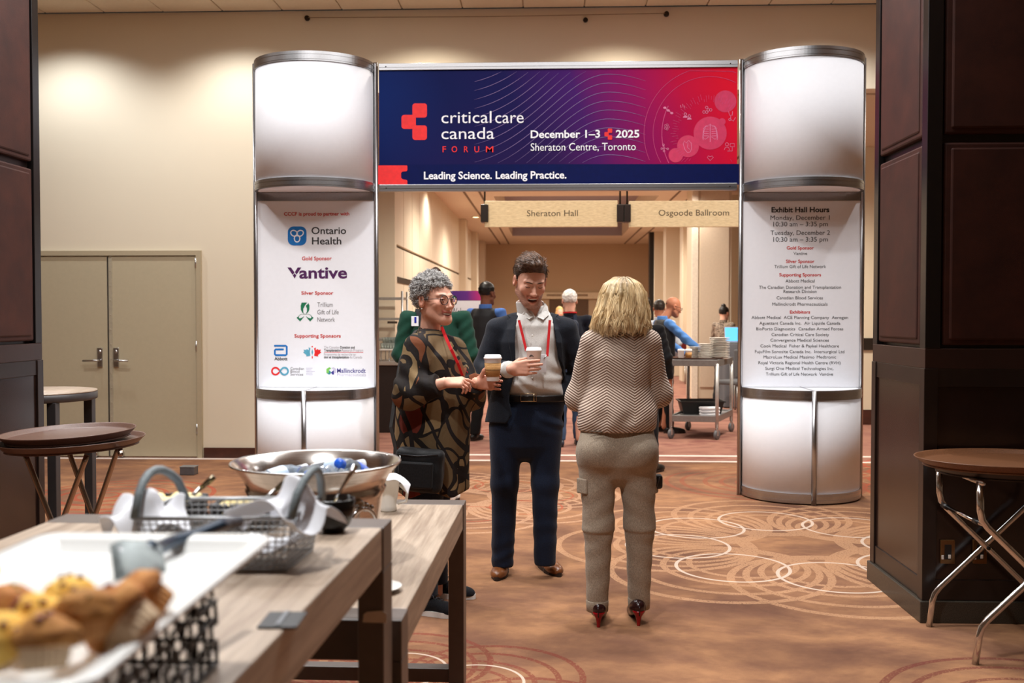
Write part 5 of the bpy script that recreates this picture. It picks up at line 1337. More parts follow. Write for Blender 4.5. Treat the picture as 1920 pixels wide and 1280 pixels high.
def cloth(name, c1, c2=None, rough=0.85, weave=420, bump=0.25, fold=0.0, fscale=9):
    if name in _mats: return _mats[name]
    t = NT(name); co = t.coord(); w = t.noise(t.mapping(co, scale=(1, 1, 0.35)), weave, 2, 0.6)
    a, b = lin(c1), lin(c2 or c1)
    t.set(t.ramp(w, [(0.35, a), (0.65, b)]), rough); t.b.inputs['Specular IOR Level'].default_value = 0.2
    t.b.inputs['Sheen Weight'].default_value = 0.08
    h = w
    if fold:
        g = t.noise(t.mapping(co, scale=(1, 1, 0.6)), fscale, 2, 0.45, 0.8)
        h = t.math('ADD', t.math('MULTIPLY', w, 0.03), t.math('MULTIPLY', g, fold))
        t.bump(h, 0.9, 0.05)
    else: t.bump(h, bump, 0.002)
    _mats[name] = t.m; return t.m
SK = dict(fair=np.array(lin((228, 178, 154))[:3]), pink=np.array(lin((230, 178, 154))[:3]), brown=np.array(lin((110, 70, 50))[:3]), tan=np.array(lin((178, 120, 92))[:3]))

# ---- canonical head: faces -y, origin between the ears, metres
def head_fn(P, o):
    jw = o.get('jaw', 1.0); x = P[..., 0]
    d = f_ell(P, (0, 0.018, 0.032), (0.077, 0.098, 0.092))
    d = smin(d, f_ell(P, (0, -0.032, -0.030), (0.062, 0.062, 0.088)), 0.03)
    d = smin(d, f_ell(P, (0, -0.070, -0.098), (0.026 * jw, 0.020, 0.020)), 0.035)
    for s in (-1, 1):
        d = smin(d, f_cap(P, (s * 0.050 * jw, -0.002, -0.060), (s * 0.020, -0.070, -0.100), 0.018, 0.015), 0.03)
        d = smin(d, f_ell(P, (s * 0.042, -0.066, -0.024), (0.022, 0.018, 0.020)), 0.02)
        d = smin(d, f_cap(P, (s * 0.014, -0.088, 0.020), (s * 0.046, -0.072, 0.022), 0.007, 0.006), 0.014)
        d = smax(d, -f_ell(P, (s * 0.031, -0.106, 0.000), (0.018, 0.020, 0.0115)), 0.010)
        d = smin(d, f_ell(P, (s * 0.031, -0.0775, -0.001), (0.0150, 0.0130, 0.0125)), 0.004)
        # ears
        e = f_ell(P, (s * 0.080, 0.010, -0.006), (0.010, 0.020, 0.032))
        e = smax(e, -f_ell(P, (s * 0.090, 0.006, -0.002), (0.009, 0.010, 0.018)), 0.005)
        d = smin(d, e, 0.008)
    # nose
    d = smin(d, f_cap(P, (0, -0.086, 0.012), (0, -0.108, -0.034), 0.0065, 0.0105), 0.012)
    d = smin(d, f_ell(P, (0, -0.110, -0.037), (0.0105, 0.010, 0.009)), 0.006)
    for s in (-1, 1):
        d = smin(d, f_ell(P, (s * 0.0125, -0.098, -0.040), (0.0075, 0.010, 0.0075)), 0.006)
        # smile folds
        if o.get('fold', 0): d = smax(d, -f_cap(P, (s * 0.021, -0.100, -0.044), (s * 0.034, -0.090, -0.074), 0.003, 0.002), 0.008)
    op = o.get('open', 0.0); w = o.get('mouth', 0.025)
    # lips follow a smiling arc
    for (zz, r, k) in ((-0.0640 + op * 0.15, 0.0052, 0), (-0.0755 - op * 0.8, 0.0062, 1)):
        pts = []
        for i in range(5):
            u = (i - 2) / 2; pts.append((u * w, -0.0945 + 0.0115 * u * u + (0.003 if k else 0), zz + 0.0085 * u * u * (1.2 if k == 0 else 1.5) + (op * 0.9 * u * u if k else 0)))
        d = smin(d, chain(P, pts, [0.002, r * .9, r, r * .9, 0.002], 0.004), 0.007)
    if op > 0:
        d = smax(d, -f_ell(P, (0, -0.094, -0.0690 - op * 0.35), (w * 0.84, 0.018, 0.0030 + op * 0.72)), 0.003)
    # neck
    nb = o['neck']
    d = smin(d, f_cap(P, (0, 0.030, -0.055), nb, o.get('nr', 0.052), o.get('nr', 0.052) + 0.006), 0.028)
    return d
def head_color(V, o):
    sk = o['skin']; C = np.tile(sk, (len(V), 1))
    def blend(m, c): C[:] = C * (1 - m[:, None]) + np.array(c) * m[:, None]
    g = lambda c, r: np.exp(-((((V - np.array(c)) / np.array(r)) ** 2).sum(1)))
    rosy = sk * np.array([1.02, 0.72, 0.66])
    for s in (-1, 1):
        blend(0.5 * g((s * 0.044, -0.08, -0.03), (0.022, 0.03, 0.022)), rosy)
        blend(0.45 * g((s * 0.083, 0.01, -0.006), (0.012, 0.03, 0.035)), rosy)
    blend(0.45 * g((0, -0.112, -0.038), (0.014, 0.014, 0.012)), rosy)
    op = o.get('open', 0); w = o.get('mouth', 0.025)
    lip = o.get('lip', sk * np.array([0.86, 0.46, 0.42]))
    u = np.clip(V[:, 0] / w, -1.3, 1.3)
    for zz in (-0.0640 + op * 0.15, -0.0755 - op * 0.8):
        zc = zz + 0.0085 * u * u * (1.2 if zz > -0.07 else 1.5) + (op * 0.9 * u * u if zz < -0.07 else 0)
        m = np.exp(-((V[:, 2] - zc) / 0.0062) ** 4) * (np.abs(u) < 1.02) * (V[:, 1] < -0.075)
        blend(0.8 * m, lip)
    if op > 0:
        m = g((0, -0.078, -0.069 - op * .35), (w * 0.8, 0.012, 0.003 + op * 0.7)); blend(np.clip(m * 1.6, 0, 1) * (V[:, 1] > -0.0905), (0.06, 0.012, 0.012))
    if 'beard' in o:
        x, y, z = V[:, 0], V[:, 1], V[:, 2]
        jaw = np.clip((-0.030 - z + 0.35 * (np.abs(x) - 0.045)) / 0.018, 0, 1) * np.clip((0.018 - y) / 0.02, 0, 1) * np.clip((z + 0.150) / 0.02, 0, 1)
        cheek = np.clip((np.abs(x) - 0.030 + (-(z + 0.062)) * 0.8) / 0.014, 0, 1)
        must = np.exp(-((z + 0.053) / 0.006) ** 2) * (np.abs(x) < 0.034) * (y < -0.07)
        chin = np.clip((-0.088 - op * .5 - z) / 0.008, 0, 1)
        m = np.clip(np.maximum(jaw * np.maximum(cheek, chin), must), 0, 1) * 0.62 * np.clip(0.85 + 0.25 * noise3(V, 420, 3), 0.6, 1)
        blend(m, o['beard'])
    return np.clip(C, 0, 1)
def headM(center, yaw=0.0, pitch=0.0, roll=0.0, s=1.0):
    return Matrix.Translation(center) @ Matrix.Rotation(yaw, 4, 'Z') @ Matrix.Rotation(pitch, 4, 'X') @ Matrix.Rotation(roll, 4, 'Y') @ Matrix.Scale(s, 4)
def xf(V, M):
    A = np.array(M); return V @ A[:3, :3].T + A[:3, 3]
def make_head(M, o, neck_world, h=0.0030):
    o = dict(o); o['neck'] = tuple(M.inverted() @ Vector(neck_world))
    lo = (-0.10, -0.13, min(-0.14, o['neck'][2] - 0.05)); hi = (0.10, 0.13, 0.14)
    lo = (min(lo[0], o['neck'][0] - .07), lo[1], lo[2]); hi = (max(hi[0], o['neck'][0] + .07), max(hi[1], o['neck'][1] + 0.07), hi[2])
    V, Q = polygonize(lambda P: head_fn(P, o), lo, hi, h, 1)
    return xf(V, M), Q, head_color(V, o)
# ---- hand: palm, four jointed fingers, thumb
def make_hand(wrist, f, n, side, curls, thumb, skin, elbow=None, s=1.0, nail=None, h=0.0024, spread=0.05, arm_r=0.030):
    """f: finger direction, n: the way the palm faces, side: +1 thumb along cross(f,n), -1 the other way"""
    w = Vector(wrist); f = Vector(f).normalized(); n = Vector(n); n = (n - f * n.dot(f)).normalized(); t = f.cross(n) * side
    caps = []; tips = []
    K = w + f * 0.090 * s
    for i, (off, L, r) in enumerate(((0.030, 0.072, 0.0086), (0.010, 0.080, 0.0088), (-0.010, 0.075, 0.0083), (-0.029, 0.060, 0.0073))):
        p = w + f * (0.088 - 0.006 * abs(i - 1)) * s + t * off * s - n * 0.002
        a = 0; d = (f + t * spread * (1.5 - i)).normalized()
        seg = [p]
        for j, frac in enumerate((0.45, 0.30, 0.25)):
            a += curls[i][j]
            dd = d * math.cos(a) + n * math.sin(a)
            q = seg[-1] + dd * L * frac * s
            caps.append((seg[-1], q, r * (1 - 0.10 * j) * s, r * (1 - 0.10 * (j + 1)) * s, 0.003)); seg.append(q)
        tips.append((seg[-1], dd, (-d * math.sin(a) + n * math.cos(a))))
        caps.append((w + f * 0.02 + t * off * 0.55 * s, p, 0.0125 * s, 0.0105 * s, 0.012))
    tb = w + f * 0.022 * s + t * 0.026 * s + n * 0.008
    seg = [tb]
    for (df, dt, dn), L, r in zip(thumb, (0.042, 0.034, 0.027), (0.0125, 0.0100, 0.0088)):
        q = seg[-1] + (f * df + t * dt + n * dn).normalized() * L * s
        caps.append((seg[-1], q, r * s, r * 0.9 * s, 0.006)); seg.append(q)
    if elbow is not None: caps.append((w + f * 0.01, Vector(elbow), 0.026 * s, arm_r + 0.008, 0.014))
    pts = [c[0] for c in caps] + [c[1] for c in caps]
    if elbow is not None: pts = pts[:-1] + [w + (Vector(elbow) - w).normalized() * 0.10]
    lo, hi = bounds(*pts, pad=0.02)
    pr = [f_ for f_ in (f, t, n)]
    R = np.array([list(f), list(t), list(n)]).T
    pc = w + f * 0.052 * s
    def fn(P):
        d = f_box(P, pc, (0.040 * s, 0.036 * s, 0.0125 * s), 0.011, R)
        for a, b, ra, rb, k in caps: d = smin(d, f_cap(P, a, b, ra, rb), k)
        return d
    V, Q = polygonize(fn, lo, hi, h, 1)
    C = np.tile(skin * np.array([0.92, 0.86, 0.84]), (len(V), 1)) * (1 + 0.05 * noise3(V, 60, 2)[:, None])
    for tp, dd, up in tips:
        g = np.exp(-(((V - np.array(tp)) / 0.013) ** 2).sum(1)); C = C * (1 - 0.35 * g[:, None]) + skin * np.array([1.0, 0.66, 0.6]) * 0.35 * g[:, None]
        if nail is not None:
            c = np.array(tp) - np.array(up) * 0.006; g = (np.exp(-(((V - c) / 0.0065) ** 2).sum(1)) > 0.5); C[g] = nail
    return V, Q, np.clip(C, 0, 1)
def join(*ms):
    Vs, Qs, Cs = [], [], []; o = 0
    for V, Q, C in ms:
        Vs.append(V); Qs.append(Q + o); Cs.append(C if C.ndim == 2 else np.tile(C, (len(V), 1))); o += len(V)
    return np.concatenate(Vs), np.concatenate(Qs), np.concatenate(Cs)
def sdf_part(name, fn, lo, hi, h, mat, parent, smooth=2, col=None):
    V, Q = polygonize(fn, lo, hi, h, smooth)
    return np_mesh(name, V, Q, mat, parent, True, col=col)
def hair_region(P, front=-0.085, top=0.072, side=0.0):
    """2D outline (y,z) of hair-bearing scalp, receding at the temples"""
    y = P[..., 1] - 0.55 * np.maximum(0, np.abs(P[..., 0]) - 0.025) * (P[..., 2] > 0.0); z = P[..., 2]
    return f_poly(y, z, [(-0.16, 0.20), (front - 0.03, top + 0.012), (front + 0.02, top - 0.008), (-0.046, 0.035), (-0.040, -0.012), (-0.022, -0.020), (-0.018, 0.012), (0.006, 0.026), (0.026, 0.012), (0.034, -0.030), (0.050, -0.066 - side), (0.14, -0.075 - side), (0.16, 0.2)])
def shoe(name, mat, solemat, parent, heel, ang, L=0.29, wid=0.050, hh=0.062, lace=None, solecol=0.022, label=None, boot=0.0):
    """toe along -y before turning by ang about z; heel is the point under the ankle"""
    M = Matrix.Translation(heel) @ Matrix.Rotation(ang, 4, 'Z')
    def up(P):
        d = f_ell(P, (0, -L * 0.50, 0.028), (wid * 0.92, L * 0.27, 0.036)); d = smin(d, f_ell(P, (0, 0.0, 0.045), (wid * 0.76, L * 0.22, 0.045 + boot)), 0.03)
        d = smin(d, f_cap(P, (0, -0.02, 0.06), (0, -L * 0.40, 0.038), wid * 0.62, wid * 0.6), 0.03)
        d = smax(d, -f_ell(P, (0, 0.005, hh + 0.035 + boot), (wid * 0.62, L * 0.16, 0.028)), 0.006)
        return np.maximum(d, solecol * 0.6 - P[..., 2])
    V, Q = polygonize(up, (-.07, -L, 0), (.07, L * .3, .13 + boot), 0.005, 2)
    o = np_mesh(name, xf(V, M), Q, mat, parent)
    if label: o['label'] = label
    pts = []
    for k in range(32):
        a = 2 * PI * k / 32; yy = math.sin(a); xx = math.cos(a)
        wv = wid * (0.96 if yy < 0 else 0.78)
        pts.append((xx * wv * (1 - 0.18 * (yy < -0.6)), -L * 0.285 + yy * L * 0.495))
    MB().prism(pts, 0.0, solecol, M).build('sole', solemat, o)
    if lace is not None:
        m = MB()
        for k in range(5):
            yy = -0.035 - k * 0.022; zz = 0.094 - k * 0.0085; ww = wid * 0.36
            m.tube([M @ Vector((-ww, yy, zz - 0.012)), M @ Vector((-ww * .3, yy - 0.005, zz + 0.002)), M @ Vector((ww * .3, yy - 0.012, zz + 0.002)), M @ Vector((ww, yy - 0.016, zz - 0.012))], 0.0022, 5)
        for s in (-1, 1): m.tube([M @ Vector((0, -0.035, 0.097)), M @ Vector((s * 0.022, -0.048, 0.104)), M @ Vector((s * 0.034, -0.06, 0.090))], 0.0022, 5)
        m.build('laces', lace, o)
    return o
def cup(label, base, s, sleeve, parent_group, emblem=False):
    t = thing('coffee_cup', label, 'cup', base, parent_group)
    x, y, z = base
    MB().lathe([(0, 0.002), (0.029 * s, 0.0), (0.030 * s, 0.002), (0.041 * s, 0.108 * s), (0.0425 * s, 0.110 * s), (0.040 * s, 0.110 * s), (0.029 * s, 0.006), (0, 0.006)], base, 40).build('paper_cup', plain('cup_white', (238, 236, 236), 0.5, var=0.01), t)
    MB().lathe([(0.040 * s, 0.107 * s), (0.0445 * s, 0.107 * s), (0.0450 * s, 0.113 * s), (0.0415 * s, 0.118 * s), (0.0385 * s, 0.127 * s), (0.0365 * s, 0.128 * s), (0.034 * s, 0.123 * s), (0, 0.123 * s)], base, 40).build('lid', plain('lid_white', (244, 244, 246), 0.3, var=0.01), t)
    if sleeve:
        k = NT('kraft_sleeve'); co = k.coord(); wv = k.n('ShaderNodeTexWave'); k.l(k.mapping(co, scale=(1, 1, 1)), wv.inputs[0]); wv.inputs['Scale'].default_value = 60; wv.bands_direction = 'Z'; wv.inputs['Distortion'].default_value = 2.0; wv.inputs['Detail Scale'].default_value = 6
        k.set(k.ramp(wv.outputs[1], [(0.2, (176, 126, 70)), (0.8, (200, 152, 94))]), 0.8); k.bump(wv.outputs[1], 0.4, 0.002)
        MB().lathe([(0.0322 * s, 0.022 * s), (0.0345 * s, 0.022 * s), (0.0408 * s, 0.088 * s), (0.039 * s, 0.088 * s)], base, 40).build('sleeve', k.m, t)
        MB().lathe([(0.0382 * s, 0.054 * s), (0.0386 * s, 0.0545 * s), (0.0388 * s, 0.0565 * s), (0.0384 * s, 0.057 * s)], base, 40).build('sleeve_seam', plain('kraft_dark', (112, 76, 40), 0.8), t)
    if emblem:
        m = MB()
        for k in range(14):
            a0 = math.radians(-90 - 48 + k * 3.6); r0 = 0.0385 * s
        for (u0, w0, u1, w1) in ((-0.012, .078, -0.004, .088), (-0.004, .088, 0.004, .088), (0.004, .088, 0.012, .078), (-0.006, .078, 0.0, .084), (0.0, .084, 0.006, .078)):
            p = []
            for u, w in ((u0, w0), (u1, w1)):
                r = (0.030 + 0.011 * w / 0.108) * s + 0.0006; a = -PI / 2 - 0.35 + u * s / r; p.append(Vector((x + r * math.cos(a), y + r * math.sin(a), z + w * s)))
            m.tube(p, 0.0018, 5)
        m.build('emblem', plain('emblem_black', (24, 24, 24), 0.5), t)
    return t
def ribbon(pts, wdir, w, th=0.0015):
    m = MB(); V = []; F = []; n = len(pts); wd = Vector(wdir).normalized()
    for i, p in enumerate(pts):
        p = Vector(p); a = Vector(pts[max(0, i - 1)]); b = Vector(pts[min(n - 1, i + 1)]); t = (b - a).normalized()
        u = (wd - t * wd.dot(t)).normalized(); nn = t.cross(u)
        for su, sn in ((-1, -1), (1, -1), (1, 1), (-1, 1)): V.append(p + u * w / 2 * su + nn * th / 2 * sn)
    for i in range(n - 1):
        for k in range(4): F.append((i * 4 + k, i * 4 + (k + 1) % 4, i * 4 + 4 + (k + 1) % 4, i * 4 + 4 + k))
    F += [(3, 2, 1, 0), tuple((n - 1) * 4 + k for k in range(4))]
    return m.add(V, F)
LANYARD = plain('lanyard_red', (206, 22, 30), 0.55)
WHITEM = plain('tooth_white', (236, 230, 218), 0.25, var=0.01)
EYEW = plain('eye_white', (226, 222, 216), 0.15, var=0.01); IRIS = plain('iris_dark', (58, 44, 36), 0.1)

# ---------------------------------------------------------------- the man in the navy blazer
def man():
    Y = 5.52
    g = lambda px, py, dy=0.0: at(px, py, Y=Y + dy)
    foot = floor_at(985, 1085)
    T = thing('person', 'smiling bearded man in a navy blazer, looking down and holding a white paper cup', 'person', (foot.x, Y, 0))
    M = headM(g(994.5, 526, -0.06), 0.26, 0.40, 0.03, 1.06)
    neck = g(1001, 598, 0.02)
    hd = make_head(M, dict(skin=SK['pink'], open=0.0120, mouth=0.032, fold=1, beard=np.array(lin((96, 58, 38))[:3]), jaw=1.12, nr=0.055), neck)
    # arms and hands
    sR, eR, wR = g(930, 615), g(904, 700, -0.02), g(956, 692, -0.27)
    sL, eL, wL = g(1064, 615), g(1089, 702, 0.03), g(1046, 748, 0.0)
    hr = make_hand(wR + Vector((0.002, 0, 0)), (1, -0.12, 0.10), (0.12, 1, -0.05), 1, [(0.15, 0.30, 0.40), (0.18, 0.32, 0.40), (0.18, 0.34, 0.40), (0.2, 0.36, 0.45)], ((0.5, 0.35, 0.75), (0.75, 0.1, 0.6), (0.9, 0.0, 0.3)), SK['pink'], eR, 1.06, spread=0.008)
    hl = make_hand(wL, (-0.15, 0.0, -1), (-1, 0.1, 0.1), -1, [(0.3, 0.4, 0.3)] * 4, ((0.6, 0.9, 0.3), (0.9, 0.5, 0.5), (0.95, 0.2, 0.3)), SK['pink'], eL, 1.0, h=0.004)
    ks = [g(950, 800), g(946, 905), g(942, 1058, 0.05)]; ls = [g(1022, 800), g(1022, 905), g(1022, 1052, 0.02)]
    def core(P):
        d = f_ell(P, g(995, 660), (0.15, 0.095, 0.27)); d = smin(d, f_ell(P, g(990, 770), (0.15, 0.10, 0.13)), 0.05)
        d = smin(d, f_cap(P, neck, neck + Vector((0, 0, -0.1)), 0.055, 0.07), 0.04)
        for c, r in ((ks, (.075, .05, .036)), (ls, (.075, .05, .036)), ([sR, eR, wR], (.045, .04, .03)), ([sL, eL, wL], (.045, .04, .03))): d = smin(d, chain(P, c, r, 0.02), 0.02)
        return d
    V, Q = polygonize(core, (foot.x - 0.45, Y - 0.4, 0.05), (foot.x + 0.5, Y + 0.25, neck.z), 0.014, 1)
    np_mesh('body', *join(hd, hr, hl, (V, Q, SK['pink']))[:2], SKIN, T, True, col=join(hd, hr, hl, (V, Q, SK['pink']))[2])
    # face details
    for s in (-1, 1):
        c = [M @ Vector((s * 0.031 + u * 0.0145, -0.0912 + 0.0085 * u * u, -0.0055 + 0.004 * u * u)) for u in (-1, -.5, 0, .5, 1)]
        MB().tube(c, [0.0008, 0.0016, 0.0018, 0.0016, 0.0008], 6).build('eyelashes', plain('lash_dark', (44, 30, 24), 0.7), T)
        b = [M @ Vector((s * (0.012 + 0.036 * u), -0.0955 + 0.020 * u * u, 0.0185 + 0.006 * math.sin(u * 2.4) - 0.004 * u)) for u in (0, .25, .5, .75, 1)]
        MB().tube(b, [0.0022, 0.0034, 0.0034, 0.0028, 0.0012], 6).build('eyebrow', plain('brow_brown', (74, 46, 30), 0.8), T)
    tt = MB().ball((0, 0, 0), 1.0, 16, 8, M @ Matrix.Translation((0, -0.0885, -0.0665)) @ Matrix.Diagonal((0.0235, 0.0075, 0.0048, 1)))
    tt.build('teeth', WHITEM, T)
    MB().ball((0, 0, 0), 1.0, 16, 8, M @ Matrix.Translation((0, -0.078, -0.074)) @ Matrix.Diagonal((0.0255, 0.008, 0.013, 1))).build('mouth_cavity', plain('mouth_dark', (66, 16, 16), 0.5), T)
    # hair: cap plus combed strands
    dark, mid = np.array(lin((40, 27, 20))[:3]), np.array(lin((98, 66, 42))[:3])
    def hf(P):
        base = f_ell(P, (0, 0.020, 0.042), (0.083, 0.103, 0.098))
        q = f_ell(P, (-0.008, -0.045, 0.112), (0.062, 0.052, 0.026)); d = smin(base, q, 0.03)
        d = d + 0.0035 * np.sin(P[..., 0] * 170 + 5 * noise3(P, 30, 1)) * np.clip((P[..., 2] - 0.02) / 0.05, 0, 1)
        return smax(d, hair_region(P, -0.094, 0.084), 0.006)
    V, Q = polygonize(hf, (-.11, -.13, -.11), (.11, .15, .17), 0.0036, 1)
    tval = np.clip(0.5 + 0.5 * noise3(V * np.array([3, 1, 1]), 70, 4), 0, 1)[:, None] * np.clip((V[:, 2:3] - 0.03) / 0.08, 0, 1)
    hc = np_mesh('hair', xf(V, M), Q, HAIR, T, True, col=dark * (1 - 0.75 * tval) + mid * 0.75 * tval)
    sel = V[(V[:, 2] > 0.0)]; idx = rng.integers(0, len(sel), 620); S = sel[idx]
    N = S - np.array([0, 0.02, 0.03]); N /= np.linalg.norm(N, axis=1, keepdims=True)
    fl = np.stack([-0.35 + 0.5 * rng.standard_normal(620) * 0.5 + S[:, 0] * 6, np.where(S[:, 1] < -0.02, 0.35, 0.8) + 0.2 * rng.standard_normal(620), 0.25 - 0.9 * (np.abs(S[:, 0]) > 0.06)], 1)
    fl -= N * (fl * N).sum(1, keepdims=True); fl /= np.linalg.norm(fl, axis=1, keepdims=True) + 1e-6
    ts = np.linspace(0, 1, 7)[None, :, None]; Ls = rng.uniform(0.014, 0.032, 620)[:, None, None]
    path = S[:, None] + fl[:, None] * ts * Ls + N[:, None] * (0.001 + 0.006 * ts * (1 - 0.9 * ts) + 0.004 * (S[:, 2:3, None] > 0.10) * ts)
    VV, FF = strands(xf(path.reshape(-1, 3), M).reshape(path.shape), rng.uniform(0.0008, 0.0018, 620), 4)
    m_ = rng.uniform(0, 1, 620)[:, None] * np.clip((S[:, 2:3] - 0.03) / 0.07, 0.1, 1)
    tag(np_mesh('hair_strands', VV, FF, HAIR, hc, True, col=np.repeat(dark * (1 - m_) + mid * 1.25 * m_, 7 * 4, axis=0)), kind='stuff')
    fs = V[(V[:, 1] < -0.045) & (V[:, 2] > 0.07)]; nf = 200; S = fs[rng.integers(0, len(fs), nf)]; dr = np.stack([-0.5 + 0.35 * rng.standard_normal(nf), 0.55 + 0.2 * rng.standard_normal(nf), 0.55 + 0.2 * rng.standard_normal(nf)], 1); dr /= np.linalg.norm(dr, axis=1, keepdims=True)
    Lf = rng.uniform(0.022, 0.042, nf)[:, None, None]; path = S[:, None] + dr[:, None] * ts * Lf + np.array([0, 0.012, -0.010]) * (ts ** 2)
    VV, FF = strands(xf(path.reshape(-1, 3), M).reshape(path.shape), rng.uniform(0.0009, 0.0019, nf), 4); m_ = rng.uniform(0.1, 1, nf)[:, None]
    tag(np_mesh('fringe_strands', VV, FF, HAIR, hc, True, col=np.repeat(dark * (1 - m_) + mid * 1.25 * m_, 28, axis=0)), kind='stuff')
    # shirt
    cx = 995
    sec = [(g(0, 742).z, g(1002, 742).x, Y, 0.164, 0.100), (g(0, 733).z, g(1002, 733).x, Y, 0.165, 0.112), (g(0, 715).z, g(1000, 715).x, Y - 0.01, 0.166, 0.124), (g(0, 660).z, g(998, 660).x, Y, 0.162, 0.118), (g(0, 610).z, g(998, 610).x, Y, 0.160, 0.105), (g(0, 585).z, g(1000, 585).x, Y + 0.015, 0.085, 0.075), (g(0, 572).z, g(1000, 572).x, Y + 0.02, 0.066, 0.066)]
    def shirt(P):
        d = f_loft(P, sec); d = d + 0.005 * noise3(P * np.array([1, 1, 0.8]), 46, 2) + 0.004 * np.sin(P[..., 2] * 70 + 30 * P[..., 0] + 2 * noise3(P, 20, 1)) * np.clip((g(0, 650).z - P[..., 2]) * 6, 0, 1)
        z1 = 560
        V_ = [(g(983, 556).x, g(0, 552).z), (g(1004, 594).x, g(0, 595).z), (g(1024, 556).x, g(0, 552).z)]
        q = np.maximum(f_poly(P[..., 0], P[..., 2], V_), P[..., 1] - (Y + 0.02))
        return smax(d, -q, 0.004)
    SHIRT = cloth('white_shirt', (206, 202, 196), (220, 218, 214), 0.8, 500, 0.1, 0.03, 22)
    sh = sdf_part('shirt', shirt, (g(900, 0).x, Y - 0.2, g(0, 745).z), (g(1100, 0).x, Y + 0.2, g(0, 565).z), 0.006, SHIRT, T)
    nb = np.array(neck); ctop = g(0, 560).z
    def collar(P):
        c1 = np.array((M @ Vector((0, 0.02, -0.085)))); c0 = np.array(g(1001, 600, 0.02)); 
        d = np.abs(f_cap(P, c0, c0 + (c1 - c0) * 1.1, 0.083, 0.066)) - 0.0035
        fr = [(g(985, 540).x, g(0, 540).z), (g(984, 572).x, g(0, 572).z), (g(1004, 600).x, g(0, 602).z), (g(1022, 572).x, g(0, 572).z), (g(1021, 540).x, g(0, 540).z)]
        d = np.maximum(d, -np.maximum(f_poly(P[..., 0], P[..., 2], fr), P[..., 1] - (Y + 0.01)))
        zt = g(0, 567).z + 0.30 * np.maximum(0, P[..., 1] - Y)
        return np.maximum(np.maximum(d, P[..., 2] - zt), g(0, 592).z - P[..., 2])
    sdf_part('collar_band', collar, (g(960, 0).x, Y - 0.15, g(0, 600).z), (g(1045, 0).x, Y + 0.15, g(0, 540).z), 0.0035, SHIRT, sh, 1)
    for pts in (((980, 568), (984, 584), (1002, 592), (993, 598), (979, 592)), ((1022, 568), (1010, 590), (1008, 594), (1019, 599), (1029, 590), (1027, 574))):
        c = sum((Vector((g(x, y).x, 0, g(x, y).z)) for x, y in pts), Vector()) / len(pts); P2 = []
        for x, y in pts:
            p = g(x, y); yy = Y - 0.098 + 0.9 * max(0, p.z - g(0, 597).z) + (0.03 if x in (979, 1029, 1027) else 0); P2.append(Vector((p.x, yy, p.z)))
        n = len(P2); m = MB(); m.add(P2 + [p + Vector((0, 0.005, 0)) for p in P2], [tuple(range(n)), tuple(range(2 * n - 1, n - 1, -1))] + [(i, (i + 1) % n, (i + 1) % n + n, i + n) for i in range(n)]); m.build('collar_leaf', SHIRT, sh)
    for py in (628, 662, 697, 706): 
        pz = g(999, py); MB().lathe([(0, 0), (0.0055, 0), (0.0055, 0.002), (0, 0.003)], (0, 0, 0), 10, Matrix.Translation((pz.x, Y - 0.128, pz.z)) @ Matrix.Rotation(PI / 2, 4, 'X')).build('button', plain('shirt_button', (214, 208, 198), 0.3), sh)
    # white cuff on the raised arm
    dv = (wR - eR).normalized()
    cuff = MB().tube([wR - dv * 0.055, wR - dv * 0.012, wR + dv * 0.004], [0.044, 0.046, 0.044], 20)
    cuff.build('cuff', SHIRT, sh)
    # trousers
    NAVY = cloth('navy_trousers', (15, 24, 42), (24, 38, 62), 0.75, 520, 0.2, 0.03, 14)
    def tro(P):
        d = f_loft(P, [(g(0, 742).z, g(1003, 742).x, Y, 0.172, 0.115), (g(0, 790).z, g(990, 790).x, Y, 0.182, 0.130), (g(0, 830).z, g(986, 838).x, Y, 0.165, 0.110), (g(0, 850).z, g(986, 838).x, Y, 0.10, 0.07), (g(0, 860).z, g(986, 838).x, Y, 0.03, 0.02)])
        for s_, c in ((-1, ks), (1, ls)):
            leg = chain(P, [Vector(c[0]), Vector(c[1]), Vector(c[2])], (0.100, 0.074, 0.061), 0.03)
            leg = leg + 0.0035 * np.sin(P[..., 2] * 40 + 8 * noise3(P, 9, s_)) * np.clip((0.75 - P[..., 2]) * 3, 0, 1) * (0.4 + np.clip(0.35 - P[..., 2], 0, 1))
            d = smin(d, leg, 0.022)
        fold = 0.004 * np.sin((P[..., 2] + 0.35 * P[..., 0]) * 90) * np.exp(-((P[..., 2] - g(0, 785).z) / 0.06) ** 2) * np.clip((P[..., 0] - g(1000, 0).x) * 12, 0, 1)
        d = d + fold
        hem = np.where(P[..., 0] < g(985, 0).x, g(0, 1056).z, g(0, 1051).z)
        return np.maximum(np.maximum(d, P[..., 2] - g(0, 740).z), hem - P[..., 2] - 0.35 * (P[..., 1] - Y) * 0.3)
    sdf_part('trousers', tro, (g(880, 0).x, Y - 0.2, 0.04), (g(1100, 0).x, Y + 0.22, g(0, 740).z), 0.0075, NAVY, T)
    bl = sdf_part('belt', lambda P: np.maximum(np.abs(f_loft(P, [(g(0, 760).z, g(1003, 742).x, Y, 0.180, 0.128), (g(0, 720).z, g(1003, 742).x, Y, 0.178, 0.128)])) - 0.005, np.abs(P[..., 2] - g(0, 741).z) - 0.0185), (g(920, 0).x, Y - 0.2, g(0, 752).z), (g(1085, 0).x, Y + 0.2, g(0, 730).z), 0.005, plain('belt_leather', (20, 18, 18), 0.35, bump=0.1), T, 1)
    b0, b1 = g(978, 748), g(1006, 734); yb = Y - 0.139
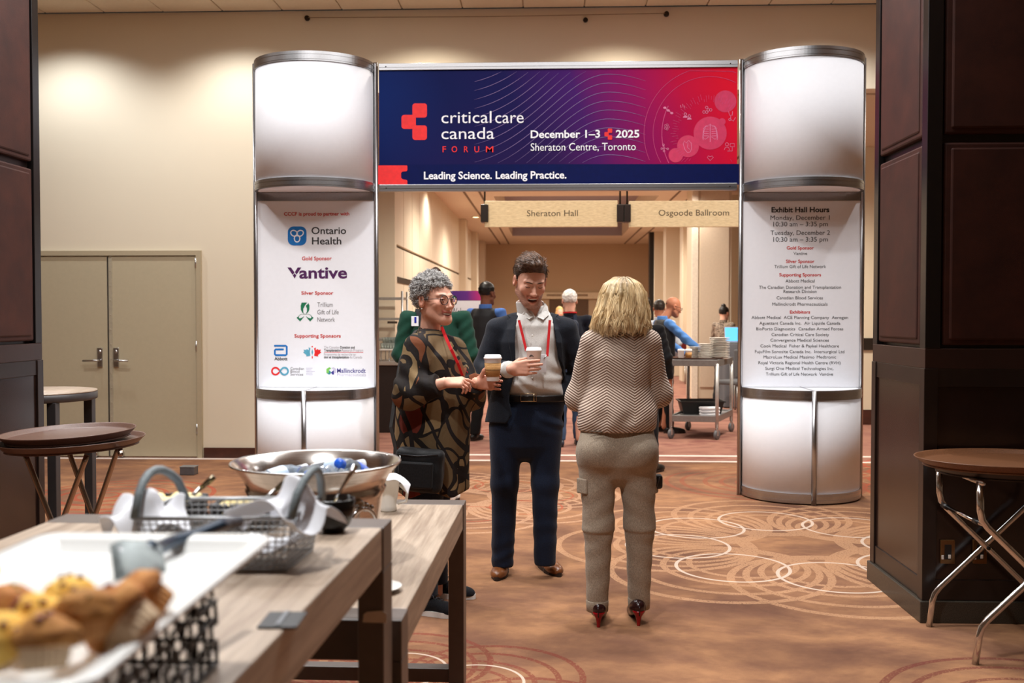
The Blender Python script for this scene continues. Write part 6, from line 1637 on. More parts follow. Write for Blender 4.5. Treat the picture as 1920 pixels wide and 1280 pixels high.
    MB().tube([(b0.x, yb, b0.z), (b1.x, yb, b0.z), (b1.x, yb, b1.z), (b0.x, yb, b1.z)], 0.0028, 6, closed=True).tube([(b1.x - 0.012, yb - 0.002, b0.z), (b1.x - 0.012, yb - 0.002, b1.z)], 0.003, 6).build('buckle', plain('brass_buckle', (196, 176, 140), 0.25, 1.0), bl)
    # blazer
    JK = cloth('navy_blazer', (15, 18, 26), (26, 31, 42), 0.8, 480, 0.25, 0.02, 10)
    hem = g(0, 792).z
    secJ = [(hem - 0.02, g(983, 790).x, Y + 0.005, 0.228, 0.154), (g(0, 740).z, g(990, 740).x, Y, 0.212, 0.146), (g(0, 690).z, g(997, 690).x, Y, 0.186, 0.138), (g(0, 640).z, g(997, 640).x, Y, 0.200, 0.138), (g(0, 616).z, g(997, 612).x, Y, 0.170, 0.118), (g(0, 592).z, g(998, 590).x, Y + 0.01, 0.095, 0.080)]
    opening = [(g(px, 0).x, g(0, py).z) for px, py in ((979, 552), (966, 620), (967, 690), (956, 735), (962, 770), (950, 790), (945, 830), (1100, 830), (1088, 790), (1070, 738), (1047, 670), (1040, 620), (1025, 552))]
    def arms(P, gr=0.0):
        a = chain(P, [sR + Vector((0.012, 0, -0.012)), eR, wR - dv * 0.03], (0.066 + gr, 0.062 + gr, 0.050 + gr), 0.03)
        b = chain(P, [sL + Vector((-0.012, 0, -0.012)), eL, wL + Vector((0.008, 0, 0.01))], (0.066 + gr, 0.062 + gr, 0.052 + gr), 0.03)
        fd = 0.005 * np.sin(P[..., 2] * 75 + 40 * (P[..., 0] - foot.x)) * np.exp(-((P[..., 2] - eR.z) / 0.09) ** 2)
        return np.minimum(a, b) + fd
    nk = np.array(neck)
    def jack(P):
        d = f_loft(P, secJ)
        for s_ in (sR, sL): d = smin(d, f_cap(P, nk + np.array((0, 0.02, 0.010)), np.array(s_), 0.050, 0.054), 0.03)
        x, y, z = P[..., 0], P[..., 1], P[..., 2]
        op = np.maximum(f_poly(x, z, opening), y - (Y + 0.03))
        inner = f_loft(P, [(s[0] - (0.05 if i == 0 else 0), s[1], s[2], s[3] - 0.010, s[4] - 0.010) for i, s in enumerate(secJ)])
        nh = f_cap(P, nk + np.array((0, 0.0, -0.07)), nk + np.array((0, 0.0, 0.12)), 0.088, 0.078)
        d = smax(d, -np.maximum(inner, z - g(0, 740).z), 0.004)
        d = smax(d, -op, 0.006); d = smax(d, -nh, 0.006)
        d = smin(d, arms(P), 0.018)
        d = np.maximum(d, hem - z - 0.10 * (y - Y) - 0.06 * (x - foot.x))
        # sleeve ends
        for w_, e_, off in ((wR, eR, 0.032), (wL, eL, 0.0)):
            n_ = np.array((w_ - e_).normalized()); q = (P - np.array(w_)) @ n_ + off
            near = np.sqrt(((P - np.array(w_)) ** 2).sum(-1)) - 0.085
            d = np.where(near < 0, np.maximum(d, q), d)
        return d
    jk = sdf_part('blazer', jack, (g(875, 0).x, Y - 0.42, hem - 0.05), (g(1112, 0).x, Y + 0.25, g(0, 570).z), 0.007, JK, T)
    # lapels lie on the chest as thin folded leaves
    JL = cloth('navy_lapel', (13, 16, 24), (23, 28, 39), 0.75, 480, 0.25)
    for pts in (((977, 560), (962, 580), (950, 590), (957, 597), (950, 601), (955, 640), (966, 700), (969, 694), (967, 640), (968, 610), (979, 570)), ((1025, 560), (1038, 578), (1050, 588), (1043, 595), (1051, 599), (1054, 640), (1058, 690), (1047, 664), (1041, 620), (1030, 580))):
        def lf(P, pts=pts):
            x, z = P[..., 0], P[..., 2]
            d = f_loft(P, [(s[0], s[1], s[2], s[3] + 0.004, s[4] + 0.004) for s in secJ])
            for s_ in (sR, sL): d = smin(d, f_cap(P, nk + np.array((0, 0.02, 0.010)), np.array(s_), 0.054, 0.058), 0.03)
            return np.maximum(np.maximum(np.maximum(d, -0.010 - d), f_poly(x, z, [(g(a, 0).x, g(0, b).z) for a, b in pts])), P[..., 1] - (Y + 0.01))
        sdf_part('lapel', lf, (g(940, 0).x, Y - 0.2, g(0, 705).z), (g(1065, 0).x, Y + 0.1, g(0, 555).z), 0.004, JL, jk, 1)
    # lanyard and badge
    for a, b in (((973, 600), (987, 658)), ((1031, 600), (1026, 668))):
        pts = [g(a[0] + (b[0] - a[0]) * u, a[1] + (b[1] - a[1]) * u, -0.118 - 0.025 * u) for u in (0, .25, .5, .75, 1)]
        ribbon(pts, (1, 0, 0), 0.014).build('lanyard', LANYARD, T)
    bp, bq = g(1008, 698, -0.15), g(1021, 664, -0.15)
    bd = MB().between((bp.x, Y - 0.151, bp.z), (bq.x + 0.01, Y - 0.148, bq.z), 0.001).build('name_badge', plain('badge_white', (226, 226, 230), 0.3), T)
    MB().tube([g(1025, 666, -0.148), g(1020, 672, -0.152)], 0.003, 6).build('badge_clip', STEEL, bd)
    # shoes
    TANL = plain('tan_leather', (122, 72, 38), 0.3, var=0.18, scale=22); SOLE = plain('dark_sole', (40, 26, 20), 0.6); LACE = plain('brown_lace', (70, 42, 26), 0.8)
    for (px, py), an, nm in (((944, 1068), -0.12, 'shoe'), ((1019, 1062), 0.42, 'shoe')):
        h_ = floor_at(px, py); h_.z = 0
        shoe(nm, TANL, SOLE, T, Vector((h_.x, h_.y - 0.02, 0)), an, 0.30, 0.050, lace=LACE)
    cpos = g(1001, 690, -0.27 + 0.062)
    cup('white paper coffee cup with a black emblem, held by the man in the navy blazer', (cpos.x, cpos.y, g(0, 693, -0.21).z), 0.98, False, 'cups held by the talkers', True)
man()

# ---------------------------------------------------------------- the woman in the patterned coat
def coat_mat():
    t = NT('patterned_coat'); co = t.coord()
    w = t.n('ShaderNodeTexNoise'); t.l(co, w.inputs['Vector']); w.inputs['Scale'].default_value = 4; w.inputs['Detail'].default_value = 1
    wp = t.vmath('ADD', t.mapping(co, scale=(1, 1, 0.62)), t.vmath('SCALE', w.outputs[1]).outputs[0])
    sc = [n for n in t.t.nodes if n.bl_idname == 'ShaderNodeVectorMath' and n.operation == 'SCALE'][0]; sc.inputs[3].default_value = 0.30
    v = t.n('ShaderNodeTexVoronoi'); t.l(wp.outputs[0], v.inputs['Vector']); v.inputs['Scale'].default_value = 8.2; v.inputs['Randomness'].default_value = 1.0
    s = t.n('ShaderNodeSeparateColor'); t.l(v.outputs['Color'], s.inputs[0])
    fill = t.ramp(s.outputs[0], [(0.0, (104, 84, 58)), (0.26, (138, 114, 80)), (0.46, (108, 38, 28)), (0.58, (118, 66, 40)), (0.64, (16, 14, 16)), (0.76, (116, 94, 66))], 'CONSTANT')
    e = t.n('ShaderNodeTexVoronoi'); e.feature = 'DISTANCE_TO_EDGE'; t.l(wp.outputs[0], e.inputs['Vector']); e.inputs['Scale'].default_value = 8.2
    wid = t.math('MULTIPLY_ADD', t.noise(co, 7, 2), 0.15, -0.012)
    c = t.mix(t.math('LESS_THAN', e.outputs['Distance'], wid), fill, lin((12, 11, 14)))
    wave = t.n('ShaderNodeTexWave'); t.l(t.mapping(co, rot=(0, 0.5, 0)), wave.inputs[0]); wave.inputs['Scale'].default_value = 3.2; wave.inputs['Distortion'].default_value = 7; wave.inputs['Detail'].default_value = 1
    c = t.mix(t.math('GREATER_THAN', wave.outputs[1], 0.9), c, lin((18, 17, 22)))
    f = t.noise(co, 300, 2); c = t.mix(t.math('MULTIPLY', f, 0.35), c, lin((60, 46, 32)))
    t.set(c, 0.8); t.b.inputs['Sheen Weight'].default_value = 0.0; t.b.inputs['Specular IOR Level'].default_value = 0.2
    g = t.noise(co, 14, 2, 0.5, 0.8); t.bump(t.math('ADD', t.math('MULTIPLY', f, 0.05), t.math('MULTIPLY', g, 0.3)), 0.6, 0.02)
    return t.m
def left_woman():
    Y = 4.93
    g = lambda px, py, dy=0.0: at(px, py, Y=Y + dy)
    f0 = floor_at(812, 1145)
    T = thing('person', 'grey curly haired woman in round glasses and a patterned coat, holding a sleeved cup', 'person', (f0.x, Y, 0))
    M = headM(g(815.5, 563), 0.86, -0.02, 0.0, 1.0)
    neck = g(806, 638, 0.03)
    SKW = SK['pink'] * np.array([1.0, 0.96, 0.94])
    hd = make_head(M, dict(skin=SKW, open=0.0055, mouth=0.034, fold=1, jaw=0.9, nr=0.047, lip=np.array(lin((186, 96, 88))[:3])), neck)
    sN, eN, wN = g(784, 652, -0.14), g(767, 738, -0.20), g(834, 717, -0.26)
    sF, eF, wF = g(850, 656, 0.14), g(884, 742, 0.06), g(893, 716, -0.14)
    hn = make_hand(wN, (1, -0.05, 0.02), (0.05, 0.45, -0.85), 1, [(0.25, 0.30, 0.25), (0.55, 0.75, 0.45), (0.65, 0.85, 0.5), (0.7, 0.9, 0.5)], ((0.6, 0.3, 0.6), (0.9, -0.1, 0.3), (0.95, -0.1, 0.2)), SKW, eN, 0.93)
    nail = np.array(lin((92, 24, 30))[:3])
    hf_ = make_hand(wF, (1, 0.15, -0.05), (0.1, -1, 0.05), -1, [(0.45, 0.75, 0.6), (0.45, 0.8, 0.6), (0.45, 0.8, 0.6), (0.25, 0.45, 0.3)], ((0.35, 0.85, 0.5), (0.6, 0.85, 0.45), (0.7, 0.6, 0.3)), SKW, eF, 0.93, nail=nail)
    lg1, lg2 = [g(800, 880, -0.06), g(795, 1000, -0.07), g(797, 1130, -0.08)], [g(812, 880, 0.10), g(812, 1000, 0.14), g(818, 1112, 0.18)]
    def core(P):
        d = f_ell(P, g(815, 740), (0.13, 0.12, 0.32))
        d = smin(d, f_cap(P, neck, g(815, 680), 0.05, 0.09), 0.04)
        for c, r in ((lg1, (.07, .05, .035)), (lg2, (.07, .05, .035)), ([sN, eN, wN], (.04, .036, .027)), ([sF, eF, wF], (.04, .036, .027))): d = smin(d, chain(P, c, r, 0.02), 0.02)
        return d
    V, Q = polygonize(core, (g(720, 0).x, Y - 0.4, 0.03), (g(925, 0).x, Y + 0.35, neck.z), 0.014, 1)
    J = join(hd, hn, hf_, (V, Q, SKW)); np_mesh('body', J[0], J[1], SKIN, T, True, col=J[2])
    # eyes, brows, teeth
    for s in (-1, 1):
        c = M @ Vector((s * 0.031, -0.0805, -0.001))
        MB().ball((0, 0, 0), 0.0118, 14, 10, Matrix.Translation(M @ Vector((s * 0.031, -0.0806, -0.0008)))).build('eyeball', EYEW, T)
        MB().ball((0, 0, 0), (0.0052, 0.002, 0.0052), 12, 8, M @ Matrix.Translation((s * 0.0315 - 0.002, -0.0920, -0.0008))).build('iris', IRIS, T)
        for zz, r in ((0.0052, 0.0030), (-0.0066, 0.0026)):
            MB().tube([M @ Vector((s * 0.031 + u * 0.0135, -0.0925 + 0.0075 * u * u, zz * (1 - 0.75 * u * u))) for u in (-1, -.6, -.2, .2, .6, 1)], [r * .6, r, r, r, r, r * .6], 8).build('eyelid', plain('lid_skin', (196, 136, 114), 0.5), T)
        MB().tube([M @ Vector((s * (0.014 + 0.034 * u), -0.0955 + 0.020 * u * u, 0.0200 + 0.006 * math.sin(u * 2.6))) for u in (0, .25, .5, .75, 1)], [0.0014, 0.0022, 0.0022, 0.0018, 0.0008], 6).build('eyebrow', plain('brow_grey', (150, 136, 124), 0.8), T)
    MB().ball((0, 0, 0), 1.0, 18, 8, M @ Matrix.Translation((0, -0.0850, -0.0690)) @ Matrix.Diagonal((0.0265, 0.0095, 0.0048, 1))).build('teeth', WHITEM, T)
    # round dark glasses
    gl = MB(); BL = plain('glasses_frame', (26, 26, 32), 0.25)
    for s in (-1, 1):
        c = Vector((s * 0.0335, -0.1035, -0.002)); yw = s * 0.16
        gl.tube([M @ (c + Vector((0.0225 * math.cos(a) * math.cos(yw), 0.0225 * math.cos(a) * math.sin(yw), 0.0225 * math.sin(a)))) for a in [2 * PI * k / 28 for k in range(28)]], 0.0019, 7, closed=True)
        gl.tube([M @ Vector((s * 0.056, -0.0995, 0.003)), M @ Vector((s * 0.070, -0.086, 0.004)), M @ Vector((s * 0.080, -0.02, 0.004)), M @ Vector((s * 0.081, 0.012, 0.002)), M @ Vector((s * 0.080, 0.026, -0.012))], 0.0018, 6)
    gl.tube([M @ Vector((-0.012, -0.1085, 0.003)), M @ Vector((0, -0.1115, 0.006)), M @ Vector((0.012, -0.1085, 0.003))], 0.0018, 6)
    go = gl.build('glasses', BL, T)
    gm = NT('lens_glass'); gm.set((1, 1, 1, 1), 0.0); gm.b.inputs['Transmission Weight'].default_value = 1.0; gm.b.inputs['IOR'].default_value = 1.02
    for s in (-1, 1):
        MB().lathe([(0, 0), (0.0215, 0), (0.0215, 0.0006), (0, 0.0006)], (0, 0, 0), 24, M @ Matrix.Translation((s * 0.0335, -0.1035, -0.002)) @ Matrix.Rotation(s * 0.16, 4, 'Z') @ Matrix.Rotation(PI / 2, 4, 'X')).build('lens', gm.m, go)
    MB().ball((0, 0, 0), 0.004, 10, 8, Matrix.Translation(M @ Vector((-0.083, 0.006, -0.042)))).build('earring', plain('pearl', (224, 214, 204), 0.2), T)
    # curly grey hair: scalp volume and separate ringlets
    def hfn(P):
        d = f_ell(P, (0, 0.026, 0.044), (0.088, 0.105, 0.098)) + 0.006 * noise3(P, 120, 3)
        return smax(d, hair_region(P, -0.080, 0.070, 0.02), 0.006)
    V, Q = polygonize(hfn, (-.12, -.14, -.14), (.12, .17, .18), 0.0045, 1)
    gd, gl_ = np.array(lin((112, 108, 105))[:3]), np.array(lin((226, 223, 220))[:3])
    ho = np_mesh('hair', xf(V, M), Q, HAIR, T, True, col=np.tile(gd, (len(V), 1)))
    ctr = np.array([0, 0.026, 0.04]); Nn = (V - ctr); Nn /= np.linalg.norm(Nn, axis=1, keepdims=True)
    out = V[np.einsum('ij,ij->i', Nn, V - ctr) > 0.078]
    n = 2300; S = out[rng.integers(0, len(out), n)]; N = S - ctr; N /= np.linalg.norm(N, axis=1, keepdims=True)
    U = np.cross(N, rng.standard_normal((n, 3))); U /= np.linalg.norm(U, axis=1, keepdims=True); Wv = np.cross(N, U)
    ts = np.linspace(0, 1, 13); ph = rng.uniform(0, 6.28, n)
    rad = rng.uniform(0.0030, 0.0062, n)[:, None]
    a = ph[:, None] + ts[None] * rng.uniform(5, 9.5, n)[:, None] * rng.choice([-1, 1], n)[:, None]
    path = S[:, None] + U[:, None] * (rad * np.cos(a))[..., None] + Wv[:, None] * (rad * np.sin(a))[..., None] + N[:, None] * (ts[None] * rng.uniform(0.006, 0.020, n)[:, None])[..., None]
    VV, FF = strands(xf(path.reshape(-1, 3), M).reshape(path.shape), rng.uniform(0.0009, 0.0016, n), 4)
    m_ = np.clip(rng.beta(2, 2.2, n), 0, 1)[:, None]
    tag(np_mesh('ringlets', VV, FF, HAIR, ho, True, col=np.repeat(gd * 0.8 * (1 - m_) + gl_ * m_, 13 * 4, axis=0)), kind='stuff')
    # coat
    CO = coat_mat()
    sec = [(g(0, 925).z, g(808, 905).x, Y + 0.0, 0.190, 0.185), (g(0, 880).z, g(809, 880).x, Y, 0.190, 0.180), (g(0, 780).z, g(812, 780).x, Y, 0.186, 0.170), (g(0, 700).z, g(815, 700).x, Y, 0.180, 0.165), (g(0, 664).z, g(815, 660).x, Y, 0.140, 0.160), (g(0, 638).z, g(813, 635).x, Y + 0.01, 0.090, 0.115), (g(0, 618).z, g(812, 618).x, Y + 0.01, 0.075, 0.085)]
    dN, dF = (wN - eN).normalized(), (wF - eF).normalized(); nk = np.array(g(813, 640, 0.01))
    cN = wN - dN * 0.035; cF = wF - dF * 0.02
    VN = [(g(px, 0).x, g(0, py).z) for px, py in ((826, 560), (829, 612), (842, 655), (862, 712), (872, 712), (872, 560))]
    def coat(P):
        x, y, z = P[..., 0], P[..., 1], P[..., 2]
        d = f_loft(P, sec)
        for s_ in (sN, sF): d = smin(d, f_cap(P, nk + np.array((0, 0, 0.012)), np.array(s_), 0.055, 0.060), 0.04)
        d = d + 0.006 * np.sin(np.arctan2(y - Y, x - f0.x) * 9 + 3 * noise3(P, 5, 1)) * np.clip((g(0, 760).z - z) * 3, 0, 1.3)
        a = chain(P, [np.array(sN), np.array(eN), np.array(cN)], (0.072, 0.074, 0.056), 0.04)
        b = chain(P, [np.array(sF), np.array(eF), np.array(cF)], (0.068, 0.066, 0.054), 0.04)
        a = a + 0.006 * np.sin(z * 60 + x * 45) * np.exp(-((z - eN.z - 0.06) / 0.09) ** 2)
        op = np.maximum(f_poly(x, z, VN), np.abs(y - (Y + 0.02)) - 0.075)
        nh = f_cap(P, nk + np.array((0, 0, -0.04)), nk + np.array((0.02, 0, 0.12)), 0.070, 0.060)
        d = smax(d, -nh, 0.008); d = smax(d, -(op), 0.008)
        d = smin(d, np.minimum(a, b), 0.02)
        d = np.maximum(d, (g(0, 912).z + 0.015 * np.sin(x * 30)) - z)
        for w_, e_ in ((cN, eN), (cF, eF)):
            n_ = np.array((Vector(w_) - Vector(e_)).normalized()); q = (P - np.array(w_)) @ n_
            near = np.sqrt(((P - np.array(w_)) ** 2).sum(-1)) - 0.09
            d = np.where(near < 0, np.maximum(d, q), d)
        return d
    ct = sdf_part('coat', coat, (g(722, 0).x, Y - 0.38, g(0, 925).z), (g(925, 0).x, Y + 0.32, g(0, 590).z), 0.0075, CO, T)
    def ccol(P):
        c0 = nk + np.array((0.0, 0, -0.03)); d = np.abs(f_cap(P, c0, nk + np.array((0.005, 0.01, 0.10)), 0.082, 0.070)) - 0.006
        zt = nk[2] + 0.065 - 0.55 * (P[..., 0] - nk[0] + 0.05)
        d = np.maximum(d, P[..., 2] - zt); d = np.maximum(d, nk[2] - 0.03 - P[..., 2])
        return np.maximum(d, -np.maximum(P[..., 0] * -1 + g(838, 0).x, np.abs(P[..., 1] - Y - 0.02) - 0.05))
    sdf_part('coat_collar', ccol, (nk[0] - .12, nk[1] - .12, nk[2] - .06), (nk[0] + .12, nk[1] + .13, nk[2] + .12), 0.005, CO, ct, 2)
    sdf_part('black_top', lambda P: np.maximum(f_loft(P, [(s[0], s[1] - 0.004, s[2], s[3] - 0.026, s[4] - 0.026) for s in sec[1:]]), P[..., 2] - g(0, 648).z), (g(730, 0).x, Y - 0.22, g(0, 890).z), (g(890, 0).x, Y + 0.22, g(0, 640).z), 0.010, cloth('black_knit', (18, 17, 19), None, 0.9), T)
    for off, b in ((0.0, (876, 704)), (0.05, (885, 700))):
        pts = [g(828, 612, -0.07 + off), g(834, 628, -0.085 + off * 1.2), g(846, 655, -0.15 + off * 2), g(858, 680, -0.165 + off * 2.4), g(b[0] - 9, b[1], -0.145 + off * 2)]
        ribbon(pts, (1, -0.6, 0), 0.016).build('lanyard', LANYARD, T)
    JE = cloth('dark_jeans', (18, 24, 38), (28, 36, 52), 0.85, 500, 0.2)
    def jeans(P):
        d = None
        for c in (lg1, lg2):
            e = chain(P, [np.array(q) for q in c], (0.098, 0.075, 0.062), 0.03); d = e if d is None else smin(d, e, 0.015)
        return np.maximum(np.maximum(d, P[..., 2] - g(0, 850).z), 0.085 - P[..., 2])
    sdf_part('jeans', jeans, (g(740, 0).x, Y - 0.25, 0.05), (g(880, 0).x, Y + 0.35, g(0, 850).z), 0.009, JE, T)
    # black trainers with white soles
    KN = cloth('black_trainer_knit', (14, 15, 18), (26, 27, 32), 0.9, 300); WS = plain('white_sole', (226, 224, 220), 0.6); LC = plain('grey_lace', (52, 54, 60), 0.8)
    for px, py, an in ((797, 1151, 1.32), (820, 1118, 1.40)):
        h_ = floor_at(px, py); shoe('trainer', KN, WS, T, Vector((h_.x, h_.y, 0)), an, 0.265, 0.046, 0.06, lace=LC, solecol=0.026)
    # shoulder bag
    bx0, bx1 = g(737, 0, -0.27).x, g(829, 0, -0.27).x; zb0, zb1 = g(0, 917, -0.27).z, g(0, 838, -0.27).z
    B = thing('shoulder_bag', 'black fabric shoulder bag hanging at the side of the woman in the patterned coat', 'bag', ((bx0 + bx1) / 2, Y - 0.25, zb0))
    BK = cloth('black_nylon', (15, 15, 16), (27, 27, 29), 0.6, 300, 0.3)
    def bag(P):
        R = Matrix.Rotation(0.08, 3, 'Y')
        return f_box(P, ((bx0 + bx1) / 2, Y - 0.245, (zb0 + zb1) / 2), ((bx1 - bx0) / 2, 0.052, (zb1 - zb0) / 2), 0.03, np.array(R)) + 0.003 * noise3(P, 40, 2)
    bo = sdf_part('bag_body', bag, (bx0 - .03, Y - .33, zb0 - .03), (bx1 + .03, Y - .17, zb1 + .03), 0.006, BK, B)
    MB().box(((bx0 + bx1) / 2 - 0.012, Y - 0.300, zb0 + 0.085), ((bx1 - bx0) * 0.72, 0.02, 0.125), (0, 0.05, 0), 0.012).build('front_pocket', BK, B)
    MB().tube([(bx0 + 0.02, Y - 0.298, zb1 - 0.02), ((bx0 + bx1) / 2, Y - 0.303, zb1 - 0.028), (bx1 - 0.02, Y - 0.298, zb1 - 0.022)], 0.003, 6).build('zip', plain('zip_dark', (60, 60, 62), 0.3, 0.8), B)
    MB().tube([(bx0 + 0.03, Y - 0.303, zb1 - 0.025), (bx0 + 0.036, Y - 0.31, zb1 - 0.05)], 0.003, 6).build('zip_pull', STEEL, B)
    ribbon([(bx0 + 0.01, Y - 0.245, zb1 - 0.04), g(733, 800, -0.22), g(738, 765, -0.2), g(742, 730, -0.15), g(752, 672, -0.06), g(768, 634, 0.0), g(782, 618, 0.04)], (0.7, -1, 0.1), 0.036, 0.003).build('strap', BK, B)
    cp = g(924, 714, -0.185)
    cup('paper coffee cup with a brown cardboard sleeve, held by the woman in the patterned coat', (cp.x, cp.y, cp.z), 0.98, True, 'cups held by the talkers')
left_woman()

# ---------------------------------------------------------------- the woman seen from behind
def rib_mat():
    t = NT('ribbed_knit'); co = t.coord(); s = t.n('ShaderNodeSeparateXYZ'); t.l(co, s.inputs[0])
    pp = t.math('PINGPONG', t.math('ADD', s.outputs[0], 0.065 + 0.128 * 4), 0.128)
    ph = t.math('MULTIPLY', t.math('ADD', s.outputs[2], t.math('MULTIPLY', pp, 0.62)), 2 * PI / 0.0128)
    w = t.math('MULTIPLY_ADD', t.math('SINE', ph), 0.5, 0.5)
    c = t.ramp(w, [(0.06, (96, 72, 60)), (0.28, (160, 132, 114)), (0.58, (212, 192, 174))])
    f = t.noise(co, 300, 2); c = t.mix(t.math('MULTIPLY', f, 0.2), c, lin((150, 124, 108)))
    t.set(c, 0.9); t.b.inputs['Sheen Weight'].default_value = 0.2
    t.bump(w, 0.55, 0.006); return t.m
def right_woman():
    Y = 4.70
    g = lambda px, py, dy=0.0: at(px, py, Y=Y + dy)
    f0 = floor_at(1160, 1172)
    T = thing('person', 'blonde woman seen from behind in a ribbed beige jumper and taupe trousers', 'person', (f0.x, Y, 0))
    O = g(1162, 571, 0.03); M = headM(O, PI - 0.12, 0.08, 0, 0.98)
    neck = g(1164, 628, 0.02)
    hd = make_head(M, dict(skin=SK['fair'], jaw=0.95, nr=0.05), neck, 0.005)
    sL, eL, wL = g(1112, 642), g(1087, 745, 0.05), g(1135, 742, 0.30)
    sR, eR, wR = g(1216, 642), g(1232, 738, 0.06), g(1195, 735, 0.30)
    hs = [make_hand(wL, (0.6, 0.8, 0.1), (0.5, -0.3, 0.6), 1, [(0.4, 0.5, 0.3)] * 4, ((0.6, 0.5, 0.4), (0.9, 0.1, 0.2), (0.9, 0, 0.1)), SK['fair'], eL, 0.92, h=0.004),
          make_hand(wR, (-0.6, 0.8, 0.1), (-0.5, -0.3, 0.6), -1, [(0.4, 0.5, 0.3)] * 4, ((0.6, 0.5, 0.4), (0.9, 0.1, 0.2), (0.9, 0, 0.1)), SK['fair'], eR, 0.92, h=0.004)]
    l1 = [g(1120, 850), g(1122, 985, 0.0), g(1120, 1140, 0.0)]; l2 = [g(1194, 850), g(1199, 985, 0.03), g(1198, 1140, 0.05)]
    def core(P):
        d = f_ell(P, g(1163, 720), (0.13, 0.09, 0.24)); d = smin(d, f_ell(P, g(1158, 835), (0.15, 0.10, 0.12)), 0.05)
        d = smin(d, f_cap(P, neck, g(1163, 670), 0.048, 0.08), 0.04)
        for c, r in ((l1, (.075, .05, .034)), (l2, (.075, .05, .034)), ([sL, eL, wL], (.04, .036, .027)), ([sR, eR, wR], (.04, .036, .027))): d = smin(d, chain(P, c, r, 0.02), 0.02)
        return d
    V, Q = polygonize(core, (g(1050, 0).x, Y - 0.25, 0.05), (g(1260, 0).x, Y + 0.45, neck.z), 0.014, 1)
    J = join(hd, hs[0], hs[1], (V, Q, SK['fair'])); np_mesh('body', J[0], J[1], SKIN, T, True, col=J[2])
    # jumper
    RIB = rib_mat()
    def lf(P):
        x, y, z = P[..., 0], P[..., 1], P[..., 2]
        d = f_loft(P, [(g(0, 805).z, g(1157, 800).x, Y, 0.182, 0.140), (g(0, 788).z, g(1157, 790).x, Y, 0.196, 0.152), (g(0, 760).z, g(1158, 760).x, Y, 0.186, 0.146), (g(0, 720).z, g(1160, 715).x, Y, 0.146, 0.124), (g(0, 665).z, g(1162, 660).x, Y, 0.152, 0.116), (g(0, 632).z, g(1163, 632).x, Y + 0.01, 0.130, 0.095), (g(0, 615).z, g(1163, 615).x, Y + 0.015, 0.080, 0.072)])
        nk = np.array(g(1163, 640, 0.01))
        for s_ in (sL, sR): d = smin(d, f_cap(P, nk, np.array(s_), 0.060, 0.064), 0.03)
        a = chain(P, [np.array(sL), np.array(eL), np.array(wL)], (0.060, 0.061, 0.044), 0.05); b = chain(P, [np.array(sR), np.array(eR), np.array(wR)], (0.060, 0.060, 0.044), 0.05)
        d = smin(d, np.minimum(a, b), 0.006)
        d = d + 0.007 * np.sin((x - f0.x) * 45 + 4 * noise3(P, 7, 1)) * np.exp(-((z - g(0, 778).z) / 0.05) ** 2) + 0.004 * noise3(P, 22, 3)
        return np.maximum(d, g(0, 801).z + 0.02 * (x - f0.x) - z)
    jp = sdf_part('jumper', lf, (g(1050, 0).x, Y - 0.25, g(0, 808).z), (g(1262, 0).x, Y + 0.42, g(0, 600).z), 0.007, RIB, T)
    CK = cloth('collar_knit', (176, 152, 136), (198, 176, 160), 0.9, 260, 0.3)
    def col(P):
        c = np.array(g(1163, 640, 0.015)); d = np.abs(f_cap(P, c + np.array((0, 0, -0.06)), c + np.array((0, 0.0, 0.10)), 0.112, 0.058)) - 0.007
        return np.maximum(np.maximum(d, P[..., 2] - g(0, 606).z), g(0, 630).z - 0.15 * (P[..., 1] - Y) - P[..., 2])
    sdf_part('fold_collar', col, (g(1100, 0).x, Y - 0.16, g(0, 640).z), (g(1225, 0).x, Y + 0.18, g(0, 590).z), 0.005, CK, jp)
    # trousers
    TP = cloth('taupe_wool', (136, 122, 106), (174, 159, 140), 0.9, 420, 0.3, 0.03, 13)
    def tro(P):
        x, y, z = P[..., 0], P[..., 1], P[..., 2]
        d = f_loft(P, [(g(0, 790).z, g(1157, 790).x, Y, 0.168, 0.110), (g(0, 830).z, g(1157, 830).x, Y, 0.182, 0.125), (g(0, 862).z, g(1157, 885).x, Y, 0.180, 0.115), (g(0, 888).z, g(1159, 885).x, Y, 0.11, 0.075), (g(0, 902).z, g(1160, 885).x, Y, 0.03, 0.03)])
        for sx in (1122, 1196): d = smin(d, f_ell(P, g(sx, 845, -0.06), (0.088, 0.085, 0.095)), 0.04)
        for c, ph in ((l1, 0), (l2, 2)):
            e = chain(P, [np.array(q) for q in c], (0.096, 0.068, 0.050), 0.04)
            e = e + 0.0022 * np.sin(z * 62 + 34 * (x - c[1].x) * (1 if ph else -1) + ph + 2 * noise3(P, 8, ph)) * (0.6 + 0.2 * np.exp(-((z - 0.52) / 0.1) ** 2))
            # the seam just under the knee
            e = e + 0.0035 * np.clip((z - (g(0, 985).z)) / 0.004, -1, 1) * -1 * np.exp(-((z - g(0, 985).z) / 0.02) ** 2)
            d = smin(d, e, 0.028)
        return np.maximum(np.maximum(d, z - g(0, 790).z), g(0, 1132).z - z)
    tr = sdf_part('trousers', tro, (g(1060, 0).x, Y - 0.2, 0.05), (g(1250, 0).x, Y + 0.22, g(0, 792).z), 0.0072, TP, T)
    for c, zz in ((l1, 1113), (l2, 1113)):
        q = g(0, zz).z; xx = c[2].x; yy = c[2].y
        MB().lathe([(0.0485, -0.050), (0.0515, -0.048), (0.0540, 0.0), (0.0520, 0.004), (0.046, 0.0), (0.044, -0.050)], (xx, yy, q), 32).build('trouser_cuff', TP, tr)
    PF = MB(); a, b = g(1080, 926, -0.03), g(1103, 897, -0.03)
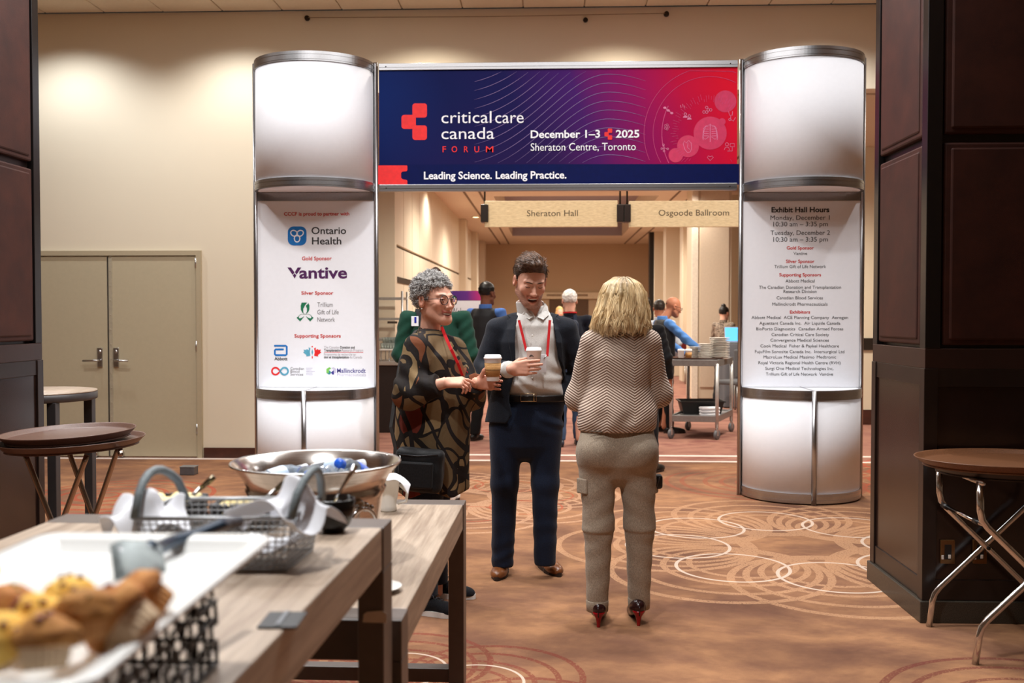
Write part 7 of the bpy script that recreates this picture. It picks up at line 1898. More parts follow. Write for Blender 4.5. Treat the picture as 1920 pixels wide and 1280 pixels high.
    for sx, px0 in ((-1, 1080), (1, 1226)):
        c = g(px0 + (12 if sx < 0 else 2), 911, -0.045 if sx < 0 else 0.0)
        MB().box((0, 0, 0), (0.066, 0.012, 0.072), None, 0.006).build('tmp', TP) if False else None
        m = MB().box(c, (0.064, 0.014, 0.072), Euler((0, 0, -0.75 if sx < 0 else 1.1)).to_matrix().to_4x4(), 0.006); m.build('pocket_flap', TP, tr)
    for pts in (((1105, 808), (1150, 811)),):
        MB().tube([g(x, y, -0.128) for x, y in pts], 0.0025, 6).build('welt_pocket', plain('taupe_dark', (92, 80, 68), 0.9), tr)
    # heeled shoes: dark leather, red heels
    OX = plain('oxblood_leather', (46, 18, 18), 0.25, var=0.3, scale=25); RH = plain('red_heel', (150, 12, 22), 0.15)
    for px, py, an in ((1122, 1177, PI - 0.1), (1198, 1174, PI + 0.06)):
        h_ = floor_at(px, py); Mh = Matrix.Translation((h_.x, h_.y, 0)) @ Matrix.Rotation(an, 4, 'Z')
        def up(P):
            d = f_ell(P, (0, -0.035, 0.088), (0.036, 0.055, 0.042)); d = smin(d, f_cap(P, (0, -0.06, 0.066), (0, -0.17, 0.026), 0.036, 0.030), 0.03)
            d = smin(d, f_ell(P, (0, -0.20, 0.022), (0.030, 0.055, 0.020)), 0.02)
            return np.maximum(d, np.maximum(0.004, 0.052 + (P[..., 1] + 0.02) * 0.36) - P[..., 2])
        V, Q = polygonize(up, (-.06, -.27, 0), (.06, .04, .15), 0.0045, 2)
        so = np_mesh('heeled_shoe', xf(V, Mh), Q, OX, T)
        MB().lathe([(0, 0), (0.008, 0), (0.0085, 0.004), (0.009, 0.02), (0.015, 0.045), (0.028, 0.066), (0.030, 0.075), (0, 0.075)], (0, -0.012, 0), 20, Mh).build('heel', RH, so)
        MB().tube([Mh @ Vector((0.0, 0.0172, 0.055)), Mh @ Vector((0.0, 0.0215, 0.10))], 0.003, 6).build('back_seam', OX, so)
    # small black camera pouch at her right thigh
    c = g(1233, 902, 0.03)
    b_ = thing('pouch', 'small black pouch at the right thigh of the blonde woman', 'pouch', tuple(c))
    V, Q = polygonize(lambda P: f_box(P, c, (0.022, 0.03, 0.034), 0.014), np.array(c) - 0.05, np.array(c) + 0.05, 0.004, 1)
    np_mesh('pouch_body', V, Q, plain('pouch_black', (18, 18, 20), 0.5), b_)
    MB().tube([c + Vector((-0.008, -0.031, -0.02)), c + Vector((0.006, -0.033, 0.025))], 0.004, 6).build('pouch_strap', plain('pouch_grey', (58, 58, 62), 0.5), b_)
    # shoulder-length blonde hair
    A = np.array(O) + np.array((0, -0.022, 0.004))
    def hv(P):
        q = P - A
        d = f_loft(q, [(-0.120, 0, 0.0, 0.112, 0.085), (-0.09, 0, 0, 0.122, 0.105), (-0.03, 0, 0, 0.112, 0.108), (0.05, 0, 0.01, 0.096, 0.108), (0.095, 0, 0.015, 0.074, 0.088), (0.124, 0, 0.02, 0.030, 0.040)])
        d = d + 0.007 * np.sin(np.arctan2(q[..., 1], q[..., 0]) * 16 + 2 * noise3(q, 14, 2))
        return smax(d, -f_ell(q, (0, 0.13, -0.06), (0.085, 0.10, 0.13)), 0.01)
    V, Q = polygonize(hv, A - np.array((.16, .15, .18)), A + np.array((.16, .15, .15)), 0.006, 2)
    root, ash, blond, lite = (np.array(lin(c)[:3]) for c in ((66, 50, 36), (140, 110, 74), (208, 172, 118), (244, 224, 182)))
    def colr(zrel, n_, part):
        m = np.clip((zrel - 0.0) / 0.12, 0, 1)[:, None] * part[:, None]
        base = blond * (1 - n_[:, None]) + lite * n_[:, None]
        return base * (1 - m * 0.85) + (root * 0.6 + ash * 0.4) * m * 0.85
    q = V - A
    ho = np_mesh('hair', V, Q, HAIR, T, True, col=colr(q[:, 2], np.clip(0.3 + 0.5 * noise3(q, 50, 1), 0, 1), np.exp(-((q[:, 0] - 0.02) / 0.04) ** 2)) * 0.72)
    n = 2800; NL = 110; lk = rng.integers(0, NL, n); lph = np.sort(rng.uniform(PI * 0.90, PI * 2.10, NL)); ph = lph[lk] + 0.055 * rng.standard_normal(n); st = rng.uniform(0, 1, n) ** 0.8
    Mp = 16; ts = np.linspace(0, 1, Mp)[None]
    z0 = 0.128 - 0.14 * st[:, None] * rng.uniform(0.2, 1, n)[:, None]; z1 = -0.122 + rng.uniform(-0.03, 0.035, NL)[lk][:, None] + rng.uniform(-0.012, 0.02, n)[:, None]
    z = z0 + (z1 - z0) * ts
    prof = lambda zz: np.interp(zz, [-0.19, -0.15, -0.10, -0.03, 0.05, 0.095, 0.122, 0.13], [0.108, 0.120, 0.130, 0.118, 0.098, 0.072, 0.026, 0.008])
    R_ = prof(z) + rng.uniform(-0.007, 0.008, NL)[lk][:, None] + rng.uniform(-0.003, 0.004, n)[:, None] + 0.009 * np.sin(ts * rng.uniform(5, 11, NL)[lk][:, None] + rng.uniform(0, 6, NL)[lk][:, None]) * ts
    P_ = ph[:, None] * (1 - 0.55 * ts ** 2) + lph[lk][:, None] * 0.55 * ts ** 2 + 0.11 * np.sin(ts * rng.uniform(3, 8, NL)[lk][:, None] + rng.uniform(0, 6, NL)[lk][:, None]) * ts + (0.03 * rng.standard_normal(n))[:, None] * ts ** 2
    px_ = 0.018 * (1 - ts); path = np.stack([R_ * np.cos(P_) + px_, R_ * np.sin(P_) * 0.92, z], -1)
    tip = np.clip((ts - 0.8) / 0.2, 0, 1) ** 2
    path[..., 0] += tip * (0.012 * rng.standard_normal(NL))[lk][:, None]; path[..., 1] += tip * (0.006 * rng.standard_normal(n))[:, None]
    VV, FF = strands(path + A, rng.uniform(0.0008, 0.0019, n), 4)
    nn = np.repeat(np.clip(0.55 * rng.beta(1.2, 1.2, NL)[lk] + 0.45 * rng.beta(1.6, 1.4, n), 0, 1), Mp * 4); zz = VV[:, 2] - A[2]
    tag(np_mesh('hair_strands', VV, FF, HAIR, ho, True, col=colr(zz, nn, np.exp(-((VV[:, 0] - A[0] - 0.02) / 0.045) ** 2) * np.repeat(rng.uniform(0.2, 1.1, n), Mp * 4)) * (0.92 + 0.35 * nn[:, None])), kind='stuff')
right_woman()
# ================================================================ PEOPLE AND THINGS IN THE HALL BEYOND
SHOEB = plain('black_shoe', (18, 17, 17), 0.35)
def bystander(label, x, y, h, yaw, skin, hair, top, legs, vest=None, arms=None, hairstyle='short', sw=0.205, glasses=False, bulk=1.0, extra=None, lean=0.0, pattern=None, shoecol=None, stride=0.06):
    """a standing figure, built facing -y at 1.75 m, then turned by yaw and scaled; arms = ((elbow, wrist) right, (elbow, wrist) left)"""
    T = thing('person', label, 'person', (x, y, 0)); s = h / 1.75
    Mx = Matrix.Translation((x, y, 0)) @ Matrix.Rotation(yaw, 4, 'Z') @ Matrix.Scale(s, 4)
    HS = 0.013
    if arms is None: arms = (((-0.27, 0.02, 1.14), (-0.25, -0.12, 0.92)), ((0.27, 0.02, 1.14), (0.25, -0.12, 0.92)))
    sh = [np.array((-sw + 0.02, 0.01, 1.405)), np.array((sw - 0.02, 0.01, 1.405))]
    el = [np.array(a[0]) for a in arms]; wr = [np.array(a[1]) for a in arms]
    hc = np.array((0, -0.02 - lean * 0.5, 1.615)); neck = np.array((0, 0.025, 1.43))
    Mh = headM(Vector(hc), 0, 0.1 + lean, 0, 1.0)
    o = dict(skin=skin, nr=0.052)
    Vh, Qh, Ch = make_head(Mh, o, neck, 0.006)
    hands = []
    for i in (0, 1):
        d = Vector(wr[i]) - Vector(el[i])
        hands.append(make_hand(wr[i], d, (1 if i == 0 else -1, 0.1, -0.2), 1 if i == 0 else -1, [(0.3, 0.4, 0.3)] * 4, ((0.6, 0.5, 0.3), (0.9, 0.2, 0.1), (0.95, 0, 0)), skin, el[i], 0.98, h=0.005))
    def core(P):
        d = f_ell(P, (0, 0.01, 1.2), (0.14, 0.09, 0.26)); d = smin(d, f_ell(P, (0, 0.01, 0.95), (0.14, 0.09, 0.13)), 0.05)
        d = smin(d, f_cap(P, neck, neck + np.array((0, 0, -.12)), 0.05, 0.08), 0.04)
        for sg in (-1, 1): d = smin(d, chain(P, [np.array((sg * 0.09, 0.0, 0.9)), np.array((sg * 0.1, -0.01, 0.48)), np.array((sg * 0.1, 0.03, 0.08))], (.075, .05, .035)), 0.02)
        for i in (0, 1): d = smin(d, chain(P, [sh[i], el[i], wr[i]], (.045, .038, .028)), 0.02)
        return d
    xs = [a[0] for a in el + wr] + [-0.3, 0.3]; ys = [a[1] for a in el + wr] + [-0.18, 0.2]
    lo = (min(xs) - .08, min(ys) - .08, 0.03); hi = (max(xs) + .08, max(ys) + .08, 1.5)
    V, Q = polygonize(core, lo, (hi[0], hi[1], 1.43), 0.02, 1)
    J = join((Vh, Qh, Ch), hands[0], hands[1], (V, Q, skin)); np_mesh('body', xf(J[0], Mx), J[1], SKIN, T, True, col=J[2])
    def part(name, fn, lo, hi, h_, mat, parent=T, col=None):
        V, Q = polygonize(fn, lo, hi, h_, 2)
        if len(V) == 0: return None
        c = col(V) if callable(col) else col
        return np_mesh(name, xf(V, Mx), Q, mat, parent, True, col=c)
    # hair
    iMh = np.array(Mh.inverted())
    def toh(P): return P @ iMh[:3, :3].T + iMh[:3, 3]
    def hf(P):
        q = toh(P)
        thick = 0.0 if hairstyle != 'bald' else -0.008
        d = f_ell(q, (0, 0.022, 0.040), (0.084 + thick, 0.104 + thick, 0.096 + thick)) + 0.004 * noise3(q, 90, 2)
        d = smax(d, hair_region(q, -0.085, 0.078), 0.006)
        if hairstyle == 'bald': d = np.maximum(d, q[..., 2] - 0.028)
        if hairstyle == 'bun': d = smin(d, f_ell(q, (0, 0.045, 0.135), (0.042, 0.045, 0.035)) + 0.003 * noise3(q, 120, 1), 0.012)
        if hairstyle == 'long': d = smin(d, np.maximum(f_loft(q, [(-0.2, 0, 0.05, 0.09, 0.06), (0.0, 0, 0.03, 0.095, 0.09)]), -f_ell(q, (0, -0.08, -0.08), (0.075, 0.09, 0.12))), 0.02)
        return d
    hcol = np.array(lin(hair)[:3])
    part('hair', hf, hc - 0.24, hc + 0.24, 0.008, HAIR, col=lambda V: hcol * (1 + 0.35 * noise3(V, 150, 3)[:, None]))
    b = bulk
    def shirt(P, gr=0.0):
        d = f_loft(P, [(0.90, 0, 0.0, 0.165 * b + gr, 0.115 * b + gr), (1.08, 0, 0.0, 0.158 * b + gr, 0.112 * b + gr), (1.25, 0, 0.0, 0.170 * b + gr, 0.118 * b + gr), (1.37, 0, 0.01, 0.155 + gr, 0.100 + gr), (1.45, 0, 0.02, 0.075 + gr, 0.070 + gr)])
        for i in (0, 1): d = smin(d, f_cap(P, neck + np.array((0, 0, -.03)), sh[i], 0.045 + gr, 0.052 + gr), 0.03)
        return d
    def top_fn(P):
        d = shirt(P)
        for i in (0, 1):
            w = el[i] + (wr[i] - el[i]) * 0.86
            a = chain(P, [sh[i], el[i], w], (0.054 * b, 0.050 * b, 0.040), 0.03); a = a + 0.004 * np.sin(P[..., 2] * 70 + P[..., 0] * 60)
            d = smin(d, a, 0.015)
        return np.maximum(d, 0.92 - P[..., 2])
    tp = part('shirt' if vest else ('jacket' if extra == 'backpack' else 'top'), top_fn, lo, (hi[0], hi[1], 1.56), 0.011, pattern or cloth('cloth_%02x%02x%02x' % tuple(top), top, None, 0.8, 300, 0.2, 0.03, 12))
    part('collar', lambda P: np.maximum(np.abs(f_cap(P, neck + np.array((0, 0, -.05)), neck + np.array((0, -.01, .1)), 0.072, 0.062)) - 0.006, np.abs(P[..., 2] - 1.475) - 0.028), neck - 0.14, neck + 0.16, 0.008, tp.data.materials[0], tp)
    if vest:
        part('vest', lambda P: np.maximum(np.maximum(shirt(P, 0.014), np.maximum(0.90 - P[..., 2], P[..., 2] - 1.455)), np.abs(P[..., 0]) - 0.178 * b + 0.35 * np.maximum(0, P[..., 2] - 1.36)), lo, (hi[0], hi[1], 1.5), 0.010, cloth('cloth_%02x%02x%02x' % tuple(vest), vest, None, 0.5, 300, 0.2, 0.03, 12))
    def tro(P):
        d = f_loft(P, [(0.80, 0, 0.0, 0.165 * b, 0.105 * b), (0.93, 0, 0.0, 0.165 * b, 0.115 * b), (1.02, 0, 0, 0.155 * b, 0.108 * b)])
        for sg in (-1, 1):
            e = chain(P, [np.array((sg * 0.088, 0.0, 0.86)), np.array((sg * 0.10, -0.01, 0.48)), np.array((sg * (0.09 + stride * .3), 0.02 + sg * stride, 0.08))], (0.092 * b, 0.070 * b, 0.058), 0.03)
            d = smin(d, e + 0.003 * np.sin(P[..., 2] * 50 + 3 * sg), 0.02)
        return np.maximum(np.maximum(d, P[..., 2] - 1.0), 0.07 - P[..., 2])
    part('trousers', tro, (-0.26, -0.22, 0.04), (0.26, 0.24, 1.02), 0.012, cloth('cloth_%02x%02x%02x' % tuple(legs), legs, None, 0.85, 300, 0.2, 0.02, 12))
    sc = SHOEB if shoecol is None else plain('shoe_%02x%02x%02x' % tuple(shoecol), shoecol, 0.5)
    for sg in (-1, 1):
        p = Mx @ Vector((sg * (0.09 + stride * .3), 0.035 + sg * stride, 0)); p.z = 0
        shoe('shoe', sc, plain('dark_sole', (40, 26, 20), 0.6), T, p, yaw + sg * 0.12, 0.28, 0.050)
    if glasses:
        m = MB(); MM = Mx @ Mh
        for sg in (-1, 1):
            m.tube([MM @ Vector((sg * 0.034 + 0.022 * math.cos(a), -0.102, 0.018 * math.sin(a))) for a in [2 * PI * k / 16 for k in range(16)]], 0.0025, 5, closed=True)
            m.tube([MM @ Vector((sg * 0.056, -0.10, 0.004)), MM @ Vector((sg * 0.084, -0.04, 0.006)), MM @ Vector((sg * 0.084, 0.012, 0.004))], 0.0025, 5)
        m.build('glasses', plain('glasses_frame', (26, 26, 32), .25), T)
    return T, Mx
R_ = math.radians
# green jumper, bun, strap and badge
q = at(817, 590, Y=7.7)
gp, Mg = bystander('person in a green jumper with brown hair in a bun, seen from behind', q.x, 7.7, 1.80, PI, SK['fair'], (58, 40, 28), (16, 58, 44), (30, 34, 44), hairstyle='bun', sw=0.235, bulk=1.12, shoecol=(226, 224, 220), arms=(((-0.27, 0.02, 1.13), (-0.20, -0.22, 1.02)), ((0.27, 0.02, 1.13), (0.20, -0.22, 1.02))))
ribbon([Mg @ Vector(p) for p in ((0.155, -0.10, 1.30), (0.150, -0.09, 1.42), (0.125, 0.03, 1.475), (0.105, 0.11, 1.43), (0.06, 0.145, 1.28), (-0.02, 0.15, 1.12), (-0.12, 0.14, 1.0))], (1, 0, 0), 0.05, 0.004).build('bag_strap', cloth('black_nylon', (15, 15, 16)), gp)
c_ = at(778, 602, Y=7.7 - 0.17)
tg = MB().box(c_, (0.055, 0.006, 0.075), None, 0.002).build('tag_card', plain('card_white', (232, 232, 238), 0.4), gp)
MB().box(c_ + Vector((0.004, -0.004, 0.01)), (0.016, 0.003, 0.045), None, 0.001).build('blue_stripe', plain('card_blue', (34, 44, 150), 0.4), tg)
# waiter with dark hair
q = at(912, 590, Y=11.6)
bystander('dark haired waiter in a blue shirt and charcoal waistcoat, back turned beside the poster', q.x, 11.6, 1.86, R_(147), SK['brown'], (16, 14, 14), (70, 110, 180), (20, 20, 22), vest=(40, 42, 46), sw=0.23, arms=(((-0.27, -0.02, 1.13), (-0.17, -0.26, 1.06)), ((0.28, 0.0, 1.13), (0.2, -0.24, 1.05))))
# white haired man with a backpack
q = at(1068, 590, Y=11.2)
wp, Mw = bystander('white haired man in a navy jacket and jeans with a backpack, seen from behind', q.x, 11.2, 1.76, PI + 0.12, SK['pink'], (232, 230, 226), (22, 27, 40), (62, 82, 112), sw=0.225, bulk=1.1, extra='backpack', shoecol=(46, 54, 70))
def bp(P): return f_box(P, (0.06, 0.185, 1.20), (0.135, 0.075, 0.21), 0.06)
V, Q = polygonize(bp, (-.15, .05, .9), (.28, .32, 1.5), 0.012, 1); pk = thing('backpack', 'navy backpack on the shoulders of the white haired man', 'backpack', tuple(Mw @ Vector((0.06, 0.185, 0.99))))
np_mesh('pack_body', xf(V, Mw), Q, cloth('pack_navy', (24, 38, 60), None, 0.6, 300, 0.2, 0.03, 14), pk)
for sx in (-0.05, 0.15): ribbon([Mw @ Vector(p) for p in ((sx, 0.15, 1.36), (sx, 0.08, 1.46), (sx, -0.02, 1.47), (sx, -0.10, 1.38), (sx, -0.125, 1.2))], (1, 0, 0), 0.04, 0.004).build('pack_strap', _mats['pack_navy'], pk)
ribbon([Mw @ Vector((0.078 * math.cos(a), 0.022 + 0.078 * math.sin(a), 1.487 + 0.004 * math.sin(a))) for a in [2 * PI * k / 20 for k in range(21)]], (0, 0, 1), 0.016).build('red_neckband', LANYARD, wp)
# dark clothed person behind the blonde woman
q = at(1203, 590, Y=9.3)
bystander('person in black with dark hair, mostly hidden behind the blonde woman', q.x, 9.3, 1.66, PI * 0.85, SK['tan'], (22, 18, 17), (18, 18, 21), (22, 22, 26), hairstyle='long', sw=0.21)
# bald waiter at the trolley
q = at(1245, 590, Y=12.5)
bystander('bald waiter in glasses, blue shirt and dark waistcoat, reaching over the trolley', q.x, 12.5, 1.70, R_(104), SK['tan'], (60, 46, 38), (84, 136, 206), (18, 18, 20), vest=(48, 52, 56), hairstyle='bald', glasses=True, sw=0.22, lean=0.22, bulk=1.08, arms=(((-0.26, -0.20, 1.20), (-0.16, -0.44, 1.06)), ((0.22, -0.16, 1.14), (0.10, -0.34, 1.00))))
q = at(1236, 590, Y=13.6)
bystander('balding man in a pale shirt standing behind the bald waiter', q.x, 13.6, 1.68, R_(175), SK['tan'], (50, 42, 38), (196, 204, 214), (40, 44, 52), hairstyle='short', sw=0.2)
# woman with a laptop
tt = NT('leopard_blouse'); co = tt.coord(); v = tt.n('ShaderNodeTexVoronoi'); tt.l(co, v.inputs['Vector']); v.inputs['Scale'].default_value = 34
tt.set(tt.ramp(v.outputs[0], [(0.25, (44, 36, 32)), (0.45, (176, 158, 140)), (0.7, (96, 82, 72))]), 0.8)
q = at(1357, 590, Y=16.6)
bystander('woman with dark hair up in a patterned blouse, working at a laptop', q.x, 16.6, 1.62, R_(140), SK['fair'], (30, 24, 22), (120, 106, 94), (30, 30, 34), hairstyle='bun', sw=0.19, pattern=tt.m, arms=(((-0.25, -0.08, 1.14), (-0.14, -0.32, 1.22)), ((0.25, -0.06, 1.14), (0.17, -0.30, 1.14))))
q = at(1049, 568, Y=22)
bystander('blonde person far back in the hall, left of the white haired man', q.x, 22, 1.66, 0.3, SK['fair'], (206, 166, 104), (150, 120, 96), (50, 50, 60), hairstyle='long')

# ---- service trolley
ORD = 'second third fourth fifth sixth seventh eighth ninth tenth eleventh twelfth'.split()
def trolley():
    C = [floor_at(1258, 822), floor_at(1344, 824), floor_at(1371, 809), floor_at(1290, 806)]
    zt, zl = 0.925, 0.265
    t = thing('trolley', 'grey metal service trolley on castors loaded with cups and plates', 'trolley', tuple(sum(C, Vector()) / 4))
    G = plain('trolley_grey', (150, 150, 150), 0.4, 0.7); cen = sum(C, Vector()) / 4
    for z, nm in ((zt, 'top_shelf'), (zl, 'lower_shelf')):
        P = [(p.x, p.y) for p in C]
        MB().prism(P, z - 0.012, z).build(nm, G, t)
        m = MB()
        for i in range(4):
            a, b = C[i], C[(i + 1) % 4]; d = (b - a); ang = math.atan2(d.y, d.x)
            m.box(((a.x + b.x) / 2, (a.y + b.y) / 2, z - 0.022), (d.length + 0.03, 0.03, 0.075), (0, 0, ang), 0.004)
        m.build('shelf_rim', G, t)
    for p in C:
        MB().tube([(p.x, p.y, 0.14), (p.x, p.y, zt - 0.03)], 0.021, 12).build('leg', plain('trolley_post', (196, 196, 194), 0.35, 0.5), t)
        c = MB().tube([(p.x, p.y, 0.145), (p.x, p.y, 0.10)], 0.014, 10); c.box((p.x, p.y - 0.024, 0.085), (0.03, 0.006, 0.075)).box((p.x, p.y + 0.024, 0.085), (0.03, 0.006, 0.075)).box((p.x, p.y, 0.122), (0.03, 0.05, 0.008))
        co_ = c.build('castor', STEEL, t)
        MB().lathe([(0, -0.017), (0.05, -0.017), (0.058, -0.012), (0.058, 0.012), (0.05, 0.017), (0, 0.017)], (0, 0, 0), 24, Matrix.Translation((p.x, p.y, 0.058)) @ Matrix.Rotation(0.9, 4, 'Z') @ Matrix.Rotation(PI / 2, 4, 'X')).build('wheel', plain('grey_rubber', (104, 106, 110), 0.6), co_)
    # tray on the trolley
    c = at(1305, 675, Y=12.05); zt2 = zt + 0.018
    oval_tray('brown oval waiter tray lying on the trolley top', (c.x, 12.08, zt2 - 0.014), 0.335, 0.26, TRAYB, 0.05, (0, 0))
    # stacks of plates
    me = None
    for k, (px, py, n, r, lab) in enumerate(((1349, 668, 13, 0.125, 'white plate in the tall right stack on the trolley'), (1322, 662, 9, 0.09, 'small white plate in the middle stack on the trolley'), (1302, 660, 7, 0.075, 'small white saucer in the left stack on the trolley'))):
        Y = 12.05 + 0.09 * k if k else 12.2; c = at(px, py, Y=Y); me = None
        z0 = zt + 0.002 if k == 0 else zt + 0.012
        for i in range(n):
            if me is None:
                o = MB().lathe([(0, 0.003), (r * .55, 0), (r * .6, 0.004), (r * .97, 0.017), (r, 0.020), (r * .96, 0.021), (r * .58, 0.009), (0, 0.008)], (0, 0, 0), 32).build('plate', plain('white_china', (236, 234, 228), .15), None, local=True); me = o.data
            else: o = link_mesh('plate', me, None)
            o.location = (c.x + 0.002 * math.sin(i * 2.1), Y + 0.002 * math.cos(i * 1.7), z0 + i * 0.0205); tag(o, (('lowest ' if i == 0 else 'topmost ' if i == n - 1 else ORD[i - 1] + ' from the bottom, ')) + lab, 'plate', ('tall stack of plates on the trolley', 'middle stack of plates on the trolley', 'stack of saucers on the trolley')[k])
    for px, sl, lab in ((1277, False, 'white paper cup at the left end of the trolley tray'), (1291, True, 'lidded takeaway cup with a brown sleeve on the trolley tray')):
        c = at(px, 672, Y=11.95); cup(lab, (c.x, 11.95, zt + 0.012), 0.98, sl, 'paper cups on the trolley')
    # lower shelf: black tub and folded white cloths
    c = at(1313, 780, Y=12.3); b = thing('bus_tub', 'black plastic tub on the lower shelf of the trolley', 'tub', (c.x, 12.3, zl))
    w, d_, hh = 0.26, 0.19, 0.16; V = []; F = []
    for (f, z) in ((0.86, 0.0), (1.0, hh), (1.06, hh), (1.06, hh - 0.015), (0.97, hh - 0.008), (0.83, 0.008)):
        V += [(c.x + sx * w * f, 12.3 + sy * d_ * f, zl + z) for sx, sy in ((-1, -1), (1, -1), (1, 1), (-1, 1))]
    for i in range(5):
        for k in range(4): F.append((i * 4 + k, i * 4 + (k + 1) % 4, i * 4 + 4 + (k + 1) % 4, i * 4 + 4 + k))
    F += [(3, 2, 1, 0), (20, 21, 22, 23)]
    MB().add(V, F).build('tub_body', plain('black_plastic', (18, 18, 18), .4), b)
    c = at(1331, 781, Y=11.93)
    for i in range(3):
        o = thing('folded_cloth', ('lowest', 'middle', 'topmost')[i] + ' folded white cloth on the lower trolley shelf before the black tub', 'cloth', (c.x, 11.96, zl + 0.001 + i * 0.036), 'folded cloths on the trolley')
        MB().box((0, 0, 0.017), (0.23, 0.13, 0.033), (0, 0, 0.08 * i), 0.014).build('fold', WHITECLOTH, o, local=True)
trolley()

# ---- welcome poster on an easel
def poster():
    Y = 12.7; a, b = at(829, 697, Y=Y), at(908, 545, Y=Y); zb = at(868, 563, Y=Y).z
    t = thing('poster_stand', 'white welcome poster with a purple band on an easel behind the waiter', 'poster', ((a.x + b.x) / 2, Y, 0))
    p = MB().between((a.x, Y - 0.006, a.z), (b.x, Y + 0.006, b.z)).build('poster_board', plain('poster_white', (232, 232, 240), 0.5, var=0.01), t)
    k = NT('poster_band'); co = k.coord(); s = k.n('ShaderNodeSeparateXYZ'); k.l(co, s.inputs[0])
    u = k.math('ADD', k.math('DIVIDE', s.outputs[0], b.x - a.x), 0.5); k.set(k.ramp(u, [(0, (40, 24, 110)), (0.6, (96, 34, 130)), (1, (206, 44, 120))]), 0.5)
    MB().between((a.x, Y - 0.008, zb), (b.x, Y - 0.006, b.z)).build('purple_band', k.m, p)
    MB().between((a.x, Y - 0.008, a.z), (b.x, Y - 0.006, a.z + 0.03)).build('navy_foot', plain('print_navy', (4, 20, 84), .5), p)
    for a_ in (('Welcome', 846, 889, 591, 577), ('to the', 855, 880, 608, 596)): m = MB(); text_into(m, *a_, Y - 0.0075); m.build('lettering', BLK, p)
    for px in (848, 888):
        x = at(px, 700, Y=Y).x; MB().tube([(x, Y + 0.03, b.z - 0.05), (x + (0.05 if px > 860 else -0.05), Y - 0.02, 0)], 0.012, 8).build('easel_leg', TRIM, t)
    MB().tube([((a.x + b.x) / 2, Y + 0.03, b.z - 0.05), ((a.x + b.x) / 2, Y + 0.4, 0)], 0.012, 8).build('easel_leg', TRIM, t)
    MB().between((a.x + 0.05, Y - 0.03, a.z - 0.02), (b.x - 0.05, Y + 0.04, a.z - 0.001), 0.003).build('easel_ledge', TRIM, t)
poster()

# ---- wire shelving, dark counter and tumblers by the left wall of the vestibule
def left_service():
    Y0, Y1 = 12.95, 13.40; xl, xr = at(690, 600, Y=Y0).x, at(754, 600, Y=Y0).x
    t = thing('wire_shelving', 'chrome wire shelving against the cream wall left of the hall entrance', 'shelving', ((xl + xr) / 2, (Y0 + Y1) / 2, 0))
    CR = plain('dull_chrome', (176, 178, 180), 0.3, 0.9)
    for x in (xl, xr):
        for y in (Y0, Y1): MB().tube([(x, y, 0), (x, y, 1.78)], 0.014, 10).build('post', CR, t)
    for z in (1.70, 1.43, 1.16, 0.5):
        m = MB().between((xl, Y0 - 0.006, z - 0.03), (xr, Y0 + 0.006, z)).between((xl, Y1 - 0.006, z - 0.03), (xr, Y1 + 0.006, z)).between((xl - 0.006, Y0, z - 0.03), (xl + 0.006, Y1, z)).between((xr - 0.006, Y0, z - 0.03), (xr + 0.006, Y1, z))
        for k in range(1, 14): x = xl + (xr - xl) * k / 14; m.tube([(x, Y0, z - 0.004), (x, Y1, z - 0.004)], 0.003, 4)
        m.build('wire_shelf', CR, t)
    c = at(741, 602, Y=Y0)
    MB().between((c.x - 0.10, Y0 - 0.012, c.z - 0.03), (c.x + 0.03, Y0 - 0.006, c.z)).build('shelf_label', plain('label_dark', (60, 46, 34), .6), t)
    xa, xb = at(680, 700, Y=12.3).x, at(752, 700, Y=12.3).x
    k = thing('bar_counter', 'dark service counter with a steel top edge left of the hall entrance', 'counter', ((xa + xb) / 2, 12.55, 0))
    MB().between((xa, 12.32, 0), (xb, 12.78, 0.84), 0.01).build('counter_front', plain('dark_skirt', (34, 22, 20), 0.6, var=0.2), k)
    MB().between((xa - 0.02, 12.30, 0.84), (xb + 0.02, 12.80, 0.895), 0.008).build('counter_top', STEEL, k)
    g = NT('tumbler_glass'); g.set(lin((236, 244, 240)), 0.05); g.b.inputs['Transmission Weight'].default_value = 0.85; g.b.inputs['IOR'].default_value = 1.3
    r = thing('glass_rack', 'pale tray of tumblers raised on a wire frame on the dark counter', 'rack', ((xa + xb) / 2, 12.55, 0.895))
    x0, x1 = at(712, 650, Y=12.4).x, xb - 0.04; zr = at(735, 654, Y=12.4).z
    MB().between((x0, 12.36, zr - 0.02), (x1, 12.74, zr), 0.004).build('rack_tray', plain('rack_white', (222, 222, 218), 0.4), r)
    for x in (x0 + 0.02, (x0 + x1) / 2, x1 - 0.02):
        for y in (12.38, 12.72): MB().tube([(x, y, 0.896), (x, y, zr - 0.02)], 0.006, 6).build('rack_leg', CR, r)
    me = None; nx = 6
    for i in range(nx):
        for j in range(3):
            for lv in range(2 if j else 1):
                if me is None:
                    o = MB().lathe([(0, 0.004), (0.021, 0.0), (0.024, 0.003), (0.030, 0.068), (0.0295, 0.069), (0.0275, 0.066), (0.022, 0.010), (0, 0.009)], (0, 0, 0), 14).build('tumbler', g.m, None, local=True); me = o.data
                else: o = link_mesh('tumbler', me, None)
                o.location = (x0 + 0.035 + (x1 - x0 - 0.07) * i / (nx - 1), 12.42 + 0.12 * j, zr + 0.001 + lv * 0.071); tag(o, 'glass tumbler, %s from left, %s of the counter tray' % (('first', 'second', 'third', 'fourth', 'fifth', 'sixth')[i], ('front row', 'middle row', 'back row')[j] if lv == 0 else ('', 'stacked middle layer', 'stacked back layer')[j]), 'glass', 'tumblers on the counter')
left_service()

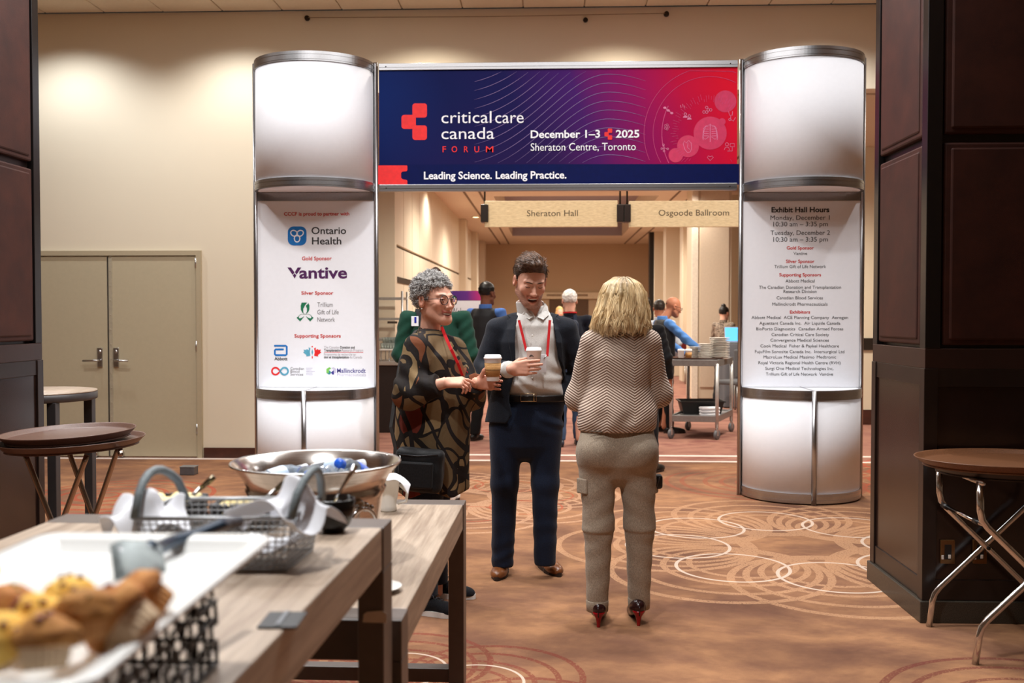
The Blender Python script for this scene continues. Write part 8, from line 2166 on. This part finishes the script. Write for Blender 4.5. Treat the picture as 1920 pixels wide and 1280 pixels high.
# ---- far tables, laptop table, seats
def draped(label, px, Y, r, z, mat, grp=None):
    c = at(px, 640, Y=Y); t = thing('draped_table', label, 'table', (c.x, Y, 0), grp)
    n = 72; V = []; F = []
    for rr, zz, wv in ((0, z, 0), (r * 0.98, z, 0), (r, z - 0.012, 0), (r * 1.02, z - 0.25, 0.02), (r * 1.06, 0.02, 0.05)):
        for k in range(n): a = 2 * PI * k / n; q_ = rr * (1 + wv * math.sin(a * 12)); V.append((c.x + q_ * math.cos(a), Y + q_ * math.sin(a), zz))
    for i in range(4):
        for k in range(n): F.append((i * n + k, i * n + (k + 1) % n, (i + 1) * n + (k + 1) % n, (i + 1) * n + k))
    MB().add(V, F, True).build('tablecloth', mat, t)
    return c
BLKCL = cloth('black_tablecloth', (20, 20, 23)); GRYCL = cloth('grey_tablecloth', (92, 94, 100))
draped('black draped round table far back in the hall, behind the trolley', 1292, 24.5, 0.55, 0.75, BLKCL, None)
draped('black draped round table far back at the right of the hall', 1352, 25.5, 0.45, 0.75, BLKCL, None)
c = draped('grey draped table under the laptop of the woman in the patterned blouse', 1392, 16.05, 0.36, 1.02, GRYCL, None)
lp = at(1373, 605, Y=16.05); L = thing('laptop', 'open laptop with a bright blue screen on the grey draped table', 'laptop', (lp.x, 16.0, 1.022))
MB().box((lp.x + 0.04, 15.95, 1.03), (0.32, 0.22, 0.014), None, 0.004).build('keyboard_base', STEEL, L)
MB().box((lp.x + 0.04, 16.07, 1.16), (0.32, 0.012, 0.25), (-0.2, 0, 0), 0.004).build('lid', STEEL, L)
MB().box((lp.x + 0.04, 16.062, 1.16), (0.30, 0.004, 0.22), (-0.2, 0, 0)).build('screen', emis('screen_blue', (80, 170, 240), 1.3), L)
def banquet_chair(label, px, Y, mat, yaw):
    c = at(px, 640, Y=Y); t = thing('banquet_chair', label, 'chair', (c.x, Y, 0), None, yaw)
    MB().box((0, 0, 0.45), (0.42, 0.42, 0.07), None, 0.025).build('seat', mat, t, local=True)
    MB().box((0, 0.2, 0.72), (0.40, 0.05, 0.44), (0.12, 0, 0), 0.022).build('backrest', mat, t, local=True)
    for sx in (-1, 1):
        for sy in (-1, 1): MB().tube([(sx * 0.18, sy * 0.18, 0.43), (sx * 0.2, sy * 0.2, 0)], 0.012, 8).build('leg', STEEL, t, local=True)
banquet_chair('maroon banquet chair far back by the column, beyond the bald waiter', 1286, 21.5, cloth('maroon_seat', (110, 34, 36)), 0.6)
banquet_chair('grey chair at the right edge of the arch opening, beyond the trolley', 1381, 15.2, cloth('grey_seat', (90, 92, 96)), -0.9)
